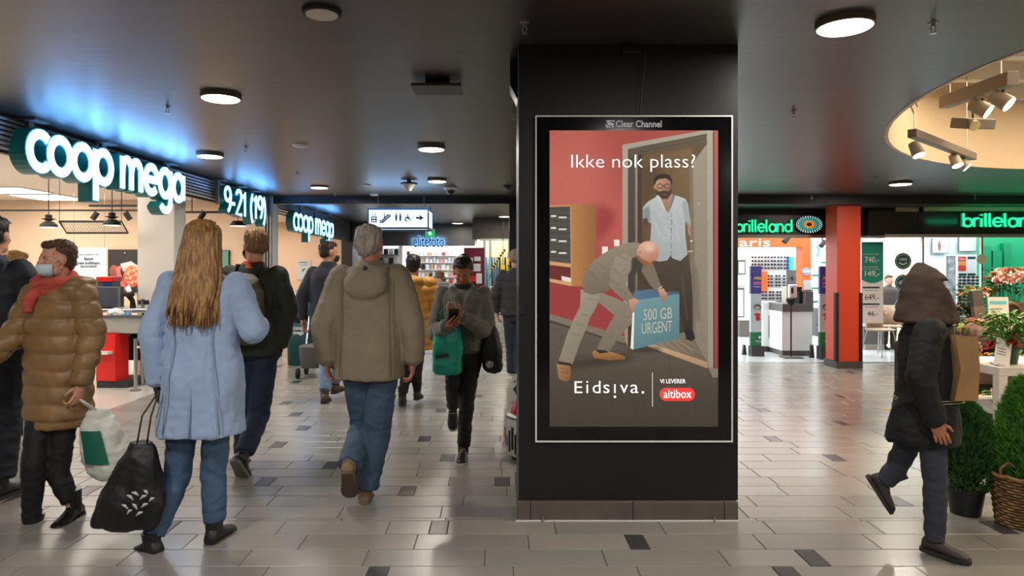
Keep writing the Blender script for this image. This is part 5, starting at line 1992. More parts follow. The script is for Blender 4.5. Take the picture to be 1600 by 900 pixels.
# frame
P_([(970.5, 228), (1101, 205), (1111, 205), (1111, 209), (979, 236)], (168, 158, 140))
P_([(970.5, 228), (979, 233), (979, 540), (974, 530), (970.5, 400)], (172, 162, 144), (150, 138, 120), (0, 1))
P_([(979, 236), (990, 240), (990, 545), (979, 536)], (86, 76, 64), (54, 46, 40), (0, 1))
P_([(990, 240), (994, 240), (994, 545), (990, 545)], (150, 140, 122), (96, 84, 70), (0, 1))
P_([(994, 240), (1000, 242), (1000, 530), (994, 535)], (66, 54, 42))
P_([(979, 236), (1101, 211), (1101, 224), (1000, 243), (979, 243)], (92, 80, 64))
cv.line([(979, 235), (1101, 212)], 0.8, (60, 50, 40))
cv.line([(994, 240), (1101, 219)], 0.7, (60, 50, 40))
P_([(1101, 205), (1110, 205), (1111, 590), (1103, 572)], (176, 168, 152), (150, 140, 124), (0, 1))
P_([(1111, 205), (1112.4, 205), (1113, 590), (1111, 590)], (72, 30, 30))
P_([(1112.4, 205), (1120, 205), (1120, 571), (1112.4, 567)], (178, 92, 84), (140, 60, 62), (0, 1))
P_([(1103, 572), (1120, 575), (1120, 588), (1110, 588)], (128, 116, 102))
# mail boxes
P_([(928, 320), (960, 330), (958, 350), (930, 380)], (140, 48, 46), blur=6, op=.7)
P_([(858, 322), (891, 320.5), (892, 447), (858, 440)], (196, 146, 92))
P_([(891, 320.5), (929, 320), (930, 430), (920, 447), (892, 447)], (186, 126, 74), (150, 96, 56), (1, 0))
for k in range(6):
    cv.line([(895 + 6 * k, 322), (896 + 5.6 * k, 444)], 0.5, (160, 104, 60), .5)
P_([(858, 324.5), (889.5, 323.5), (890.5, 412), (858, 408)], (78, 76, 70))
for k in range(9):
    yy = 327 + k * 9.2
    cv.line([(858, yy), (890, yy + 1.5)], 0.6, (40, 38, 36))
    if k % 2 == 0:
        P_(rect2(860, yy + 8.5 * 0 + 10, 868, yy + 13), (226, 220, 206))
    else:
        P_(rect2(872, yy + 3, 884, yy + 5.6), (226, 220, 206))
P_([(858, 414), (890.5, 418), (890.5, 440), (858, 436)], (106, 40, 36))
P_([(858, 409), (891, 413), (891, 418), (858, 413)], (206, 160, 104))
P_([(858, 435), (892, 441), (892, 447), (858, 440)], (206, 160, 104))
P_([(876, 431), (891, 434), (891, 441), (877, 438)], (228, 220, 208))
# switches
P_(rect2(957.5, 375, 966, 385), (240, 232, 220))
P_(rect2(939, 385.5, 948, 397), (240, 232, 220))
# shadows under people
cv.ell(935, 563, 55, 7, (44, 36, 30), blur=5, op=.7, rot=-8)
cv.ell(1005, 545, 26, 4, (40, 34, 28), blur=3, op=.7)
# standing man
P_([(1000, 400), (1072, 398), (1077, 430), (1079, 470), (1079, 515), (1066, 517), (1058, 480), (1048, 440), (1036, 430), (1024, 460), (1014, 450), (1002, 440)], (74, 62, 50), (44, 36, 30), (0, 1))
cv.line([(1062, 430), (1071, 500)], 3, (96, 82, 66), .5, 1)
P_([(1066, 514), (1079, 514), (1083, 528), (1077, 532), (1069, 529)], (24, 22, 24))
SH = (192, 194, 190)
P_([(1002, 325), (1010, 316), (1022, 309), (1032, 305), (1046, 305), (1058, 308), (1068, 312), (1072, 320), (1075, 345), (1076, 356), (1070, 350), (1067, 345), (1068, 370), (1071, 398), (1060, 408), (1048, 404), (1045, 399), (1040, 407), (1028, 409), (1012, 405), (1011, 398), (1014, 370), (1015, 350), (1008, 345), (1002, 342)], SH, (158, 166, 166), (-0.4, 1))
P_([(1002, 328), (1012, 322), (1014, 345), (1010, 350), (1003, 345)], (120, 130, 132), blur=1.5, op=.8)
P_([(1062, 315), (1070, 316), (1076, 350), (1070, 352), (1065, 335)], (150, 160, 162), blur=1.5, op=.8)
P_([(1003, 342), (1009, 342), (1011, 356), (1004, 350)], (86, 64, 50))
P_([(1070, 346), (1075, 352), (1076, 372), (1072, 365)], (176, 130, 102), blur=.6)
for k in range(7):
    cv.line([(1018 + 6 * k, 330 + (k % 3) * 9), (1026 + 6 * k, 352 + (k % 2) * 12)], 1.6, (150, 162, 164), .5, 1)
    cv.line([(1022 + 5 * k, 348 + (k % 3) * 10), (1028 + 5 * k, 378)], 1.2, (214, 218, 216), .4, 1)
cv.line([(1046, 334), (1046, 400)], 1.0, (112, 128, 134))
for k in range(5):
    cv.ell(1046, 342 + 12 * k, 0.8, 0.8, (214, 214, 208))
P_([(1026, 305), (1048, 304), (1046, 318), (1041, 334), (1034, 324)], (186, 140, 112), (150, 104, 80), (0, 1))
P_([(1022, 308), (1027, 304), (1036, 326), (1041, 336), (1036, 330)], (196, 204, 204))
P_([(1048, 304), (1052, 307), (1047, 322), (1042, 335), (1045, 318)], (108, 124, 128))
cv.ell(1033.5, 291, 12.5, 17, (196, 148, 120), (152, 104, 80), (0.8, 0.5))
P_([(1021, 296), (1024, 304), (1032, 312), (1040, 312), (1046, 304), (1047, 294), (1042, 300), (1034, 299), (1027, 301)], (70, 48, 34), blur=.8)
P_([(1019.5, 292), (1019, 282), (1024, 275), (1034, 273), (1043, 275), (1047.5, 283), (1047, 292), (1044, 284), (1038, 280), (1028, 281), (1023, 284)], (44, 32, 24), blur=.6)
for x in (1028.5, 1040):
    cv.line([(x + a, 296 - 5 + b) for a, b in circ(0, 4.2 - 3, 4.6, 3.4, 14)] + [(x + 4.6, 292.2)], 0.9, (24, 20, 20))
cv.line([(1033, 291.5), (1036, 291.5)], 0.9, (24, 20, 20))
cv.line([(1034.5, 293), (1035.5, 299)], 1.2, (150, 104, 82), .7)
cv.line([(1031, 305), (1039, 305)], 1.2, (140, 84, 72))
cv.ell(1020.5, 294, 1.6, 4, (170, 120, 96))
# bent man: trousers
TR = (158, 146, 128)
P_([(934, 455), (962, 466), (984, 478), (988, 492), (984, 506), (972, 518), (962, 530), (950, 548), (930, 546), (940, 524), (952, 502), (958, 492), (936, 474), (922, 462)], (140, 128, 110), (118, 106, 90), (0, 1))
P_([(906, 452), (938, 456), (930, 480), (920, 496), (915, 512), (906, 532), (893, 568), (872, 562), (884, 524), (896, 496), (905, 478)], TR, (132, 120, 102), (0.7, 0.7))
for k, (a, b) in enumerate(((912, 490), (904, 505), (898, 520), (975, 492), (966, 508), (925, 466), (955, 525))):
    cv.line([(a - 6, b), (a + 7, b + 3)], 1.4, (112, 100, 84), .6, 1)
# shoes
P_([(872, 563), (891, 566), (892, 572), (871, 570)], (40, 34, 30))
P_([(869, 567), (890, 570), (891, 582), (889, 592), (882, 594.5), (872, 590)], (176, 128, 78), (128, 86, 48), (1, 0.6))
P_([(928, 545), (950, 548), (962, 551), (975, 556), (974, 560), (950, 561.5), (926, 558), (924, 550)], (176, 124, 72), (128, 84, 44), (0, 1))
P_([(928, 545), (944, 546), (950, 549), (935, 551)], (40, 34, 30))
cv.line([(875, 574), (888, 577)], .7, (90, 60, 34))
cv.line([(875, 579), (888, 582)], .7, (90, 60, 34))
# jacket
JK = (146, 132, 114)
P_([(1003, 408), (1018, 412), (1028, 440), (1033, 452), (1026, 458), (1014, 446), (1000, 424)], (120, 106, 90))
P_([(911, 456), (908, 438), (914, 422), (926, 408), (942, 396), (960, 386), (978, 380), (992, 379), (1002, 382), (1006, 392), (998, 404), (990, 412), (984, 420), (974, 428), (966, 440), (952, 452), (938, 458), (922, 460)], JK, (112, 100, 84), (0.25, 1))
P_([(960, 402), (976, 396), (986, 404), (986, 418), (978, 432), (976, 446), (986, 460), (990, 468), (983, 474), (972, 468), (958, 456), (950, 446), (952, 424)], (152, 138, 120), (122, 110, 94), (0.2, 1))
P_([(985, 404), (998, 399), (1008, 410), (996, 420), (990, 430), (984, 420)], (60, 58, 44), blur=1)
for a, b, c, d in ((956, 420, 970, 432), (952, 438, 968, 446), (962, 450, 978, 460), (930, 410, 946, 420), (918, 428, 932, 436), (940, 430, 954, 436), (966, 400, 980, 408)):
    cv.line([(a, b), (c, d)], 1.6, (104, 92, 78), .6, 1)
cv.line([(912, 420), (928, 430)], .8, (90, 78, 64))
# head, bald
cv.ell(1010, 394.5, 17, 17.5, (222, 172, 146), (176, 120, 94), (0.3, 1), rot=20)
P_([(994, 398), (1000, 404), (1010, 410), (1018, 410), (1012, 417), (1003, 414), (996, 408), (992, 402)], (146, 88, 56), blur=1)
cv.ell(997.5, 394.5, 2.4, 3.4, (192, 130, 104))
cv.ell(1012, 387, 8, 6, (240, 204, 180), blur=3, op=.7)
cv.line([(1016, 409), (1023, 408)], 1.3, (106, 62, 44))
# folder
P_([(987, 458), (991, 454), (1018, 451), (1023, 456), (1058, 455), (1058, 462), (988, 472)], (84, 112, 134), (66, 92, 112), (1, 0))
P_([(987, 469), (1058.5, 459), (1058.5, 527), (985, 545.5)], (112, 150, 154), (84, 122, 128), (0.5, 1))
P_([(986, 488), (989, 487), (987.5, 545), (983, 543)], (232, 232, 222))
# hands
P_([(980, 468), (990, 465), (996, 470), (993, 474), (989, 476), (987, 488), (984, 484), (980, 474)], (206, 154, 126), (170, 116, 90), (0, 1))
P_([(1026, 452), (1034, 450), (1040, 460), (1036, 470), (1032, 471), (1029, 464)], (206, 154, 126), (160, 108, 84), (0, 1))
for k in range(3):
    cv.line([(1030 + 3 * k, 460), (1032 + 2.6 * k, 470)], .5, (150, 98, 74))
cv.line([(1026, 451), (1032, 447)], 1.6, (196, 190, 178))
cv.noise(3.0)
YA = 3.95
adm = image_mat('advert_picture', cv.image('advert_picture'), 0.95, 0.75)

XA = lambda a: X(a, YA)
ZA = lambda b: Z(b, YA)
ad = thing('advertising_screen', 'tall portrait advertising screen with a thin white border on the black pillar', 'screen', (X(988, 3.93), 3.95, Z(688, 3.95)))
MB().bounds(XA(838), XA(1139), 3.912, 3.951, ZA(686), ZA(185)).build('housing', mat('screen_bezel', (9, 9, 11), 0.12), ad, world=True)
bf = mat('border_white', (250, 248, 245), 0.4)
for (a, b, c, d) in ((836, 1141, 183, 185), (836, 1141, 686, 688), (836, 838, 185, 686), (1139, 1141, 185, 686)):
    MB().bounds(XA(a), XA(b), 3.905, 3.951, ZA(d), ZA(c)).build('border', bf, ad, world=True)
picture('picture', XA(858), XA(1118.5), ZA(664), ZA(206), 3.9095, adm, ad, 0.002)
TW = emis('ad_text_white', (255, 255, 255), 1.0)


def adtext(body, a, b, c, d, m=TW, bold=0.0, nm='lettering', lift=0.002):
    """pixel box left a, right b, top c, bottom d"""
    return text_on(body, (XA(a), 3.909, ZA(d)), (XA(b) - XA(a), 0, 0), (0, 0, ZA(c) - ZA(d)), nm, m, ad, bold=bold, lift=lift)


adtext('Ikke nok plass?', 891.5, 1083, 243.5, 270, bold=-0.012)
adtext('E', 896.5, 908.5, 594, 612, bold=-0.006)
adtext('i', 914.8, 917.6, 593.5, 612, bold=-0.006)
adtext('d', 924.5, 936.5, 593.5, 612, bold=-0.006)
adtext('s', 941, 950.5, 599, 612, bold=-0.006)
idot = MB()
idot.prism(rect2(0, 0, 2.0 * 3.95 / F, 13.5 * 3.95 / F), (XA(957.8), 3.907, ZA(612)), (1, 0, 0), (0, 0, 1), 0.001)
idot.prism(circ(0, 0, 1.9 * 3.95 / F, n=12), (XA(958.8), 3.907, ZA(617.8)), (1, 0, 0), (0, 0, 1), 0.001)
idot.build('lettering', TW, ad, world=True)
adtext('v', 967, 979, 599.3, 612, bold=-0.006)
adtext('a', 983, 995, 599, 612, bold=-0.006)
MB().prism(circ(0, 0, 1.9 * 3.95 / F, n=12), (XA(1002), 3.907, ZA(611)), (1, 0, 0), (0, 0, 1), 0.001).build('lettering', TW, ad, world=True)
MB().prism(rect2(0, 0, 1.2 * 3.95 / F, 53 * 3.95 / F), (XA(1016.3), 3.907, ZA(633)), (1, 0, 0), (0, 0, 1), 0.001).build('divider_line', mat('ad_grey_line', (150, 146, 136), .5, emit=(200, 196, 186), estr=0.8), ad, world=True)
adtext('VI LEVERER', 1028.5, 1068, 590.5, 597)
pill = MB()
k_ = 3.95 / F
pill.prism([(a * k_, b * k_) for a, b in circ(10, 10, 10, n=14, a0=90, a1=270) + circ(44.5, 10, 10, n=14, a0=-90, a1=90)], (XA(1028), 3.907, ZA(624)), (1, 0, 0), (0, 0, 1), 0.001)
pill.build('logo_pill', emis('pill_red', (226, 52, 48), 0.95), ad, world=True)
adtext('altibox', 1034, 1077, 606.5, 619.5, bold=0.004, lift=0.0035)
FT = mat('folder_text', (178, 160, 140), 0.5, emit=(178, 166, 150), estr=0.8)
u_ = (XA(1048) - XA(1003), 0, ZA(477) - ZA(482))
text_on('500 GB', (XA(1003), 3.909, ZA(500)), (XA(1047) - XA(1003), 0, 3.4 * k_), (0, 0, 17 * k_), 'lettering', FT, ad, bold=-0.01)
text_on('URGENT', (XA(1000.5), 3.909, ZA(521)), (XA(1047) - XA(1000.5), 0, 4.0 * k_), (0, 0, 17 * k_), 'lettering', FT, ad, bold=-0.01)
LG = mat('logo_grey', (150, 150, 152), 0.4, emit=(150, 150, 152), estr=0.55)
adtext('Clear Channel', 960, 1031, 190.8, 201.5, LG, bold=0.02, lift=0.0035)
lg = MB()
lg.prism([(a * k_, b * k_) for a, b in [(0, 0), (0, 7), (2, 3), (8, 0.5), (12, 4), (12, 0)]], (XA(945), 3.9085, ZA(201.5)), (1, 0, 0), (0, 0, 1), 0.001)
lg.prism([(a * k_, b * k_) for a, b in [(1, 11), (13.5, 11), (13.5, 8), (10, 10), (5, 8.5), (3, 6), (1, 9)]], (XA(945), 3.9085, ZA(201.5)), (1, 0, 0), (0, 0, 1), 0.001)
lg.prism([(a * k_, b * k_) for a, b in circ(7.5, 5.3, 5, 2.6, 16)], (XA(945), 3.9085, ZA(201.5)), (1, 0, 0), (0, 0, 1), 0.001)
lg.build('logo', LG, ad, world=True)
# ------------------------------------------------------------------ supermarket entrance (left)
def wx(px, Y):
    return X(px, Y)


# ceiling light panels
for k, (a, b, c, d) in enumerate(((-30, 62, 292, 300), (40, 117, 303, 311))):
    ya, yb2 = 1.31 * F / (PY - c), 1.31 * F / (PY - d)
    ya, yb2 = min(ya, yb2), max(ya, yb2)
    xc = X((a + b) / 2, (ya + yb2) / 2)
    r = thing('ceiling_panel_light', ('bright white panel light in the supermarket ceiling, cut by the left edge', 'bright white panel light in the supermarket ceiling below the big letters')[k], 'ceiling lamp', (xc, (ya + yb2) / 2, 2.74))
    MB().box(0, 0, 0.01, 0.9, yb2 - ya + 0.1, 0.02).build('frame', WHITE, r)
    MB().box(0, 0, -0.003, 0.84, yb2 - ya, 0.006).build('diffuser', emis('panel_glow', (255, 250, 240), 3.0), r)
# track with small spots
tr = thing('lighting_track', 'thin black lighting track across the supermarket ceiling', 'track', P(110, 329, 10.5))
MB().bounds(X(-40, 10.5), X(214, 10.5), 10.48, 10.52, Z(330, 10.5), Z(327.5, 10.5)).build('rail', BLACKM, tr, world=True)
MB().bounds(X(140, 9.6), X(214, 9.6), 9.58, 9.62, Z(323, 9.6), Z(320, 9.6)).build('rail', BLACKM, tr, world=True)
for a in (-20, 76, 190):
    MB().cyl((X(a, 10.5), 10.5, Z(328, 10.5)), (X(a, 10.5), 10.5, 2.76), 0.008, n=6).build('rod', BLACKM, tr, world=True)
tr2 = thing('lighting_track', 'short black lighting track right of the offwhite supermarket pillar', 'track', P(330, 330, 10.8))
MB().bounds(X(286, 10.8), X(345, 10.8), 10.78, 10.82, Z(333, 10.8), Z(330, 10.8)).build('rail', BLACKM, tr2, world=True)
MB().cyl((X(300, 10.8), 10.8, Z(331, 10.8)), (X(300, 10.8), 10.8, 2.76), 0.008, n=6).build('rod', BLACKM, tr2, world=True)
sp0 = None
for (a, b, Yq, lb) in ((149, 338, 10.5, 'small black cylinder spotlight left of the two on the track, beside the grille frame'), (199, 338, 10.5, 'small black cylinder spotlight next to the offwhite pillar'), (316, 338, 10.8, 'small black spotlight behind the woman in light blue')):
    loc = P(a, b, Yq)
    if sp0 is None:
        r = sp0 = thing('track_spotlight', lb, 'spotlight', loc, 0, 'black spotlights in the supermarket')
        MB().tube([(0.03, 0, 0.06), (-0.03, -0.03, -0.05)], 0.042, 16).build('housing', BLACKM, r, smooth=40)
        MB().cyl((0.0, 0, 0.0), (0.0, 0, 0.10), 0.012, n=8).build('arm', BLACKM, r)
    else:
        dup(sp0, loc, PI if a == 199 else 0, lb)
# black bell pendants
pd0 = None
for (a, b, Yq, lb) in ((76, 355, 9.0, 'black industrial bell pendant lamp over the masked woman'), (175, 352, 8.8, 'black industrial bell pendant lamp in front of the grille frame')):
    loc = P(a, b, Yq)
    if pd0 is None:
        r = pd0 = thing('pendant_lamp', lb, 'pendant lamp', loc, 0, 'black pendants in the supermarket')
        MB().lathe([(0.105, 0.0), (0.10, 0.035), (0.06, 0.07), (0.045, 0.075), (0.0, 0.08)], n=24).build('shade', BLACKM, r, smooth=45)
        MB().lathe([(0.0, 0.08), (0.045, 0.085), (0.045, 0.10), (0.08, 0.105), (0.08, 0.112), (0.04, 0.12), (0.04, 0.15), (0.05, 0.155), (0.0, 0.18)], n=20).build('cap', BLACKM, r, smooth=30)
        MB().cyl((0, 0, 0.17), (0, 0, 2.76 - loc.z), 0.006, n=6).build('cord', BLACKM, r)
        MB().lathe([(0.0, -0.004), (0.098, -0.004), (0.10, 0.002), (0, 0.002)], n=24).build('diffuser', emis('pendant_glow', (255, 236, 205), 2.0), r)
    else:
        dup(pd0, loc, 0.3, lb)
# hanging grille frame
r = thing('grille_frame', 'tilted black wire-mesh frame hanging in the supermarket entrance', 'frame', P(146, 355, 9.3))
c4 = [P(93, 346, 9.1), P(190, 346, 9.1), P(200, 364, 9.5), P(104, 364, 9.5)]
q = MB()
q.tube(c4 + [c4[0]], 0.014, 6)
q.build('frame', BLACKM, r, world=True)
q = MB()
for k in range(1, 24):
    q.tube([c4[0].lerp(c4[1], k / 24), c4[3].lerp(c4[2], k / 24)], 0.0025, 4)
for k in range(1, 8):
    q.tube([c4[0].lerp(c4[3], k / 8), c4[1].lerp(c4[2], k / 8)], 0.0025, 4)
q.build('wire_mesh', mat('wire_grey', (90, 90, 90), 0.4), r, world=True)['kind'] = 'stuff'
for pnt in (c4[0], c4[1]):
    MB().cyl(pnt, (pnt.x, pnt.y, 2.76), 0.004, n=6).build('hanger', BLACKM, r, world=True)
# notice poster
r = thing('notice_poster', 'pale blue hanging paper notice with dark writing left of the meat poster', 'poster', P(138, 437, 11.0))
MB().bounds(X(112, 11), X(166, 11), 11.0, 11.01, Z(440, 11), Z(387, 11)).build('sheet', mat('paper_pale_blue', (206, 220, 228), 0.7), r, world=True)
inkd = mat('ink_dark', (36, 40, 48), 0.7)


def tx(body, a, b, c, d, yy, m, par, bold=0.0, nm='lettering'):
    return text_on(body, (X(a, yy), yy - 0.004, Z(d, yy)), (X(b, yy) - X(a, yy), 0, 0), (0, 0, Z(c, yy) - Z(d, yy)), nm, m, par, bold=bold)


tx('Husk at butikken er stor', 123, 155, 396, 399, 11, inkd, r)
tx('Benytt', 132, 146, 402, 408, 11, inkd, r, 0.02)
tx('hele butikkens', 122, 156, 408.5, 413, 11, inkd, r, 0.02)
tx('åpningstid!', 126, 151, 414, 419, 11, inkd, r, 0.02)
for a in (115, 163):
    MB().cyl((X(a, 11), 11.005, Z(387, 11)), (X(a, 11), 11.005, 2.76), 0.003, n=5).build('hanger', CHROME, r, world=True)
# meat poster (flat photo print): generic sliced meat and white cloth on slate
mv = Canvas(170, 391, 218, 456, 5)
mv.poly(rect2(165, 385, 225, 460), (52, 46, 44), (34, 30, 30))
mv.ell(178, 424, 7, 10, (176, 96, 78), (130, 60, 52))
mv.poly([(181, 418), (190, 414), (188, 425), (196, 445), (204, 452), (196, 455), (184, 440)], (226, 120, 116), (200, 90, 88))
mv.poly([(188, 412), (205, 408), (214, 414), (220, 412), (220, 428), (205, 424), (192, 424)], (226, 222, 216), (180, 176, 170), blur=.4)
mv.ell(206, 432, 13, 17, (232, 138, 92), (196, 82, 60))
for k in range(26):
    mv.ell(198 + (k * 7) % 18, 418 + (k * 11) % 26, 2.0, 1.6, ((238, 190, 150), (206, 70, 60), (244, 220, 196))[k % 3], blur=.2, op=.8)
mv.poly([(196, 450), (202, 444), (206, 454), (200, 460)], (236, 236, 232))
mv.ell(195, 395, .8, .8, (240, 240, 240))
MM = image_mat('meat_picture', mv.image('meat_picture'), 0.0, 0.5)
r = thing('wall_poster', 'dark poster showing sliced red meat beside the offwhite pillar', 'poster', P(194, 456, 12.94))
MB().bounds(X(169, 12.96), X(219, 12.96), 12.955, 12.995, Z(457, 12.96), Z(390, 12.96)).build('frame', BLACKM, r, world=True)
picture('picture', X(170, 12.95), X(218, 12.95), Z(456, 12.95), Z(391, 12.95), 12.948, MM, r, 0.004)
# small framed pictures right of the pillar, screens
for (a, b, c, d, lb, m_) in ((284, 302, 353, 377, 'small grey framed print beside the offwhite pillar', mat('print_grey', (150, 140, 132), 0.6)), ):
    r = thing('wall_picture', lb, 'picture', P((a + b) / 2, d, 12.95))
    MB().bounds(X(a, 12.95), X(b, 12.95), 12.95, 12.99, Z(d, 12.95), Z(c, 12.95)).build('frame', BLACKM, r, world=True)
    MB().bounds(X(a + 1, 12.95), X(b - 1, 12.95), 12.943, 12.95, Z(d - 1, 12.95), Z(c + 1, 12.95)).build('print', m_, r, world=True)
for (a, b, c, d, lb) in ((346, 358, 391, 420, 'left green notice board behind the man with the backpack'), (402, 413, 392, 425, 'right green notice board behind the man with the backpack')):
    r = thing('notice_board', lb, 'board', P((a + b) / 2, d, 12.95))
    MB().bounds(X(a, 12.95), X(b, 12.95), 12.95, 12.99, Z(d, 12.95), Z(c, 12.95)).build('frame', BLACKM, r, world=True)
    MB().bounds(X(a + 1, 12.95), X(b - 1, 12.95), 12.943, 12.95, Z(d - 1, 12.95), Z(c + 1, 12.95)).build('panel', mat('board_green', (92, 150, 128), 0.5), r, world=True)
r = thing('pendant_lamp', 'black cone pendant lamp just below the 9-21 sign', 'pendant lamp', P(372, 353, 11.2))
MB().lathe([(0.14, 0.0), (0.09, 0.08), (0.0, 0.085)], n=24).build('shade', BLACKM, r, smooth=45)
MB().cyl((0, 0, 0.08), (0, 0, 2.76 - P(372, 353, 11.2).z), 0.006, n=6).build('cord', BLACKM, r)
MB().lathe([(0.0, -0.004), (0.13, -0.004), (0.13, 0.002), (0, 0.002)], n=24).build('diffuser', emis('pendant_glow', (255, 236, 205), 2.0), r)
r = thing('wall_notice', 'pale notice sheet taped to the peach wall beyond the shutter post', 'poster', P(474, 437, 19.18))
MB().bounds(X(463.5, 19.18), X(485, 19.18), 19.17, 19.195, Z(437, 19.18), Z(407, 19.18)).build('sheet', mat('paper_grey_blue', (196, 208, 210), 0.7), r, world=True)
tx('INFORMASJON', 467, 481, 409, 412, 19.17, inkd, r)
tx('parkering og åpningstider', 467, 481, 413, 415, 19.17, inkd, r)
q = MB().prism([(0, 0), (.03, 0), (.05, .04), (.10, .06), (.09, .08), (.04, .07), (.0, .03)], (X(472, 19.16), 19.165, Z(424, 19.16)), (1, 0, 0), (0, 0, 1), 0.002)
q.build('symbol', inkd, r, world=True)

# checkout counter
Yc = 8.6
r = thing('checkout_counter', 'stainless steel checkout counter behind the woman in the brown coat', 'counter', (X(185, Yc), Yc, 0))
MB().bounds(X(60, Yc), X(262, Yc), Yc - 0.1, Yc + 0.75, Z(488, Yc), Z(482, Yc)).build('worktop', STEEL, r, world=True, bevel=0.01)
MB().bounds(X(100, Yc), X(250, Yc), Yc - 0.28, Yc - 0.02, Z(518, Yc), Z(492, Yc)).build('bag_shelf', mat('shelf_metal', (186, 186, 180), 0.35, metal=0.4), r, world=True, bevel=0.02)
MB().bounds(X(100, Yc), X(250, Yc), Yc - 0.3, Yc - 0.27, Z(494, Yc), Z(490, Yc)).build('shelf_rim', CHROME, r, world=True)
for a in (110, 206, 246):
    MB().bounds(X(a, Yc) - 0.03, X(a, Yc) + 0.03, Yc + 0.3, Yc + 0.36, 0, Z(488, Yc)).build('leg', mat('leg_dark', (52, 50, 50), .5), r, world=True)
MB().bounds(X(110, Yc), X(246, Yc), Yc + 0.36, Yc + 0.4, 0.25, Z(500, Yc)).build('back_panel', mat('leg_dark', (52, 50, 50), .5), r, world=True)
q = MB().tube([(X(160, Yc), Yc + 0.1, Z(518, Yc)), (X(170, Yc), Yc + 0.1, Z(528, Yc)), (X(190, Yc), Yc + .1, Z(530, Yc)), (X(200, Yc), Yc + .1, Z(520, Yc))], 0.006, 6)
q.build('cable', WHITE, r, world=True, smooth=True)
Yr = 8.3
r = thing('red_cabinet', 'bright red cabinet with dark plinth under the checkout counter', 'cabinet', (X(176, Yr), Yr, 0))
MB().add([(X(150, Yr), Yr, 0.09), (X(182, Yr), Yr - 0.03, 0.09), (X(201, Yr + .2), Yr + 0.2, 0.09), (X(200, Yr + .6), Yr + 0.5, 0.09), (X(150, Yr + .5), Yr + 0.5, 0.09)] +
         [(X(150, Yr), Yr, 0.66), (X(182, Yr), Yr - 0.03, 0.66), (X(201, Yr + .2), Yr + 0.2, 0.66), (X(200, Yr + .6), Yr + 0.5, 0.66), (X(150, Yr + .5), Yr + 0.5, 0.66)],
         [(4, 3, 2, 1, 0), (5, 6, 7, 8, 9)] + [(i, (i + 1) % 5, (i + 1) % 5 + 5, i + 5) for i in range(5)]).build('body', mat('red_lacquer', (222, 34, 24), 0.3), r, world=True)
MB().bounds(X(151, Yr), X(199, Yr), Yr + 0.0, Yr + 0.48, 0, 0.09).build('plinth', mat('plinth_dark', (50, 50, 52), .5), r, world=True)
MB().bounds(X(146, Yr), X(178, Yr), Yr - 0.14, Yr - 0.02, Z(552, Yr), Z(548, Yr)).build('ledge', WHITEG, r, world=True)
r = thing('till_screen', 'back of a flat dark till monitor on the checkout counter', 'monitor', (X(172, 8.7), 8.7, Z(482, 8.6)))
MB().bounds(X(150, 8.7), X(191, 8.7), 8.68, 8.73, Z(479, 8.7), Z(448, 8.7)).build('housing', mat('monitor_slate', (66, 70, 82), 0.4), r, world=True, bevel=0.006)
MB().bounds(X(188, 8.72), X(192, 8.72), 8.66, 8.75, Z(480, 8.7), Z(448, 8.7)).build('side_frame', ALU, r, world=True)
MB().bounds(X(160, 8.8), X(180, 8.8), 8.74, 8.86, Z(484, 8.8), Z(478, 8.8)).build('stand', ALU, r, world=True)
r = thing('counting_machine', 'small red topped payment machine behind the till monitor', 'machine', (X(170, 9.1), 9.1, Z(483, 8.6)))
MB().bounds(X(158, 9.1), X(182, 9.1), 9.0, 9.2, Z(484, 9.1), Z(440, 9.1)).build('body', mat('machine_grey', (70, 70, 78), 0.4), r, world=True, bevel=0.006)
MB().bounds(X(158, 9.1), X(184, 9.1), 8.98, 9.22, Z(440, 9.1), Z(432, 9.1)).build('lid', mat('red_lacquer', (222, 34, 24), 0.3), r, world=True, bevel=0.01)
MB().bounds(X(161, 9.0), X(176, 9.0), 8.985, 9.0, Z(446, 9.0), Z(441, 9.0)).build('display', mat('display_blue', (40, 60, 110), 0.2), r, world=True)
r = thing('scanner', 'black hand scanner on its stand at the right end of the checkout counter', 'scanner', (X(208, 8.8), 8.8, Z(482, 8.6)))
q = MB().tube([(X(208, 8.8), 8.8, Z(483, 8.8)), (X(207, 8.8), 8.8, Z(470, 8.8)), (X(205, 8.8), 8.75, Z(462, 8.8))], [0.04, 0.03, 0.035], 12)
q.build('body', BLACKM, r, world=True, smooth=40)
MB().box(X(206, 8.8), 8.74, Z(460, 8.8), 0.09, 0.10, 0.05).build('head', BLACKM, r, world=True, bevel=0.01)
r = thing('card_terminal', 'black card terminal arm beside the thin upright rod on the counter', 'terminal', (X(222, 8.8), 8.8, Z(482, 8.6)))
MB().bounds(X(217, 8.8), X(231, 8.8), 8.78, 8.84, Z(476, 8.8), Z(469, 8.8)).build('arm', BLACKM, r, world=True, bevel=0.005)
MB().bounds(X(221, 8.8), X(225, 8.8), 8.78, 8.82, Z(483, 8.8), Z(467, 8.8)).build('stem', CHROME, r, world=True)
MB().cyl((X(215, 8.7), 8.7, Z(482, 8.6)), (X(215, 8.7), 8.7, Z(450, 8.7)), 0.006, n=8).build('rod', CHROME, r, world=True)
crm = mat('paper_white', (226, 226, 222), .7)
q = MB()
q.ell((X(180, 8.4), 8.42, Z(489, 8.5)), (0.10, 0.08, 0.05))
tag(put_ := link('crumpled_bag', fuse(q, 0.010, 1, f_folds(0.02, 3, (20, 20, 20))), crm), 'crumpled white plastic bag on the checkout shelf', 'bag')
q = MB()
q.ell((X(196, 8.4), 8.42, Z(491, 8.5)), (0.05, 0.06, 0.02))
tag(link('crumpled_wrapper', fuse(q, 0.008, 1, f_folds(0.012, 5, (30, 30, 30))), mat('wrapper_blue', (96, 140, 186), .5)), 'small blue and white wrapper right of the crumpled white bag', 'wrapper')
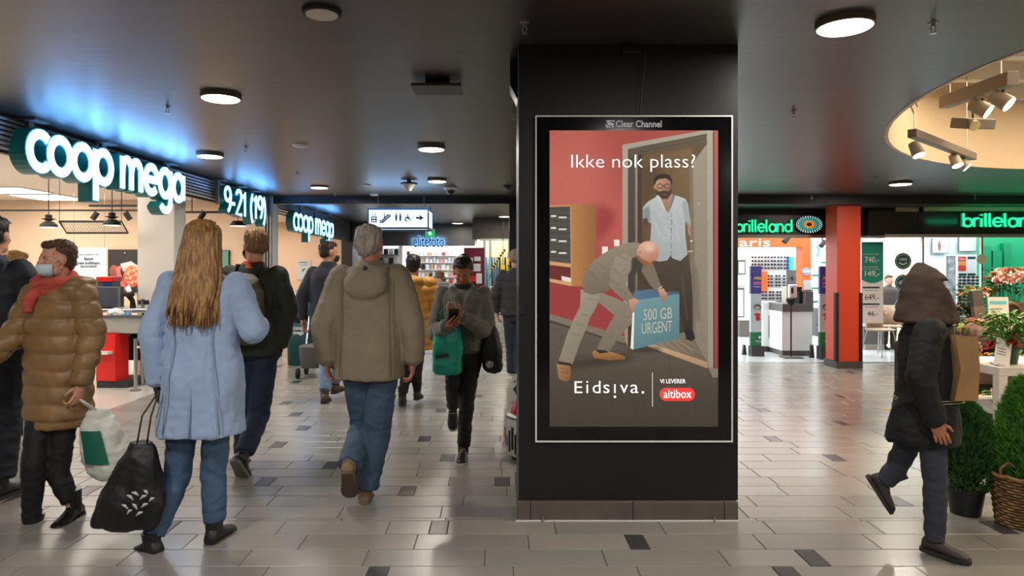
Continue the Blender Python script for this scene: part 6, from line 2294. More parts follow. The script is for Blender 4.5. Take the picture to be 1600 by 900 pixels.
# turnstile posts
for k, (a, Yq) in enumerate(((212, 8.1), (222, 8.5))):
    r = thing('gate_post', ('chrome gate post right of the red cabinet, the nearer one', 'chrome gate post behind the nearer one by the light blue coat')[k], 'post', (X(a, Yq), Yq, 0))
    MB().cyl((X(a, Yq), Yq, 0), (X(a, Yq), Yq, 0.62), 0.022, n=14).build('post', STEEL, r, world=True, smooth=40)
    MB().lathe([(0.06, 0), (0.06, 0.012), (0, 0.014)], n=20).build('foot', STEEL, r, smooth=40)
    MB().tube([(0, 0, 0.52), (0.16, 0, 0.52), (0.20, 0, 0.47)], 0.014, 10).build('arm', WHITE, r, smooth=40)
# wire basket stack with a white bag
r = thing('wire_basket', 'white wire shopping basket beside the masked woman at the left', 'basket', (X(20, 5.2), 5.2, 0.0))
q = MB()
bx0, bx1, by0, by1, bz0, bz1 = X(-4, 5.2), X(52, 5.2), 5.2, 5.5, Z(604, 5.2), Z(540, 5.2)
for k in range(15):
    x_ = bx0 + (bx1 - bx0) * k / 14
    for yy in (by0, by1):
        q.tube([(x_, yy, bz0), (x_, yy, bz1)], 0.0022, 4)
for k in range(12):
    z_ = bz0 + (bz1 - bz0) * k / 11
    q.tube([(bx0, by0, z_), (bx1, by0, z_), (bx1, by1, z_), (bx0, by1, z_), (bx0, by0, z_)], 0.0022, 4)
q.build('wire_mesh', mat('wire_white', (210, 210, 208), .4), r, world=True)['kind'] = 'stuff'
q = MB().tube([(bx0, by0, bz1), (bx1, by0, bz1), (bx1, by1, bz1), (bx0, by1, bz1), (bx0, by0, bz1)], 0.008, 6)
q.build('rim', CHROME, r, world=True)
q = MB()
for (a, b) in ((bx0, by0), (bx1, by0), (bx0, by1), (bx1, by1)):
    MB().cyl((a, b, 0), (a, b, bz0 + .02), 0.011, n=8).build('leg', CHROME, r, world=True)
q = MB()
q.ell((X(26, 5.3), 5.33, Z(520, 5.3)), (0.085, 0.07, 0.12))
q.ell((X(23, 5.3), 5.33, Z(498, 5.3)), (0.05, 0.05, 0.06))
tag(link('carrier_bag', fuse(q, 0.010, 1, f_folds(0.025, 9, (14, 14, 10))), mat('bag_cream', (232, 226, 210), .6)), 'crumpled cream plastic bag standing in the white wire basket', 'bag')

# green waste bin
Yb = 10.2
r = thing('waste_bin', 'tall teal-green waste bin with white lettering in front of the peach wall', 'bin', (X(466, Yb), Yb + 0.2, 0))
MB().loft([(0.0, 0.19, 0.19, 0, 0), (0.03, 0.20, 0.20, 0, 0), (0.62, 0.215, 0.215, 0, 0), (0.64, 0.20, 0.20, 0, 0)], 28, 3.0).build('body', mat('bin_teal', (14, 66, 66), 0.4), r, smooth=40)
MB().loft([(0.64, 0.16, 0.16, 0, 0.02), (0.76, 0.16, 0.16, 0, 0.02)], 24, 3.0).build('opening', BLACKM, r, smooth=40)
MB().loft([(0.74, 0.205, 0.205, 0, 0), (0.86, 0.20, 0.20, 0, 0), (0.93, 0.16, 0.16, 0, 0), (0.96, 0.08, 0.08, 0, 0)], 28, 2.6).build('hood', MATS['bin_teal'], r, smooth=50)
for sx in (-1, 1):
    MB().bounds(sx * 0.18 - .025, sx * 0.18 + .025, -0.14, 0.14, 0.63, 0.76).build('hood_side', MATS['bin_teal'], r)
LW = mat('print_white', (235, 235, 232), .6)
text_on('coop', (-0.065, -0.222, 0.52), (0.155, 0, 0), (0, 0, 0.062), 'lettering', LW, r, bold=0.03, world=False)
text_on('mega', (-0.065, -0.222, 0.455), (0.155, 0, 0), (0, 0, 0.058), 'lettering', LW, r, bold=0.03, world=False)
r = thing('side_table', 'thin dark table top on slim legs behind the waste bin', 'table', (X(460, 11.2), 11.2, 0))
MB().box(0, 0, Z(469, 11.2), 0.6, 0.4, 0.02).build('tabletop', BLACKM, r)
for sx in (-.27, .27):
    for sy in (-.17, .17):
        MB().cyl((sx, sy, 0), (sx, sy, Z(469, 11.2)), 0.012, n=8).build('leg', BLACKM, r)
o = MB().lathe([(0.03, 0), (0.033, 0.01), (0.033, 0.10), (0.012, 0.13), (0.012, 0.15), (0.022, 0.155), (0.02, 0.17), (0, 0.17)], (X(462, 11.2), 11.2, Z(469, 11.2) + 0.01), 16).build('pump_bottle', WHITE, None, smooth=40)
tag(o, 'small white pump bottle on the thin dark table', 'bottle')
r = thing('shopping_cart', 'low grey wheeled cart between the waste bin and the man in dark grey', 'cart', (X(492, 9.2), 9.2, 0))
MB().loft([(0.14, 0.16, 0.22, 0, 0), (0.20, 0.17, 0.24, 0, 0), (0.42, 0.19, 0.25, 0, 0)], 20, 3).build('basket', mat('cart_grey', (80, 78, 76), .6), r, smooth=40)
MB().tube([(-.17, .2, .4), (-.17, .34, .78), (.17, .34, .78), (.17, .2, .4)], 0.014, 8).build('handle', CHROME, r, smooth=40)
for sx in (-.17, .17):
    for sy in (-.2, .2):
        MB().tube([(sx - .015, sy, .07), (sx + .015, sy, .07)], 0.07, 16).build('wheel', BLACKM, r, smooth=40)

# ------------------------------------------------------------------ photo shop (far end)
YW = 21.0
r = thing('display_wall', 'bright white display wall of the photo shop below its dark letters', 'display', (X(670, YW), YW, 0))
MB().bounds(X(634, YW), X(716, YW), YW, YW + 0.06, 0.3, Z(386, YW)).build('panel', mat('panel_white_lit', (242, 240, 238), .6), r, world=True)
for k in range(6):
    z_ = Z(400 + k * 11, YW)
    MB().bounds(X(634, YW), X(716, YW), YW - 0.10, YW, z_, z_ + 0.015).build('shelf', WHITEG, r, world=True)
rnd = random.Random(9)
pm = [mat('box_%s' % n, c, .5) for n, c in (('white', (225, 225, 225)), ('red', (196, 44, 52)), ('pink', (230, 150, 150)), ('black', (40, 40, 46)), ('tan', (200, 160, 120)), ('pale_grey', (200, 204, 206)))]
b0 = {}
cols = ['white', 'red', 'pink', 'black', 'tan', 'pale grey']
cnt = 0
for k in range(6):
    z_ = Z(400 + k * 11, YW) + 0.0151
    a = 636.0
    while a < 711:
        ww = rnd.choice((4.2, 5.5, 7.0))
        ci = rnd.choice((0, 0, 1, 2, 3, 4, 5, 5)) if a > 680 else rnd.choice((0, 0, 0, 5, 3, 4))
        hh = rnd.choice((0.10, 0.13, 0.16))
        key = (ww, ci, hh)
        if key not in b0:
            o = MB().bounds(0, X(PX + ww - .8, YW), -0.05, 0.0, 0, hh).build('packaged_accessory', pm[ci], None)
            b0[key] = o
        else:
            o = b0[key].copy()
            COL.objects.link(o)
        o.location = (X(a, YW), YW - 0.03, z_)
        tag(o, '%s boxed accessory on the %s shelf of the bright photo shop wall' % (cols[ci], ('top', 'second', 'third', 'fourth', 'fifth', 'lowest')[k]), 'box', '%s boxes on the %s photo shop shelf' % (cols[ci], ('top', 'second', 'third', 'fourth', 'fifth', 'lowest')[k]))
        a += ww + 0.6
        cnt += 1
# shelves at left of the photo shop and printed posters
r = thing('shelf_unit', 'narrow shelf with black and white prints left of the photo shop display wall', 'shelf', (X(612, 20.6), 20.6, 0))
MB().bounds(X(590, 20.6), X(624, 20.6), 20.6, 20.65, 0, Z(386, 20.6)).build('back_panel', MATS['panel_white_lit'], r, world=True)
for c_ in (398, 412, 426):
    MB().bounds(X(590, 20.6), X(624, 20.6), 20.4, 20.6, Z(c_ + .8, 20.6), Z(c_, 20.6)).build('shelf', BLACKM, r, world=True)
for i in range(4):
    for j in range(3):
        o = MB().bounds(X(592 + 8 * i, 20.5), X(598.5 + 8 * i, 20.5), 20.48, 20.5, Z(397.6 + 14 * j, 20.5), Z(389 + 14 * j, 20.5)).build('framed_print', pm[(i + j) % 2 * 3], None)
        tag(o, 'framed print on the %s board of the narrow photo shop shelf, %s from the left' % (('top', 'middle', 'lower')[j], ('first', 'second', 'third', 'fourth')[i]), 'picture', 'framed prints on the narrow shelf')
r = thing('brochure_stand', 'grey lettered info board behind the woman looking at her phone', 'board', (X(691, 11.0), 11.0, 0))
MB().bounds(X(683, 11), X(703, 11), 11.0, 11.03, Z(470, 11), Z(440, 11)).build('panel', mat('board_pale_grey', (150, 152, 152), .6), r, world=True)
for k in range(5):
    MB().bounds(X(685, 11), X(701, 11), 10.996, 11.0, Z(444.5 + 3.5 * k, 11), Z(443 + 3.5 * k, 11)).build('text_line', mat('text_grey', (90, 92, 94), .7), r, world=True)
MB().bounds(X(692, 11), X(694, 11), 11.0, 11.03, 0.02, Z(470, 11)).build('post', ALU, r, world=True)
MB().bounds(X(686, 11), X(700, 11), 10.85, 11.18, 0, 0.02).build('foot', ALU, r, world=True)

# maroon wall with prints
YM = 17.5
struct('wall_maroon', MB().bounds(X(725, YM), X(757, YM), YM, YM + 0.1, 0, Z(387, YM)), mat('maroon_paint', (104, 18, 40), .5))
for (a, b, c, d, m_) in ((727, 739, 403, 412, 0), (741, 751, 401, 408, 5), (727, 737, 414, 424, 0), (740, 751, 412, 424, 5), (735, 744, 431, 440, 1), (744, 753, 427, 443, 0)):
    o = MB().bounds(X(a, YM), X(b, YM), YM - 0.03, YM, Z(d, YM), Z(c, YM)).build('wall_print', pm[m_], None)
    tag(o, 'small print on the maroon wall, ' + ('upper left one', 'upper right one', 'left one in the middle row', 'right one in the middle row', 'red one near the bottom', 'tall white one at the lower right')[(727, 741, 727, 740, 735, 744).index(a) if (a, c) != (727, 414) else 2], 'picture', 'prints on the maroon wall')
# glass shop right of it
struct('wall_fascia_glass_shop', MB().bounds(X(738, 17.8), X(800, 17.8), 17.8, 17.9, Z(374, 17.8), 2.78), mat('fascia_brown_grey', (84, 76, 70), .6))
gs = struct('window_5', MB().bounds(X(757, 17.6), X(796, 17.6), 17.6, 17.61, 0.0, Z(374, 17.6)), GLASS)
for a in (757, 766, 796):
    MB().bounds(X(a, 17.6) - .03, X(a, 17.6) + .03, 17.57, 17.64, 0, Z(374, 17.6)).build('window_frame', mat('frame_pale_green', (170, 186, 176), .4), gs)
MB().bounds(X(750, 17.6), X(796, 17.6), 17.56, 17.64, Z(376, 17.6), Z(373, 17.6)).build('window_frame', MATS['frame_pale_green'], gs)
struct('wall_glass_shop_back', MB().bounds(X(745, 19.6), X(815, 19.6), 19.6, 19.7, 0, 2.75), mat('shop_wall_cream', (206, 196, 170), .6))
area('glass_shop_light', (X(775, 18.6), 18.6, 2.68), (0, 0, 0), 1.6, 1.2, 60, (1.0, 0.95, 0.85))
gsr = thing('clothes_rack', 'rack of blue and black garments behind the far glass front', 'rack', (X(775, 18.8), 18.8, 0))
MB().tube([(X(758, 18.8), 18.8, 0), (X(758, 18.8), 18.8, 1.9), (X(794, 18.8), 18.8, 1.9), (X(794, 18.8), 18.8, 0)], 0.015, 8).build('rail', CHROME, gsr, world=True)
gcol = [mat('garment_%s' % n, c, .8) for n, c in (('sky_blue', (50, 140, 190)), ('navy', (30, 40, 60)), ('yellow', (226, 210, 40)), ('grey', (110, 110, 112)), ('light_blue', (130, 200, 226)))]
gn = ['sky blue', 'navy', 'yellow', 'grey', 'light blue']
for k in range(8):
    a = 760 + k * 4.2
    ci = (0, 4, 1, 0, 3, 1, 2, 1)[k]
    q = MB().loft([(Z(455, 18.8), .035, .16, X(a, 18.8), 18.8), (Z(420, 18.8), .034, .15, X(a, 18.8), 18.8), (Z(402, 18.8), .02, .10, X(a, 18.8), 18.8)], 12, 3)
    tag(q.build('garment', gcol[ci], None, smooth=50), '%s garment on the far rack, %s from its left upright' % (gn[ci], ('first', 'second', 'third', 'fourth', 'fifth', 'sixth', 'seventh', 'eighth')[k]), 'garment')
for (a, b, c, d, lb) in ((782, 789, 414, 424, 'yellow square sale sign, the upper left of the three in the far shop'), (783, 790, 427, 433, 'yellow small sale sign below the square one'), (791.5, 797, 404, 425, 'yellow tag-shaped sign with a dark 7 in the far shop')):
    r = thing('sale_sign', lb, 'sign', (X((a + b) / 2, 17.5), 17.5, Z(d, 17.5)))
    MB().bounds(X(a, 17.5), X(b, 17.5), 17.49, 17.5, Z(d, 17.5), Z(c, 17.5)).build('card', mat('card_yellow', (240, 216, 30), .5), r, world=True)
    MB().cyl((X((a + b) / 2, 17.5), 17.495, Z(c, 17.5)), (X((a + b) / 2, 17.5), 17.495, 2.75), .003, n=4).build('thread', CHROME, r, world=True)
    if a > 790:
        tx('7', 793, 796, 414, 423, 17.488, inkd, r, 0.02)
r = thing('barrier_tape', 'yellow and black striped tape slanting behind the far glass front', 'tape', P(777, 410, 17.45))
p0_, p1_ = P(766, 424, 17.45), P(789, 390, 17.45)
q = MB()
q2 = MB()
for k in range(16):
    (q if k % 2 else q2).tube([p0_.lerp(p1_, k / 16), p0_.lerp(p1_, (k + 1) / 16)], 0.028, 4)
q.build('black_stripe', BLACKM, r, world=True)['kind'] = 'stuff'
q2.build('yellow_stripe', MATS['card_yellow'], r, world=True)['kind'] = 'stuff'
r = thing('shop_barrier', 'low pale metal barrier in front of the far glass shop', 'barrier', (X(780, 16.8), 16.8, 0))
for z_ in (.35, .75, 1.0):
    MB().tube([(X(766, 16.8), 16.8, z_), (X(797, 16.8), 16.8, z_)], 0.018, 8).build('bar', WHITE, r, world=True)
for a in (766, 781, 797):
    MB().cyl((X(a, 16.8), 16.8, 0), (X(a, 16.8), 16.8, 1.0), 0.02, n=8).build('post', WHITE, r, world=True)

# robot behind the pillar
Yr = 5.25
r = thing('service_robot', 'low round white robot with colourful stickers and a red top, half behind the pillar', 'robot', (0.26, Yr, 0))
MB().lathe([(0.0, 0.03), (0.18, 0.03), (0.205, 0.06), (0.225, 0.16), (0.222, 0.30), (0.21, 0.325), (0.0, 0.33)], n=36).build('body', mat('robot_white', (214, 214, 208), .3), r, smooth=40)
MB().lathe([(0.0, 0.0), (0.165, 0.0), (0.175, 0.035), (0.0, 0.04)], n=32).build('skirt', BLACKM, r, smooth=40)
MB().lathe([(0.212, 0.315), (0.222, 0.335), (0.208, 0.345), (0.0, 0.345)], n=36).build('rim', mat('rim_grey', (120, 120, 120), .3), r, smooth=40)
MB().loft([(0.34, 0.12, 0.10, -0.06, 0), (0.43, 0.10, 0.08, -0.05, 0), (0.48, 0.06, 0.05, -0.04, 0)], 20).build('red_cushion', mat('robot_red', (200, 24, 34), .4), r, smooth=50)
MB().tube([(-0.08, -0.02, 0.45), (-0.12, -0.02, 0.53), (-0.08, -0.02, 0.58)], [0.03, 0.035, 0.03], 12).build('zebra_arm', mat('robot_dark', (30, 30, 32), .4), r, smooth=50)


def sticker(a0, a1, z0_, z1_, m_, nm='sticker', rr_=0.229):
    q = MB()
    n = 6
    vs = []
    for k in range(n + 1):
        t = R(a0 + (a1 - a0) * k / n)
        vs += [(rr_ * math.cos(t), rr_ * math.sin(t), z0_), (rr_ * math.cos(t), rr_ * math.sin(t), z1_)]
    q.add(vs, [(2 * k, 2 * k + 2, 2 * k + 3, 2 * k + 1) for k in range(n)])
    q.build(nm, m_, r, smooth=True)


sticker(190, 200, 0.16, 0.25, mat('sticker_orange', (220, 120, 50), .4))
sticker(202, 210, 0.12, 0.20, mat('sticker_blue', (60, 110, 170), .4))
sticker(186, 196, 0.09, 0.15, mat('sticker_pink', (206, 100, 120), .4))
sticker(214, 219, 0.08, 0.24, BLACKM)
sticker(222, 227, 0.10, 0.27, BLACKM)
sticker(230, 234, 0.07, 0.22, BLACKM)

# ------------------------------------------------------------------ optician interior
YO = 15.35
OW = mat('orange_portal', (226, 84, 24), .5)
struct('trim_18', MB().bounds(2.75, X(1267, 13.2), 13.2, 13.5, Z(386, 13.2), 2.42), OW)
struct('trim_19', MB().bounds(X(1254, 13.2), X(1267, 13.2), 13.2, 13.5, 0.0, Z(386, 13.2)), OW)
r = thing('portal_sign', 'white lettering on the orange portal inside the optician', 'sign', P(1175, 386, 13.18))
tx('Solaris', 1112, 1203, 372, 385, 13.19, emis('portal_white', (255, 244, 220), 1.1), r, 0.0)
r = thing('round_sticker', 'small round blue and white badge on the orange portal post', 'sticker', P(1260, 425, 13.19))
MB().prism(circ(0, 0, .075, n=24), P(1260, 424, 13.19), (1, 0, 0), (0, 0, 1), 0.006).build('disc', mat('badge_blue', (110, 150, 200), .4), r, world=True)
MB().bounds(X(1255, 13.18), X(1265, 13.18), 13.176, 13.184, Z(426, 13.18), Z(423, 13.18)).build('band', WHITE, r, world=True)
# eyewear wall
r = thing('eyewear_wall', 'white display wall with rows of dark glasses behind the purple banners', 'display', (X(1200, 14.6), 14.6, 0))
MB().bounds(X(1153, 14.6), X(1250, 14.6), 14.6, 14.65, 0.35, Z(388, 14.6)).build('panel', mat('panel_bright', (240, 246, 248), .4), r, world=True)
MB().bounds(X(1153, 14.6), X(1250, 14.6), 14.5, 14.65, 0, 0.35).build('plinth', GREY, r, world=True)
g0 = None
gr_ = -1
for (c0, rows_) in (((1174, 1224, 6), (402, 408, 413.5, 419)), ((1199, 1223, 3), (431, 436, 441, 446)), ((1190, 1224, 4), (456, 461, 466, 471))):
    for c_ in rows_:
        gr_ += 1
        z_ = Z(c_, 14.6)
        MB().bounds(X(c0[0], 14.6), X(c0[1] + 7, 14.6), 14.5, 14.6, z_ - 0.022, z_ - 0.016).build('shelf', GLASS, r, world=True)
        for k in range(c0[2]):
            xx = X(c0[0] + 2 + (c0[1] - c0[0]) * k / (c0[2] - 1 + 1e-6), 14.6)
            if g0 is None:
                q = MB()
                for sx in (-.032, .032):
                    q.tube([(sx + .024 * math.cos(R(t)), 0, .018 * math.sin(R(t))) for t in range(0, 361, 45)], .004, 4)
                    q.prism(circ(sx, 0, .024, .018, 8), (0, 0, 0), (1, 0, 0), (0, 0, 1), 0.002)
                    q.tube([(sx * 1.8, 0, .004), (sx * 1.9, .06, .004)], .003, 4)
                q.tube([(-.01, 0, .004), (.01, 0, .004)], .004, 4)
                o = g0 = q.build('eyeglasses', mat('frames_dark', (30, 30, 36), .3), None)
            else:
                o = g0.copy()
                COL.objects.link(o)
            o.location = (xx, 14.52, z_)
            rn_ = ('topmost', 'second', 'third', 'fourth', 'fifth', 'sixth', 'seventh', 'eighth', 'ninth', 'tenth', 'eleventh', 'lowest')[gr_]
            tag(o, 'dark glasses in the %s row of the optician wall behind the purple banner' % rn_, 'glasses', 'glasses in the %s row of the optician wall' % rn_)
for k, (a, b, c_) in enumerate(((1229.5, 1233, (40, 110, 210)), (1233.2, 1237, (30, 190, 170)), (1237.2, 1240, (90, 210, 90)), (1242, 1245.5, (240, 150, 170)), (1246, 1250, (240, 232, 180)))):
    MB().bounds(X(a, 14.58), X(b, 14.58), 14.57, 14.6, Z(456, 14.6), Z(401, 14.6)).build('colour_strip', mat('strip_%s' % ('blue', 'aqua', 'lime', 'rose', 'ivory')[k], c_, .4, emit=c_, estr=0.3), r, world=True)
for (a, b, c, d, m_, lb) in ((1152, 1165, 406, 429, mat('frame_green_print', (50, 110, 70), .5), 'green framed picture high on the left optician wall'), (1151, 1163, 450, 496, GREY, 'dark framed mirror low on the left optician wall')):
    q = thing('wall_picture', lb, 'picture', P(a, d, 14.3))
    MB().bounds(X(a, 14.3), X(b, 14.3), 14.3, 14.35, Z(d, 14.3), Z(c, 14.3)).build('frame', m_, q, world=True)
    MB().bounds(X(a + 2, 14.3), X(b - 2, 14.3), 14.29, 14.3, Z(d - 2, 14.3), Z(c + 3, 14.3)).build('print', WHITE, q, world=True)
    MB().bounds(X(a + 4, 14.3), X(a + 5, 14.3), 14.34, 14.62, Z(d - 3, 14.3), Z(d - 4, 14.3)).build('fixing', GREY, q, world=True)
for (a, b, c, d, m_) in ((1153, 1172, 428, 446, WHITEG), (1190, 1199, 424, 455, OW)):
    q = thing('display_box', 'white display box on the left wall of the optician' if m_ is WHITEG else 'narrow orange display panel beside the left purple banner', 'display', P(a, d, 14.4))
    MB().bounds(X(a, 14.4), X(b, 14.4), 14.4, 14.6, Z(d, 14.4), Z(c, 14.4)).build('box', m_, q, world=True)
# right part of the wall seen between the portal and the red pillar
r = thing('eyewear_shelf', 'white lit shelves with green labels between the orange portal and the red pillar', 'display', (X(1282, 14.9), 14.9, 0))
MB().bounds(X(1266, 14.9), X(1302, 14.9), 14.9, 14.95, .6, Z(400, 14.9)).build('panel', MATS['panel_bright'], r, world=True)
MB().bounds(X(1268, 14.9), X(1300, 14.9), 14.7, 14.95, 0, .6).build('plinth', GREY, r, world=True)
for a, c_ in ((1283, 409), (1268, 429), (1268, 449), (1268, 470)):
    MB().bounds(X(a, 14.9), X(a + 12, 14.9), 14.88, 14.9, Z(c_ + 2.4, 14.9), Z(c_, 14.9)).build('label', mat('label_green', (0, 110, 90), .5), r, world=True)
MB().bounds(X(1270, 14.9), X(1300, 14.9), 14.7, 14.9, Z(507, 14.9), Z(505, 14.9)).build('shelf', WHITE, r, world=True)
q = MB().tube([P(1276, 384 + 2.1 * k, 14.8) + Vector((0.05 * math.sin(k / 8 * PI), 0, 0)) for k in range(9)], 0.02, 6)
tag(q.build('neon_curve', mat('curve_teal', (20, 130, 160), .4), None, smooth=True), 'curved teal strip above the eyewear shelves', 'ornament')
for k, (a, b, Yq) in enumerate(((1285, 381, 13.8), (1294, 386, 13.6), (1228, 374, 12.6))):
    r = thing('track_spotlight', ('black spotlight cluster left of the red pillar, upper one', 'white spotlight just left of the red pillar, lower one', 'black spotlight in front of the orange portal')[k], 'spotlight', P(a, b, Yq))
    m_ = (BLACKM, WHITE, BLACKM)[k]
    MB().tube([(0.05, 0, 0.05), (-0.05, -.04, -0.05)], 0.05, 16).build('housing', m_, r, smooth=40)
    MB().cyl((0, 0, 0), (0, 0, 2.42 - P(a, b, Yq).z), 0.015, n=8).build('arm', m_, r)

# purple banners at the entrance
def purple(px0, px1, Yq, label):
    r = thing('entrance_banner', label, 'banner', (X((px0 + px1) / 2, Yq), Yq, 0))
    k = (px1 - px0)
    zt, z1_, z2_, z3_ = Z(416, Yq), Z(459, Yq), Z(519, Yq), Z(541, Yq)
    x0_, x1_ = X(px0, Yq), X(px1, Yq)
    MB().bounds(x0_, x1_, Yq, Yq + 0.06, z1_, zt).build('upper_panel', mat('banner_purple', (62, 62, 138), .5), r, world=True)
    MB().bounds(x0_, x1_, Yq, Yq + 0.06, z2_, z1_).build('picture_panel', mat('banner_pale', (186, 204, 214), .5), r, world=True)
    MB().bounds(x0_, x1_, Yq, Yq + 0.06, z3_, z2_).build('lower_panel', mat('banner_green', (20, 112, 74), .5), r, world=True)
    MB().bounds(x0_ + .01, x1_ + .04, Yq - 0.02, Yq + 0.14, 0, z3_).build('foot', mat('foot_dark', (52, 52, 54), .5), r, world=True)
    q = MB()
    q.add([(x0_ - .06, Yq + .2, 0), (x0_ + .01, Yq + .2, 0), (x0_ - .01, Yq + .2, z3_), (x0_ - .04, Yq + .2, z3_), (x0_ - .06, Yq + .26, 0), (x0_ + .01, Yq + .26, 0), (x0_ - .01, Yq + .26, z3_), (x0_ - .04, Yq + .26, z3_)],
          [(0, 1, 2, 3), (5, 4, 7, 6), (0, 3, 7, 4), (1, 5, 6, 2), (3, 2, 6, 7), (0, 4, 5, 1)])
    q.build('rear_foot', MATS['foot_dark'], r, world=True)
    w_ = x1_ - x0_
    for body, zz, m_ in (('Alle', Z(437, Yq), mat('print_gold', (226, 186, 70), .5)), ('BARN', Z(445, Yq), mat('print_pink', (226, 120, 170), .5)), ('brilleglass', Z(449, Yq), LW)):
        text_on(body, (x0_ + w_ * .25, Yq - .001, zz), (w_ * .7, 0, 0), (0, 0, {'Alle': .055, 'BARN': .055, 'brilleglass': .02}[body]), 'lettering', m_, r, bold=0.03)
    # printed child with round glasses and red scarf
    cx_ = (x0_ + x1_) / 2 + .02
    cz_ = Z(486, Yq)
    def disc(a, b, rx, rz, m_, nm, lift):
        MB().prism(circ(a, b, rx, rz, 18), (cx_, Yq - lift, cz_), (1, 0, 0), (0, 0, 1), 0.001).build(nm, m_, r, world=True)
    disc(0, .06, .065, .06, mat('print_hair', (90, 100, 110), .6), 'printed_hair', .001)
    disc(0, .02, .052, .055, mat('print_face', (222, 190, 172), .6), 'printed_face', .002)
    disc(-.022, .03, .022, .022, mat('print_glasses', (90, 170, 190), .4), 'printed_glasses', .003)
    disc(.026, .03, .022, .022, MATS['print_glasses'], 'printed_glasses', .003)
    disc(0, -.06, .055, .025, mat('print_scarf', (190, 40, 50), .6), 'printed_scarf', .003)
    disc(.01, -.12, .04, .045, MATS['print_scarf'], 'printed_scarf', .002)
    disc(.04, Z(527, Yq) - cz_, .018, .024, LW, 'printed_mark', .001)
    text_on('brilleland', (x0_ + w_ * .45, Yq - .001, Z(534, Yq)), (w_ * .5, 0, 0), (0, 0, .02), 'lettering', LW, r, bold=0.02)


purple(1173, 1190, 11.3, 'tall purple, pale and green banner stand left of the white service counter')
purple(1281, 1297, 10.9, 'tall purple, pale and green banner stand against the red pillar')

# service counter 4
Yk = 11.35
r = thing('service_counter', 'white service counter with a dark grey top section and numbered screen', 'counter', (X(1240, Yk), Yk, 0))
MB().bounds(X(1222, Yk), X(1269, Yk), Yk, Yk + .7, .09, Z(487, Yk)).build('front_panel', WHITEG, r, world=True)
MB().bounds(X(1222, Yk), X(1270, Yk), Yk - .02, Yk + .72, Z(487, Yk), Z(475, Yk)).build('dark_band', mat('counter_dark', (84, 78, 74), .4), r, world=True)
MB().bounds(X(1258, Yk), X(1270, Yk), Yk - .02, Yk + .72, Z(475, Yk), Z(455, Yk)).build('dark_return', MATS['counter_dark'], r, world=True)
MB().bounds(X(1224, Yk), X(1266, Yk), Yk + .04, Yk + .7, 0, .09).build('plinth', GREY, r, world=True)
MB().bounds(X(1190, Yk + .6), X(1222, Yk + .6), Yk + .55, Yk + 1.0, .1, Z(475, Yk)).build('side_cabinet', WHITEG, r, world=True)
MB().bounds(X(1190, Yk + .6), X(1222, Yk + .6), Yk + .6, Yk + 1.0, 0, .1).build('plinth', GREY, r, world=True)
MB().bounds(X(1203, Yk + .5), X(1210, Yk + .5), Yk + .53, Yk + .56, .25, Z(496, Yk)).build('open_niche', mat('niche_dark', (84, 70, 74), .6), r, world=True)
for k in range(3):
    MB().bounds(X(1211.5, Yk + .5), X(1220.5, Yk + .5), Yk + .53, Yk + .56, .16 + k * .19, .33 + k * .19).build('drawer', WHITEG, r, world=True, bevel=.004)
MB().bounds(X(1212, Yk + .5), X(1220, Yk + .5), Yk + .52, Yk + .56, Z(489, Yk), Z(478, Yk)).build('shelf_niche', mat('counter_dark', (84, 78, 74), .4), r, world=True)
r = thing('number_screen', 'grey numbered screen reading 4 on the service counter', 'screen', P(1237, 455, Yk + .3))
MB().bounds(X(1229, Yk + .3), X(1244, Yk + .3), Yk + .3, Yk + .33, Z(448, Yk + .3), Z(422, Yk + .3)).build('panel', mat('screen_grey', (120, 118, 116), .4), r, world=True)
MB().bounds(X(1229, Yk + .3), X(1245, Yk + .3), Yk + .3, Yk + .5, Z(475, Yk + .3), Z(448, Yk + .3)).build('stand', mat('stand_tan', (170, 160, 146), .5), r, world=True)
tx('4', 1235, 1239.5, 431, 438, Yk + .297, inkd, r, 0.01)
r = thing('cash_register', 'black till with cables on the service counter', 'till', (X(1250, Yk + .2), Yk + .2, Z(475, Yk)))
MB().bounds(X(1244, Yk + .2), X(1257, Yk + .2), Yk + .1, Yk + .4, Z(475, Yk), Z(456, Yk)).build('body', BLACKM, r, world=True, bevel=.01)
MB().box(X(1247, Yk + .1), Yk + .1, Z(452, Yk), .12, .02, .09, rx=.3).build('display', BLACK, r, world=True)
r = thing('small_display', 'white tilted card display on the right end of the service counter', 'display', (X(1262, Yk + .2), Yk + .2, Z(455, Yk)))
MB().box(X(1262, Yk + .2), Yk + .2, Z(446, Yk), .12, .03, .17, rx=-.2).build('card', mat('card_grey', (190, 196, 198), .4), r, world=True)
MB().bounds(X(1257, Yk + .2), X(1268, Yk + .2), Yk + .15, Yk + .28, Z(455, Yk), Z(453.5, Yk)).build('base', BLACKM, r, world=True)
r = thing('sanitizer_stand', 'hand sanitizer dispenser on a thin black pole in front of the counter', 'dispenser', (X(1237, 11.1), 11.1, 0))
MB().cyl((X(1236, 11.1), 11.1, .01), (X(1236, 11.1), 11.1, Z(470, 11.1)), .012, n=10).build('pole', BLACKM, r, world=True)
MB().box(X(1237, 11.1), 11.12, .012, .30, .26, .024).build('base', mat('base_grey', (90, 84, 78), .5), r, world=True, bevel=.004)
MB().box(X(1238, 11.1), 11.1, Z(455, 11.1), .125, .09, .22).build('dispenser', WHITEG, r, world=True, bevel=.02)
MB().prism(circ(0, 0, .02, .055, 16), P(1238, 454, 11.05), (1, 0, 0), (0, 0, 1), .004).build('window', BLACKM, r, world=True)
MB().loft([(Z(476, 11.1), .04, .04, X(1236, 11.1), 11.1), (Z(470, 11.1), .08, .06, X(1236, 11.1), 11.1), (Z(467, 11.1), .08, .06, X(1236, 11.1), 11.1)], 16).build('drip_tray', BLACKM, r, world=True, smooth=40)

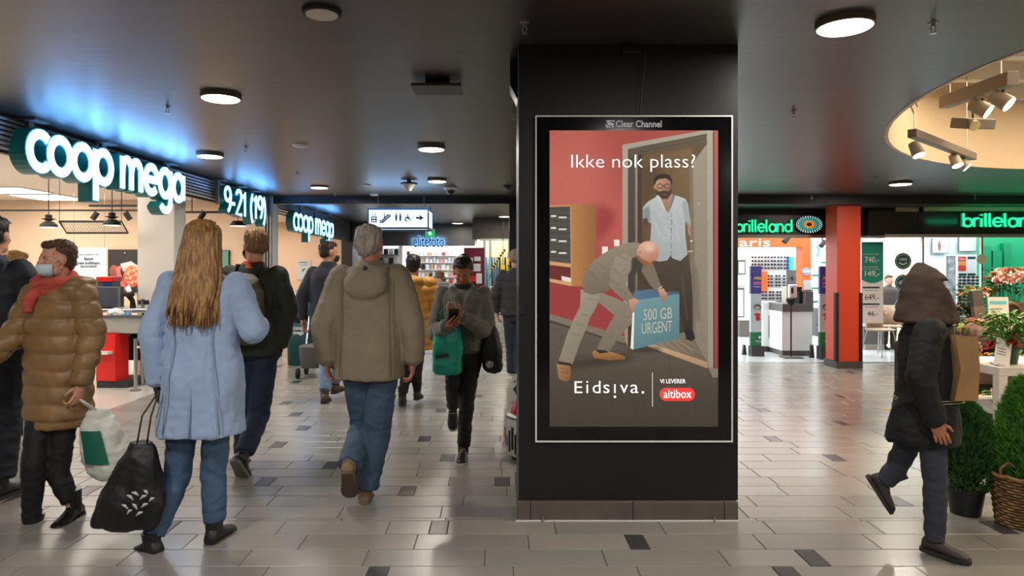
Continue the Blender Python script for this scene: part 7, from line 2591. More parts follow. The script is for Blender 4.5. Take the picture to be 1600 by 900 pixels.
# price banner in the window right of the red pillar
Yp_ = 10.75
r = thing('price_banner', 'tall price banner, teal above and white below, reading 740,- 149,- 649,- 46,-', 'banner', (X(1361, Yp_), Yp_, 0))
MB().bounds(X(1346, Yp_), X(1380, Yp_), Yp_, Yp_ + .01, Z(505, Yp_), Z(378, Yp_)).build('sheet', mat('banner_white', (250, 252, 254), .5), r, world=True)
tp = [(X(1346, Yp_), Z(378, Yp_)), (X(1346, Yp_), Z(437, Yp_))] + [(X(1346 + 34 * k / 10, Yp_), Z(437 + 5.5 * math.sin(PI * k / 10), Yp_)) for k in range(1, 10)] + [(X(1380, Yp_), Z(437, Yp_)), (X(1380, Yp_), Z(378, Yp_))]
MB().prism(tp, (0, Yp_ - .002, 0), (1, 0, 0), (0, 0, 1), .002).build('teal_field', mat('banner_teal', (0, 140, 122), .5, rgb2=(30, 170, 148), vscale=2), r, world=True)
LWs = LW
tx('740,-', 1351, 1373, 401, 411.5, Yp_, LWs, r, .02)
tx('149,-', 1351, 1374, 423, 433, Yp_, LWs, r, .02)
tx('Enkeltstyrkebrille', 1347, 1373, 396, 398.5, Yp_, LWs, r, .01)
tx('Komplett brille', 1350, 1371, 416, 418.5, Yp_, LWs, r, .01)
tx('med dine glass', 1347, 1374, 419.5, 421.5, Yp_, LWs, r, .01)
tx('649,-', 1351, 1373, 459.5, 470, Yp_, inkd, r, .0)
tx('46,-', 1355, 1372, 486, 495, Yp_, inkd, r, .0)
lg_ = mat('label_dark_green', (10, 70, 60), .5)
for c_ in (448, 474):
    MB().bounds(X(1348, Yp_), X(1374, Yp_), Yp_ - .003, Yp_, Z(c_ + 2.6, Yp_), Z(c_, Yp_)).build('label', lg_, r, world=True)
    tx('Progressive glass', 1349, 1372, c_ + 4.6, c_ + 6.6, Yp_, inkd, r)
MB().bounds(X(1347, Yp_), X(1379, Yp_), Yp_ + .01, Yp_ + .012, Z(378, Yp_), 2.3).build('hanger', GLASS, r, world=True)
r = thing('window_desk', 'grey panelled desk behind the price banner', 'desk', (X(1362, 12.2), 12.2, 0))
MB().bounds(X(1350, 12.2), X(1382, 12.2), 12.2, 12.9, .1, Z(512, 12.2)).build('front_panel', GREY, r, world=True)
MB().bounds(X(1352, 12.2), X(1382, 12.2), 12.2, 12.9, 0, .1).build('plinth', mat('plinth_pale', (150, 140, 130), .5), r, world=True)
MB().bounds(X(1349, 12.2), X(1384, 12.2), 12.18, 12.95, Z(512, 12.2), Z(510, 12.2)).build('desktop', MATS['counter_dark'], r, world=True)

# chairs in the window
c0_ = None
for (a, Yq, rz_, lb) in ((1375, 11.3, 0.4, 'beige shell chair with thin metal legs in the optician window, left one'), (1394, 12.0, -0.5, 'brown shell chair with thin metal legs in the optician window, right one')):
    if c0_ is None:
        r = c0_ = thing('chair', lb, 'chair', (X(a, Yq), Yq, 0.003), rz_, 'chairs in the optician window')
        q = MB()
        q.loft([(.43, .20, .19, 0, 0), (.455, .21, .20, 0, 0)], 20, 3)
        q.build('seat', mat('shell_beige', (176, 152, 130), .6), r, smooth=40)
        q = MB()
        q.add([(.20 * math.cos(R(t)) * s_, .20 * math.sin(R(t)) * s_ + .02, z_) for z_, s_ in ((.46, 1.0), (.62, 1.05), (.80, .9)) for t in range(20, 161, 14)], [(i * 11 + k, i * 11 + k + 1, (i + 1) * 11 + k + 1, (i + 1) * 11 + k) for i in range(2) for k in range(10)])
        ob = q.build('backrest', MATS['shell_beige'], r, smooth=True)
        ob.modifiers.new('s', 'SOLIDIFY').thickness = .015
        for sx in (-1, 1):
            for sy in (-1, 1):
                MB().cyl((sx * .14, sy * .13, .43), (sx * .21, sy * .20, 0.0), .009, n=8).build('leg', CHROME, r)
    else:
        dup(c0_, (X(a, Yq), Yq, 0.003), rz_, lb)
# round seals on the beige post
sg = mat('seal_grey', (170, 184, 184), .4)
dg_ = mat('seal_green', (10, 84, 70), .4)
for k, (c_, body) in enumerate(((408, '100%'), (442, None), (479, 'O'))):
    r = thing('round_seal', ('round green seal with 100% and a smile, topmost of the three', 'round green seal with a handshake, middle of the three', 'round dark green seal with a ring, lowest of the three')[k], 'sticker', P(1411, c_ + 12, 10.9))
    Yq = 10.9
    u = Yq / F
    MB().prism(circ(0, 0, 13 * u, n=32), P(1411, c_, Yq), (1, 0, 0), (0, 0, 1), .004).build('outer_disc', sg, r, world=True)
    MB().prism(circ(0, 0, 9.5 * u, n=32), P(1411, c_, Yq - .003), (1, 0, 0), (0, 0, 1), .003).build('inner_disc', dg_, r, world=True)
    q = MB()
    L2, Q2 = strip([(a * u, b * u) for a, b in arc(0, 0, 11.4, 11.4, 0, 360, 30)], .006)
    for i in range(30):
        q.prism([L2[i], L2[i + 1], Q2[i + 1], Q2[i]], P(1411, c_, Yq - .004), (1, 0, 0), (0, 0, 1), .001)
    q.build('ring', dg_, r, world=True)
    if k == 0:
        tx('100%', 1405, 1417, c_ - 5, c_ - 0.5, Yq - .003, LW, r, .02)
        q = MB()
        L2, Q2 = strip([(a * u, b * u) for a, b in arc(0, 0, 6, 5, 200, 340, 12)], .012)
        for i in range(12):
            q.prism([L2[i], L2[i + 1], Q2[i + 1], Q2[i]], P(1411, c_, Yq - .007), (1, 0, 0), (0, 0, 1), .001)
        q.build('smile', LW, r, world=True)
    elif k == 1:
        q = MB()
        q.prism([(a * u, b * u) for a, b in ((-8, 1), (-3, 4), (1, 2), (4, 4), (8, 2), (6, -2), (1, -5), (-3, -3), (-6, -2))], P(1411, c_, Yq - .007), (1, 0, 0), (0, 0, 1), .001)
        q.build('hands', sg, r, world=True)
    else:
        q = MB()
        L2, Q2 = strip([(a * u, b * u) for a, b in arc(0, 0, 4, 4, 0, 360, 20)], .012)
        for i in range(20):
            q.prism([L2[i], L2[i + 1], Q2[i + 1], Q2[i]], P(1411, c_, Yq - .007), (1, 0, 0), (0, 0, 1), .001)
        q.build('ring', sg, r, world=True)
    MB().cyl(P(1411, c_ - 12, Yq + .004), (X(1411, Yq), Yq + .004, 2.42), .002, n=4).build('thread', CHROME, r, world=True)
# posters and price boards behind the glass
wp = mat('poster_white', (226, 236, 242), .5)
for (a, b, c, d, Yq, lb, kind_) in ((1456, 1482, 372, 396, 13.4, 'framed poster with a small figure high in the optician window', 'p'), (1498, 1526, 368, 393, 13.4, 'framed white poster left of the green wall', 'p'),
                             (1480, 1494, 400, 434, 12.6, 'narrow framed picture, upper, beside the price list', 'q'), (1473, 1494, 435, 474, 12.6, 'larger framed picture, lower, beside the price list', 'q')):
    r = thing('wall_poster', lb, 'poster', P((a + b) / 2, d, Yq))
    MB().bounds(X(a, Yq), X(b, Yq), Yq, Yq + .03, Z(d, Yq), Z(c, Yq)).build('frame', GREY, r, world=True)
    MB().bounds(X(a + 1, Yq), X(b - 1, Yq), Yq - .006, Yq, Z(d - 1, Yq), Z(c + 1, Yq)).build('sheet', wp if kind_ == 'p' else mat('print_winter', (150, 160, 166), .5, rgb2=(80, 84, 90), vscale=9), r, world=True)
    if lb.startswith('framed poster'):
        q = MB().prism([(x_ * Yq / F, z_ * Yq / F) for x_, z_ in ((-1.5, -8), (1.5, -8), (2.5, 2), (1, 4), (1.5, 7), (-1, 8), (-2, 4), (-3, 1))], P(1468, 384, Yq - .008), (1, 0, 0), (0, 0, 1), .001)
        q.build('figure', mat('print_brown', (130, 80, 70), .5), r, world=True)
        tx('Syn og', 1473, 1479, 380, 383, Yq - .006, inkd, r)
        tx('mote', 1473, 1478, 385, 388, Yq - .006, inkd, r)
    MB().cyl(P((a + b) / 2, c, Yq + .02), (P((a + b) / 2, c, Yq).x, Yq + .02, 2.42), .003, n=4).build('wire', CHROME, r, world=True)
r = thing('lens_price_board', 'tall white price board with dark rows and a red block in the optician window', 'board', (X(1512, 11.6), 11.6, 0))
MB().bounds(X(1496, 11.6), X(1526, 11.6), 11.6, 11.64, 0.6, Z(398, 11.6)).build('panel', wp, r, world=True)
MB().bounds(X(1496, 11.6), X(1526, 11.6), 11.6, 11.7, 0.0, 0.6).build('base', GREY, r, world=True)
red = mat('print_red', (214, 60, 56), .5)
for c0_2, c1_2, m_ in ((401, 408, red), (409, 415, mat('print_orange', (230, 150, 70), .5)), (415.5, 423, red)):
    MB().bounds(X(1497, 11.6), X(1509, 11.6), 11.595, 11.6, Z(c1_2, 11.6), Z(c0_2, 11.6)).build('red_block', m_, r, world=True)
tx('Tilbud', 1498, 1507, 403, 406.5, 11.595, LW, r)
for j, c_ in enumerate((401, 427, 452, 478)):
    for a in (1498, 1512):
        if j == 0 and a == 1498:
            continue
        MB().bounds(X(a, 11.6), X(a + 12, 11.6), 11.595, 11.6, Z(c_ + 3.4, 11.6), Z(c_, 11.6)).build('label', lg_, r, world=True)
for ri, c_ in enumerate((433, 438, 443, 448, 459, 464, 469, 474, 484)):
    for k in range(4):
        o = g0.copy()
        COL.objects.link(o)
        o.location = (X(1500.5 + 7 * k, 11.6), 11.56, Z(c_, 11.6))
        rn_ = ('topmost', 'second', 'third', 'fourth', 'fifth', 'sixth', 'seventh', 'eighth', 'lowest')[ri]
        tag(o, 'dark glasses in the %s row of the tall white price board' % rn_, 'glasses', 'glasses in the %s row of the price board' % rn_)
struct('wall_optician_partition', MB().bounds(X(1440, 13.5), X(1532, 13.5), 13.5, 13.6, 0, 2.43), mat('pale_blue_wall', (206, 220, 228), .6))
tag(MB().prism(circ(0, 0, 8 * 10.2 / F, n=28), P(1534, 405, 10.335), (1, 0, 0), (0, 0, 1), .003).build('round_decal', mat('decal_pale', (200, 214, 170), .5), None), 'pale round decal on the window frame before the green wall', 'sticker')
# ------------------------------------------------------------------ flower shop at the right
rf = random.Random(12)


def leaf(mb, base, d, up, L, W, fold=0.25):
    d = Vector(d).normalized()
    s = d.cross(Vector(up))
    if s.length < 1e-3:
        s = d.orthogonal()
    s.normalize()
    n = s.cross(d).normalized()
    b = Vector(base)
    pts = [b, b + d * L * .3 + s * W * .45 + n * W * fold, b + d * L * .7 + s * W * .35 + n * W * fold * .7 - n * L * .05, b + d * L - n * L * .15,
           b + d * L * .7 - s * W * .35 + n * W * fold * .7 - n * L * .05, b + d * L * .3 - s * W * .45 + n * W * fold, b + d * L * .35, b + d * L * .7 - n * L * .05]
    mb.add(pts, [(0, 1, 6), (1, 2, 7, 6), (2, 3, 7), (0, 6, 5), (6, 7, 4, 5), (7, 3, 4)])


def conifer(mb, H, W, n, seed, z0=0.0):
    q = random.Random(seed)
    for i in range(n):
        t = q.random() ** 0.85
        prof = math.sin(PI * min(1, (0.16 + 0.84 * t)) ** 0.9) ** 0.55 if t < 0.98 else 0.1
        a = q.uniform(0, 2 * PI)
        r_ = W / 2 * prof * q.uniform(0.75, 1.04) if q.random() < 0.8 else W / 2 * prof * q.uniform(0.2, 0.75)
        p = Vector((r_ * math.cos(a), r_ * math.sin(a), z0 + H * t))
        d = Vector((math.cos(a) * .65, math.sin(a) * .65, 1.0 + 0.5 * t)) + Vector((q.uniform(-.3, .3), q.uniform(-.3, .3), 0))
        d.normalize()
        L = q.uniform(.022, .045)
        s = d.cross(Vector((q.uniform(-1, 1), q.uniform(-1, 1), .1))).normalized()
        w_ = .0035
        for j in range(3):
            sd = s * ((-1) ** j) * .4 if j else Vector((0, 0, 0))
            dd = (d + sd).normalized()
            b = p + d * L * .25 * j
            mb.add([b - s * w_, b + s * w_, b + dd * L * (1 - .2 * j)], [(0, 1, 2)])


CG = mat('conifer_green', (30, 74, 34), .6, rgb2=(62, 112, 44), vscale=25)
CG2 = mat('conifer_bright', (52, 116, 34), .6, rgb2=(100, 158, 54), vscale=25)
PB = mat('pot_black', (22, 22, 24), .45)
loc = Vector((X(1527, 3.95), 3.95 + .1, 0))
r = thing('potted_conifer', 'egg-shaped dark green conifer in a black plastic pot on the floor', 'plant', loc)
MB().lathe([(0.0, 0.0), (.078, 0.0), (.10, .145), (.108, .148), (.110, .165), (.10, .168), (.095, .15), (0, .145)], n=32).build('pot', PB, r, smooth=40)
q = MB()
conifer(q, .50, .33, 6000, 3, .15)
q.build('foliage', CG, r)['kind'] = 'stuff'
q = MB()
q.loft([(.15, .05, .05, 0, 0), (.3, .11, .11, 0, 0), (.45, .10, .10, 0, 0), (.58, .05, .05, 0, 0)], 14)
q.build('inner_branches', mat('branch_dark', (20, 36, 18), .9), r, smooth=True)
# wicker basket with conifer
Yw = 3.82
bx = X(1606, Yw)
r = thing('wicker_basket', 'brown wicker basket with a looped handle at the lower right edge', 'basket', (bx, Yw + .05, 0))
WK = mat('wicker_brown', (142, 108, 70), .7, rgb2=(96, 68, 42), vscale=30)
q = MB()
for k in range(17):
    z = .01 + k * .0165
    rr_ = .115 + .03 * k / 16
    n = 56
    pts = [((rr_ + .005 * math.sin(14 * 2 * PI * i / n + PI * (k % 2))) * math.cos(2 * PI * i / n), (rr_ + .005 * math.sin(14 * 2 * PI * i / n + PI * (k % 2))) * math.sin(2 * PI * i / n), z) for i in range(n + 1)]
    q.tube(pts, .0075, 5)
q.build('weave', WK, r, smooth=True)['kind'] = 'stuff'
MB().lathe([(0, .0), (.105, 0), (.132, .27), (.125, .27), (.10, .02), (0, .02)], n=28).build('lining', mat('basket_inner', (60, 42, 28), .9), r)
MB().tube([(.148 * math.cos(R(t)), .148 * math.sin(R(t)), .285 + .004 * math.sin(R(t * 9))) for t in range(0, 361, 10)], .012, 8).build('rim', WK, r, smooth=True)
MB().tube([(-.14, -.03, .27), (-.145, -.04, .33), (-.11, -.05, .365), (-.06, -.06, .33), (-.055, -.06, .27)], .009, 8).build('handle', WK, r, smooth=True)
r = thing('potted_conifer', 'brighter green upright conifer standing in the wicker basket', 'plant', (bx + .02, Yw + .05, .02))
MB().lathe([(0.0, 0.0), (.078, 0.0), (.09, .2), (0, .2)], n=28).build('pot', PB, r, smooth=40)
q = MB()
conifer(q, .60, .28, 6000, 8, .2)
q.build('foliage', CG2, r)['kind'] = 'stuff'
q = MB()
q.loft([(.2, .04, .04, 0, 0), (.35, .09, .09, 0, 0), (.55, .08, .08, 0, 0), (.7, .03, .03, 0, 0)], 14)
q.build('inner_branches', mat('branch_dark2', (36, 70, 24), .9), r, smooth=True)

# white shelf table
Ys = 4.75
xs0 = X(1561, Ys)
r = thing('plant_table', 'white wooden two-tier plant table at the right edge', 'table', (xs0 + .5, Ys + .3, 0))
WT = mat('white_wood', (206, 200, 190), .5, var=.06, vscale=6)
MB().bounds(xs0, xs0 + 1.0, Ys, Ys + .6, Z(588, Ys), Z(574, Ys)).build('tabletop', WT, r, world=True, bevel=.004)
MB().bounds(xs0, xs0 + 1.0, Ys + .02, Ys + .58, Z(650, Ys), Z(642, Ys)).build('shelf', WT, r, world=True, bevel=.003)
for a in (xs0 + .0, xs0 + .93):
    for b in (Ys, Ys + .53):
        MB().bounds(a, a + .06, b, b + .06, 0, Z(588, Ys)).build('leg', WT, r, world=True)
zt = Z(574, Ys)


def card(x, y, z, w_, h_, tilt, label, price=None, topc=None):
    r = thing('price_card', label, 'card', (x, y, z))
    q = MB(Matrix.Rotation(tilt, 4, 'X'))
    q.box(0, 0, h_ / 2, w_, .006, h_)
    q.build('card', mat('card_white', (226, 222, 212), .6), r)
    if topc:
        q = MB(Matrix.Rotation(tilt, 4, 'X'))
        q.box(0, -.004, h_ * .82, w_ * .8, .002, h_ * .1)
        q.build('heading', topc, r)
    for k in range(3):
        q = MB(Matrix.Rotation(tilt, 4, 'X'))
        q.box(-w_ * .1, -.004, h_ * (.62 - .1 * k), w_ * .55, .002, h_ * .025)
        q.build('text_line', mat('text_mid_grey', (110, 108, 104), .7), r)
    if price:
        cc, ss = math.cos(tilt), math.sin(tilt)
        text_on(price, (x - w_ * .32, y - .006 + ss * 0, z + h_ * .10), (w_ * .62, 0, 0), (0, -ss * h_ * .14, cc * h_ * .14), 'lettering', inkd, r, lift=.003)
    q = MB()
    q.box(0, .03, .006, w_ * .5, .08, .012)
    q.build('foot', mat('card_foot', (200, 196, 188), .5), r)
    return r


c1 = card(xs0 + .06, Ys + .06, zt, .10, .20, R(-16), 'white price card leaning on the front corner of the plant table', None, None)
c1.rotation_euler = (0, R(14), R(-10))
c2 = card(xs0 + .105, Ys + .04, Z(642, Ys), .07, .10, R(-10), 'small white price card on the lower shelf of the plant table', None, mat('heading_blue', (90, 130, 180), .6))
c2.rotation_euler = (0, R(8), 0)
tag(MB().bounds(xs0 + .11, xs0 + .20, Ys + .14, Ys + .22, Z(642, Ys), Z(615, Ys)).build('seed_box', mat('box_taupe', (150, 128, 112), .6), None, bevel=.003), 'taupe box behind the small card on the lower shelf', 'box')

# poinsettia
LGm = mat('leaf_green', (56, 112, 36), .5, rgb2=(110, 160, 60), vscale=12)
LGd = mat('leaf_dark', (32, 66, 28), .5, rgb2=(70, 104, 46), vscale=12)
RD = mat('petal_red', (186, 20, 34), .5)


def rosette(m, n=7, L=.04, W=.02, layers=2, seed=1, tilt=.35):
    q = MB()
    qq = random.Random(seed)
    for l in range(layers):
        for k in range(n - l):
            a = 2 * PI * k / (n - l) + l * .4 + qq.uniform(-.1, .1)
            leaf(q, (0, 0, l * .004), (math.cos(a), math.sin(a), tilt + l * .6), (0, 0, 1), L * (1 - .22 * l), W)
    q.ell((0, 0, .006), .006, seg=8, ring=5)
    me = q.mesh('bloom')
    me.materials.append(m)
    return me


bl = {'red': rosette(RD, 7, .045, .024, 2, 1), 'pink': rosette(mat('petal_pink', (244, 190, 178), .6), 9, .05, .028, 3, 2, .5), 'orange': rosette(mat('petal_orange', (236, 150, 70), .6), 9, .035, .018, 3, 3, .5),
      'cream': rosette(mat('petal_cream', (240, 226, 196), .6), 9, .04, .022, 3, 4, .6), 'coral': rosette(mat('petal_coral', (222, 92, 70), .6), 8, .03, .016, 3, 5, .5), 'rose': rosette(mat('petal_rose', (220, 96, 110), .6), 9, .04, .024, 3, 6, .6),
      'yellow': rosette(mat('petal_yellow', (240, 206, 90), .6), 9, .032, .016, 3, 7, .5)}


def plant(label, loc, spread, height, nleaf, leafL, leafW, lm, blooms, pot=None, seed=1, wrap=None, cat='plant', name='potted_flower', bz=(0.75, 1.05)):
    q = random.Random(seed)
    r = thing(name, label, cat, loc)
    base = 0
    if pot:
        pr, ph_, pm_ = pot
        MB().lathe([(0, 0), (pr * .75, 0), (pr, ph_ * .9), (pr * 1.06, ph_ * .9), (pr * 1.06, ph_), (pr * .9, ph_), (0, ph_ * .9)], n=24).build('pot', pm_, r, smooth=40)
        base = ph_ * .9
    if wrap:
        wm, wr_, wh = wrap
        vs = []
        n = 32
        for j, (rr_, z) in enumerate(((.25, 0), (.55, .5), (1.0, 1.0))):
            for k in range(n):
                t = 2 * PI * k / n
                w_ = rr_ * wr_ * (1 + (.12 * math.sin(7 * t + seed) if j == 2 else .05 * math.sin(7 * t + seed)))
                vs.append((w_ * math.cos(t), w_ * math.sin(t), z * wh + (.02 * math.sin(5 * t) if j == 2 else 0)))
        fs = [(j * n + k, j * n + (k + 1) % n, (j + 1) * n + (k + 1) % n, (j + 1) * n + k) for j in range(2) for k in range(n)] + [tuple(range(n - 1, -1, -1))]
        ob = MB().add(vs, fs).build('paper_wrap', wm, r, smooth=True)
        ob.modifiers.new('s', 'SOLIDIFY').thickness = .002
        base = wh * .55
    lv = MB()
    for i in range(nleaf):
        a = q.uniform(0, 2 * PI)
        rr_ = spread * math.sqrt(q.random()) * .8
        z = base + height * (q.uniform(.15, .95))
        d = (math.cos(a), math.sin(a), q.uniform(-.2, .9))
        leaf(lv, (rr_ * math.cos(a), rr_ * math.sin(a), z), d, (0, 0, 1), leafL * q.uniform(.7, 1.2), leafW)
    for i in range(7):
        a = q.uniform(0, 2 * PI)
        lv.tube([(0, 0, base * .8), (spread * .4 * math.cos(a), spread * .4 * math.sin(a), base + height * .5), (spread * .6 * math.cos(a), spread * .6 * math.sin(a), base + height * .9)], .003, 5)
    lv.build('foliage', lm, r)['kind'] = 'stuff'
    for col_, n in blooms:
        for i in range(n):
            a = q.uniform(0, 2 * PI)
            u_ = math.sqrt(q.random())
            o = link('bloom', bl[col_], None, r)
            o.location = (spread * u_ * math.cos(a), spread * u_ * math.sin(a), base + height * (q.uniform(*bz) - .25 * u_))
            o.rotation_euler = (q.uniform(-.7, .1) - .35, q.uniform(-.4, .4), q.uniform(0, 6))
            s_ = q.uniform(.8, 1.2)
            o.scale = (s_, s_, s_)
    return r


GP = mat('pot_green', (46, 66, 44), .5)
plant('bushy green plant with red flowers in a dark green pot on the white plant table', (xs0 + .20, Ys + .18, zt), .15, .26, 330, .075, .03, LGm, [('red', 9)], (.07, .12, GP), 5, bz=(.15, .45))
WR1 = mat('paper_brown', (142, 112, 78), .7, bump=.3, bscale=20)
WR2 = mat('paper_cream', (216, 202, 160), .6, bump=.3, bscale=20)
WR3 = mat('paper_pink', (226, 178, 170), .5)
WR4 = mat('paper_pale_green', (170, 186, 120), .5)
# tiered wooden stand
r = thing('flower_stand', 'dark wooden tiered flower stand behind the potted conifer', 'stand', (3.95, 5.95, 0))
FW = mat('stand_wood', (74, 56, 44), .7, var=.2, vscale=6)
tiers = [(5.62, .20), (5.82, .50), (6.05, .78)]
for (yy, z) in tiers:
    MB().bounds(3.62, 5.6, yy, yy + .24, z - .03, z).build('shelf', FW, r, world=True)
    MB().bounds(3.62, 5.6, yy - .015, yy, z - .03, z + .07).build('shelf_rim', FW, r, world=True)
for a in (3.64, 5.55):
    MB().bounds(a, a + .04, 5.62, 5.66, 0, .2).build('leg', FW, r, world=True)
    MB().bounds(a, a + .04, 6.25, 6.29, 0, .78).build('leg', FW, r, world=True)
    MB().tube([(a + .02, 5.64, .2), (a + .02, 6.27, .78)], .02, 6).build('side_rail', FW, r, world=True)
descr = ['brown paper', 'cream paper', 'pink paper', 'pale green paper']
wr = [WR1, WR2, WR3, WR4]
mixes = [[('coral', 7), ('cream', 3)], [('orange', 6), ('yellow', 4)], [('pink', 8)], [('red', 6), ('orange', 3)], [('coral', 5), ('pink', 4)], [('yellow', 6), ('cream', 3)]]
mixn = ['coral and cream', 'orange and yellow', 'pink', 'red and orange', 'coral and pink', 'yellow and cream']
tn = ['lowest', 'middle', 'top']
pos = ['at the left end', 'second from the left', 'third from the left', 'fourth from the left', 'fifth from the left']
k = 0
for ti, (yy, z) in enumerate(tiers):
    for j in range(5):
        wi = (k * 3 + ti) % 4
        mi = (k * 5 + ti * 2) % 6
        plant('%s bouquet in %s, %s tier of stand, %s' % (mixn[mi], descr[wi], tn[ti], pos[j]), (3.74 + j * .235 + .03 * ti, yy + .115, z), .11, .11, 90, .07, .035, LGd if k % 2 else LGm, mixes[mi], None, 20 + k, (wr[wi], .125, .17), 'bouquet', 'bouquet')
        k += 1
# taller arrangements at the back
plant('large pale pink and cream bouquet at the right edge before the green wall', (X(1592, 6.6), 6.65, .95), .26, .34, 120, .09, .04, LGd, [('pink', 52), ('cream', 26), ('rose', 14)], (.12, .18, mat('vase_grey', (120, 112, 104), .4)), 71, name='flower_arrangement', cat='flowers')
plant('leafy arrangement with peach flowers left of the white 249 card', (X(1548, 6.5), 6.7, .90), .15, .26, 110, .09, .03, LGm, [('coral', 10), ('cream', 10), ('pink', 5)], (.09, .14, MATS['vase_grey']), 72, name='flower_arrangement', cat='flowers')
plant('low leafy pot with salmon buds behind the paper bag', (X(1516, 6.5), 6.7, .90), .17, .12, 200, .08, .03, LGd, [('coral', 8)], (.09, .08, MATS['vase_grey']), 73, name='flower_arrangement', cat='flowers')
r = thing('back_bench', 'dark bench carrying the tall flower arrangements', 'bench', (4.6, 6.75, 0))
MB().bounds(X(1500, 6.5), 5.9, 6.36, 7.0, .86, .90).build('top', FW, r, world=True)
MB().bounds(X(1500, 6.5) + .05, 5.85, 6.42, 6.95, 0, .86).build('cabinet', mat('bench_dark', (52, 44, 40), .7), r, world=True)
card(X(1574, 6.2), 6.30, .90 + 0, .19, .29, R(-4), 'tall white price card with blue heading and 249 between the bouquets', '249', mat('heading_cyan', (100, 190, 200), .6))
# blue agapanthus-like ball, cardboard box, taupe case
r = thing('dotted_ornament', 'round ornament of white-blue dots on a dark stem before the green wall', 'ornament', (X(1562, 6.9), 6.9, .90))
MB().cyl((0, 0, 0), (0, 0, Z(438, 6.9) - .9), .008, n=6).build('stem', LGd, r)
q = MB()
for i in range(70):
    a = i * 2.399
    z = 1 - 2 * (i + .5) / 70
    s_ = math.sqrt(1 - z * z)
    q.ell((.055 * s_ * math.cos(a), .055 * s_ * math.sin(a), Z(438, 6.9) - .9 + .055 * z), .0065, seg=6, ring=4)
q.build('bead', mat('bead_blue_white', (190, 206, 236), .4), r, smooth=True)['kind'] = 'stuff'
r = thing('card_stand', 'slanted taupe and grey card holder left of the peach flowers', 'holder', (X(1537, 6.4), 6.45, .90))
q = MB(Matrix.Rotation(R(-7), 4, 'Y'))
q.box(0, 0, .10, .10, .05, .20)
q.build('lower_box', mat('holder_taupe', (150, 128, 114), .6), r)
q = MB(Matrix.Rotation(R(-7), 4, 'Y'))
q.box(0, 0, .275, .10, .05, .15)
q.build('upper_box', mat('holder_grey', (92, 84, 80), .6), r)
r = thing('bark_wreath', 'ring of brown bark before the pale pink bouquet', 'wreath', (X(1578, 6.45), 6.45, .90))
MB().tube([(.10 * math.cos(R(t)), .0, .12 + .10 * math.sin(R(t))) for t in range(0, 361, 15)], .022, 8).build('ring', mat('bark_brown', (96, 66, 44), .9, bump=.5, bscale=30), r, smooth=True)

# small twig ball near the basket
r = thing('straw_bow', 'small pale straw loop beside the wicker basket', 'ornament', (X(1568, 4.3), 4.3, 0))
MB().tube([(-.03, 0, .01), (-.04, 0, .22), (-.01, 0, .30), (.02, 0, .24), (.0, 0, .16)], .007, 6).build('loop', mat('straw_pale', (206, 190, 140), .7), r, smooth=True)
MB().box(0, 0, .01, .08, .06, .02).build('foot', FW, r)
# bright yellow streaks, laid as flat strips on the floor
for (a, b, c, lb) in ((1386, 1450, 681.5, 'thin yellow streak on the floor beneath the person in black'), (1379, 1404, 640, 'shorter thin yellow streak on the floor farther back')):
    yy = F * CAMZ / (c - PY)
    tag(MB().bounds(X(a, yy), X(b, yy), yy, yy + .05, 0.0, .003).build('floor_streak', mat('streak_yellow', (236, 196, 60), .5), None), lb, 'tape')
# ------------------------------------------------------------------ things in hands
def fbag(name, label, loc, shape, m, fn=None, vox=.010, handles=None, hm=None, cat='bag'):
    r = thing(name, label, cat, loc)
    q = MB()
    shape(q)
    me = fuse(q, vox, 2, fn)
    me.materials.append(m)
    link('bag_body', me, None, r)
    if handles:
        h = MB()
        for pl, rad in handles:
            h.tube(pl, rad, 6)
        h.build('handle', hm or m, r, smooth=True)
    return r


# black drawstring bag in the hand of the woman in blue
Yq = 3.45
hx, hz = X(243, Yq), Z(612, Yq)


def sh1(q):
    q.loft([(Z(825, Yq), .14, .03, X(200, Yq), Yq), (Z(818, Yq), .175, .07, X(200, Yq), Yq), (Z(780, Yq), .16, .085, X(206, Yq), Yq), (Z(740, Yq), .115, .07, X(214, Yq), Yq), (Z(710, Yq), .08, .05, X(219, Yq), Yq), (Z(692, Yq), .05, .035, X(220, Yq), Yq)], 22, 2.2)


BB = mat('bag_black', (14, 14, 16), .55, bump=.3, bscale=30)
r = fbag('drawstring_bag', 'black drawstring bag with pale brush marks held by the woman in light blue', (0, 0, 0), sh1, BB, f_folds(.012, 3, (12, 12, 5)), .010,
         [([(X(214, Yq), Yq, Z(694, Yq)), (X(222, Yq), Yq, Z(650, Yq)), (hx, Yq + .04, hz)], .005), ([(X(229, Yq), Yq, Z(696, Yq)), (X(236, Yq), Yq, Z(650, Yq)), (hx, Yq + .04, hz)], .005)], mat('cord_brown', (60, 48, 40), .7))
q = MB()
for (a, b, c, d) in ((196, 775, 206, 783), (203, 771, 214, 776), (188, 790, 198, 797), (204, 788, 212, 798), (216, 782, 226, 776), (218, 795, 228, 789), (196, 805, 204, 798), (210, 808, 220, 802), (222, 768, 228, 774), (230, 786, 238, 780)):
    p0, p1 = P(a, b, Yq - .1), P(c, d, Yq - .1)
    for pnt in (p0, p1):
        pnt.y = Yq - .088 + .0008 * abs((pnt.x - X(204, Yq)) * 100) * .5
    q.tube([p0, (p0 + p1) / 2 + Vector((0, 0, .006)), p1], [.003, .008, .004], 6)
q.build('printed_mark', mat('mark_pale', (190, 190, 186), .6), r, smooth=True)['kind'] = 'stuff'

# white and green plastic carrier of the masked woman
Yq = 4.0


def sh2(q):
    q.loft([(Z(745, Yq), .06, .06, X(168, Yq), Yq), (Z(735, Yq), .12, .085, X(170, Yq), Yq), (Z(700, Yq), .13, .09, X(166, Yq), Yq), (Z(665, Yq), .10, .07, X(158, Yq), Yq), (Z(640, Yq), .05, .03, X(152, Yq), Yq)], 22, 2.4)


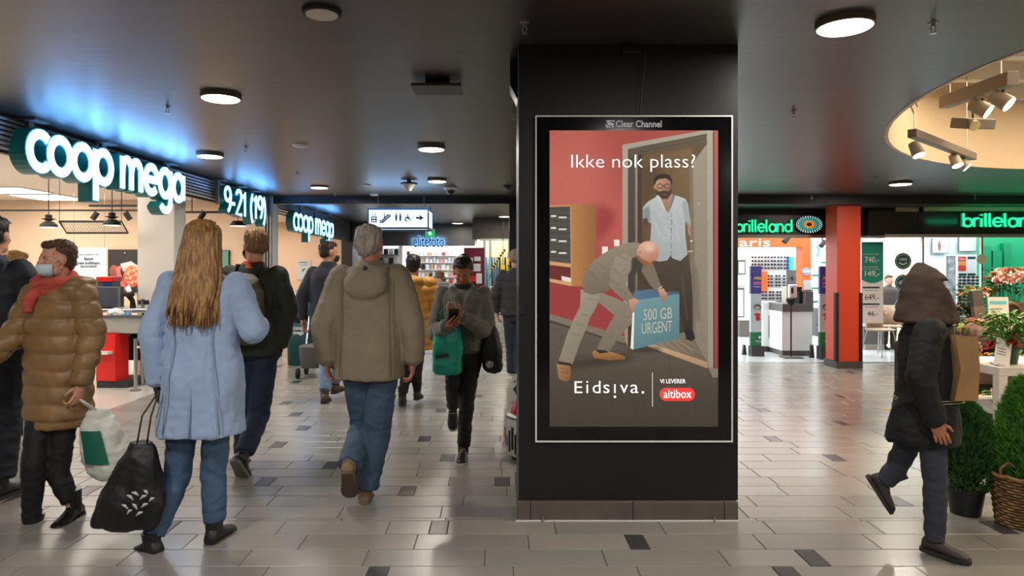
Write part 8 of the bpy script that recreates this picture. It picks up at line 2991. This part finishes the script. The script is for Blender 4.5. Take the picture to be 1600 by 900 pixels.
WB = mat('bag_milky', (214, 216, 208), .45, bump=.3, bscale=30)
wpos = PM['root'].matrix_basis @ PM['wr'][0]
sh_ = 1.62 / 1.75
mw = Matrix.Translation(PM['root'].location) @ Matrix.Rotation(PM['root'].rotation_euler[2], 4, 'Z') @ Matrix.Diagonal((sh_, sh_, sh_, 1))
wh_ = mw @ (PM['wr'][0] + Vector((0, 0.01, -.09)))
r = fbag('carrier_bag', 'white plastic carrier bag with a green block carried by the masked woman', (0, 0, 0), sh2, WB, f_folds(.014, 5, (9, 9, 7)), .010,
         [([(X(148, Yq), Yq, Z(644, Yq)), tuple(wh_)], .006), ([(X(157, Yq), Yq, Z(644, Yq)), tuple(wh_)], .006)])
q = MB()
vs = []
for i in range(7):
    for j in range(5):
        t = R(-118 + 9 * i)
        z = Z(718, Yq) + (Z(668, Yq) - Z(718, Yq)) * j / 4
        cxq = X(168, Yq) - .012 * j
        vs.append((cxq + (.152 - .006 * j) * math.cos(t) * 1.0, Yq + (.112 - .004 * j) * math.sin(t), z))
q.add(vs, [(i * 5 + j, (i + 1) * 5 + j, (i + 1) * 5 + j + 1, i * 5 + j + 1) for i in range(6) for j in range(4)])
q.build('green_print', mat('print_deep_green', (10, 96, 76), .5), r, smooth=True)

# teal shopping bag and black shoulder bag of the phone woman
Yq = 5.12


def sh3(q):
    q.loft([(Z(584, Yq), .085, .04, X(699, Yq), Yq), (Z(578, Yq), .105, .06, X(699, Yq), Yq), (Z(540, Yq), .112, .065, X(699, Yq), Yq), (Z(512, Yq), .095, .05, X(701, Yq), Yq), (Z(500, Yq), .06, .03, X(704, Yq), Yq)], 22, 3)


r = fbag('shopping_bag', 'bright teal shopping bag with a pale band hanging from the phone woman', (0, 0, 0), sh3, mat('bag_teal', (20, 158, 138), .45, var=.1, vscale=5, bump=.2, bscale=20), f_folds(.008, 6, (9, 9, 7)), .009,
         [([(X(692, Yq), Yq, Z(505, Yq)), (X(688, Yq), Yq, Z(488, Yq)), (X(696, Yq), Yq + .02, Z(482, Yq)), (X(706, Yq), Yq, Z(488, Yq)), (X(712, Yq), Yq, Z(505, Yq))], .006)])
q = MB()
q.prism([(0, 0), (.10, .01), (.10, .035), (.0, .03)], (X(682, Yq), Yq - .083, Z(558, Yq)), (1, 0, 0), (0, 0, 1), .002)
q.build('dark_print', mat('print_dark_teal', (30, 50, 56), .5), r)
Yq = 5.22


def sh4(q):
    q.loft([(Z(582, Yq), .05, .03, X(772, Yq), Yq), (Z(575, Yq), .075, .06, X(770, Yq), Yq), (Z(545, Yq), .085, .075, X(767, Yq), Yq), (Z(515, Yq), .06, .05, X(765, Yq), Yq), (Z(505, Yq), .03, .03, X(764, Yq), Yq)], 20, 2.5)


r = fbag('shoulder_bag', 'black shoulder bag with a pale metal tag at the phone woman\'s side', (0, 0, 0), sh4, BB, f_folds(.006, 8, (9, 9, 9)), .009,
         [([(X(762, Yq), Yq, Z(508, Yq)), (X(752, Yq), Yq + .02, Z(460, Yq)), (X(745, Yq), Yq + .08, Z(446, Yq))], .008)])
q = MB().ell((X(765, Yq), Yq - .08, Z(567, Yq)), (.03, .008, .028))
q.build('metal_tag', mat('tag_pale', (180, 180, 178), .3, metal=.5), r, smooth=True)

# brown paper bag of the person in black
Yq = 3.38
r = thing('paper_bag', 'tall brown paper bag carried on the right side of the person in black', 'bag', (X(1495, Yq), Yq, Z(625, Yq)))
xa, xb = X(1477, Yq), X(1513, Yq)
q = MB()
q.add([(xa, Yq - .07, Z(622, Yq)), (xb, Yq - .07, Z(622, Yq)), (xb, Yq + .04, Z(622, Yq)), (xa, Yq + .04, Z(622, Yq)),
       (xa + .02, Yq - .085, Z(575, Yq)), (xb + .005, Yq - .075, Z(570, Yq)), (xb, Yq + .05, Z(570, Yq)), (xa, Yq + .05, Z(570, Yq)),
       (xa, Yq - .075, Z(522, Yq)), (xb, Yq - .07, Z(524, Yq)), (xb, Yq + .04, Z(524, Yq)), (xa, Yq + .04, Z(522, Yq))],
      [(3, 2, 1, 0)] + [(i + 4 * j, (i + 1) % 4 + 4 * j, (i + 1) % 4 + 4 * j + 4, i + 4 * j + 4) for j in (0, 1) for i in range(4)])
o = q.build('bag_body', mat('kraft_paper', (156, 118, 74), .7, var=.08, vscale=6, bump=.25, bscale=14), r, world=True)
o.modifiers.new('s', 'SOLIDIFY').thickness = .002
h = MB()
for yy in (Yq - .07, Yq + .03):
    h.tube([(X(1484, Yq), yy, Z(524, Yq)), (X(1487, Yq), yy, Z(510, Yq)), (X(1499, Yq), yy, Z(510, Yq)), (X(1502, Yq), yy, Z(524, Yq))], .004, 6)
h.build('handle', MATS['kraft_paper'], r, world=True, smooth=True)
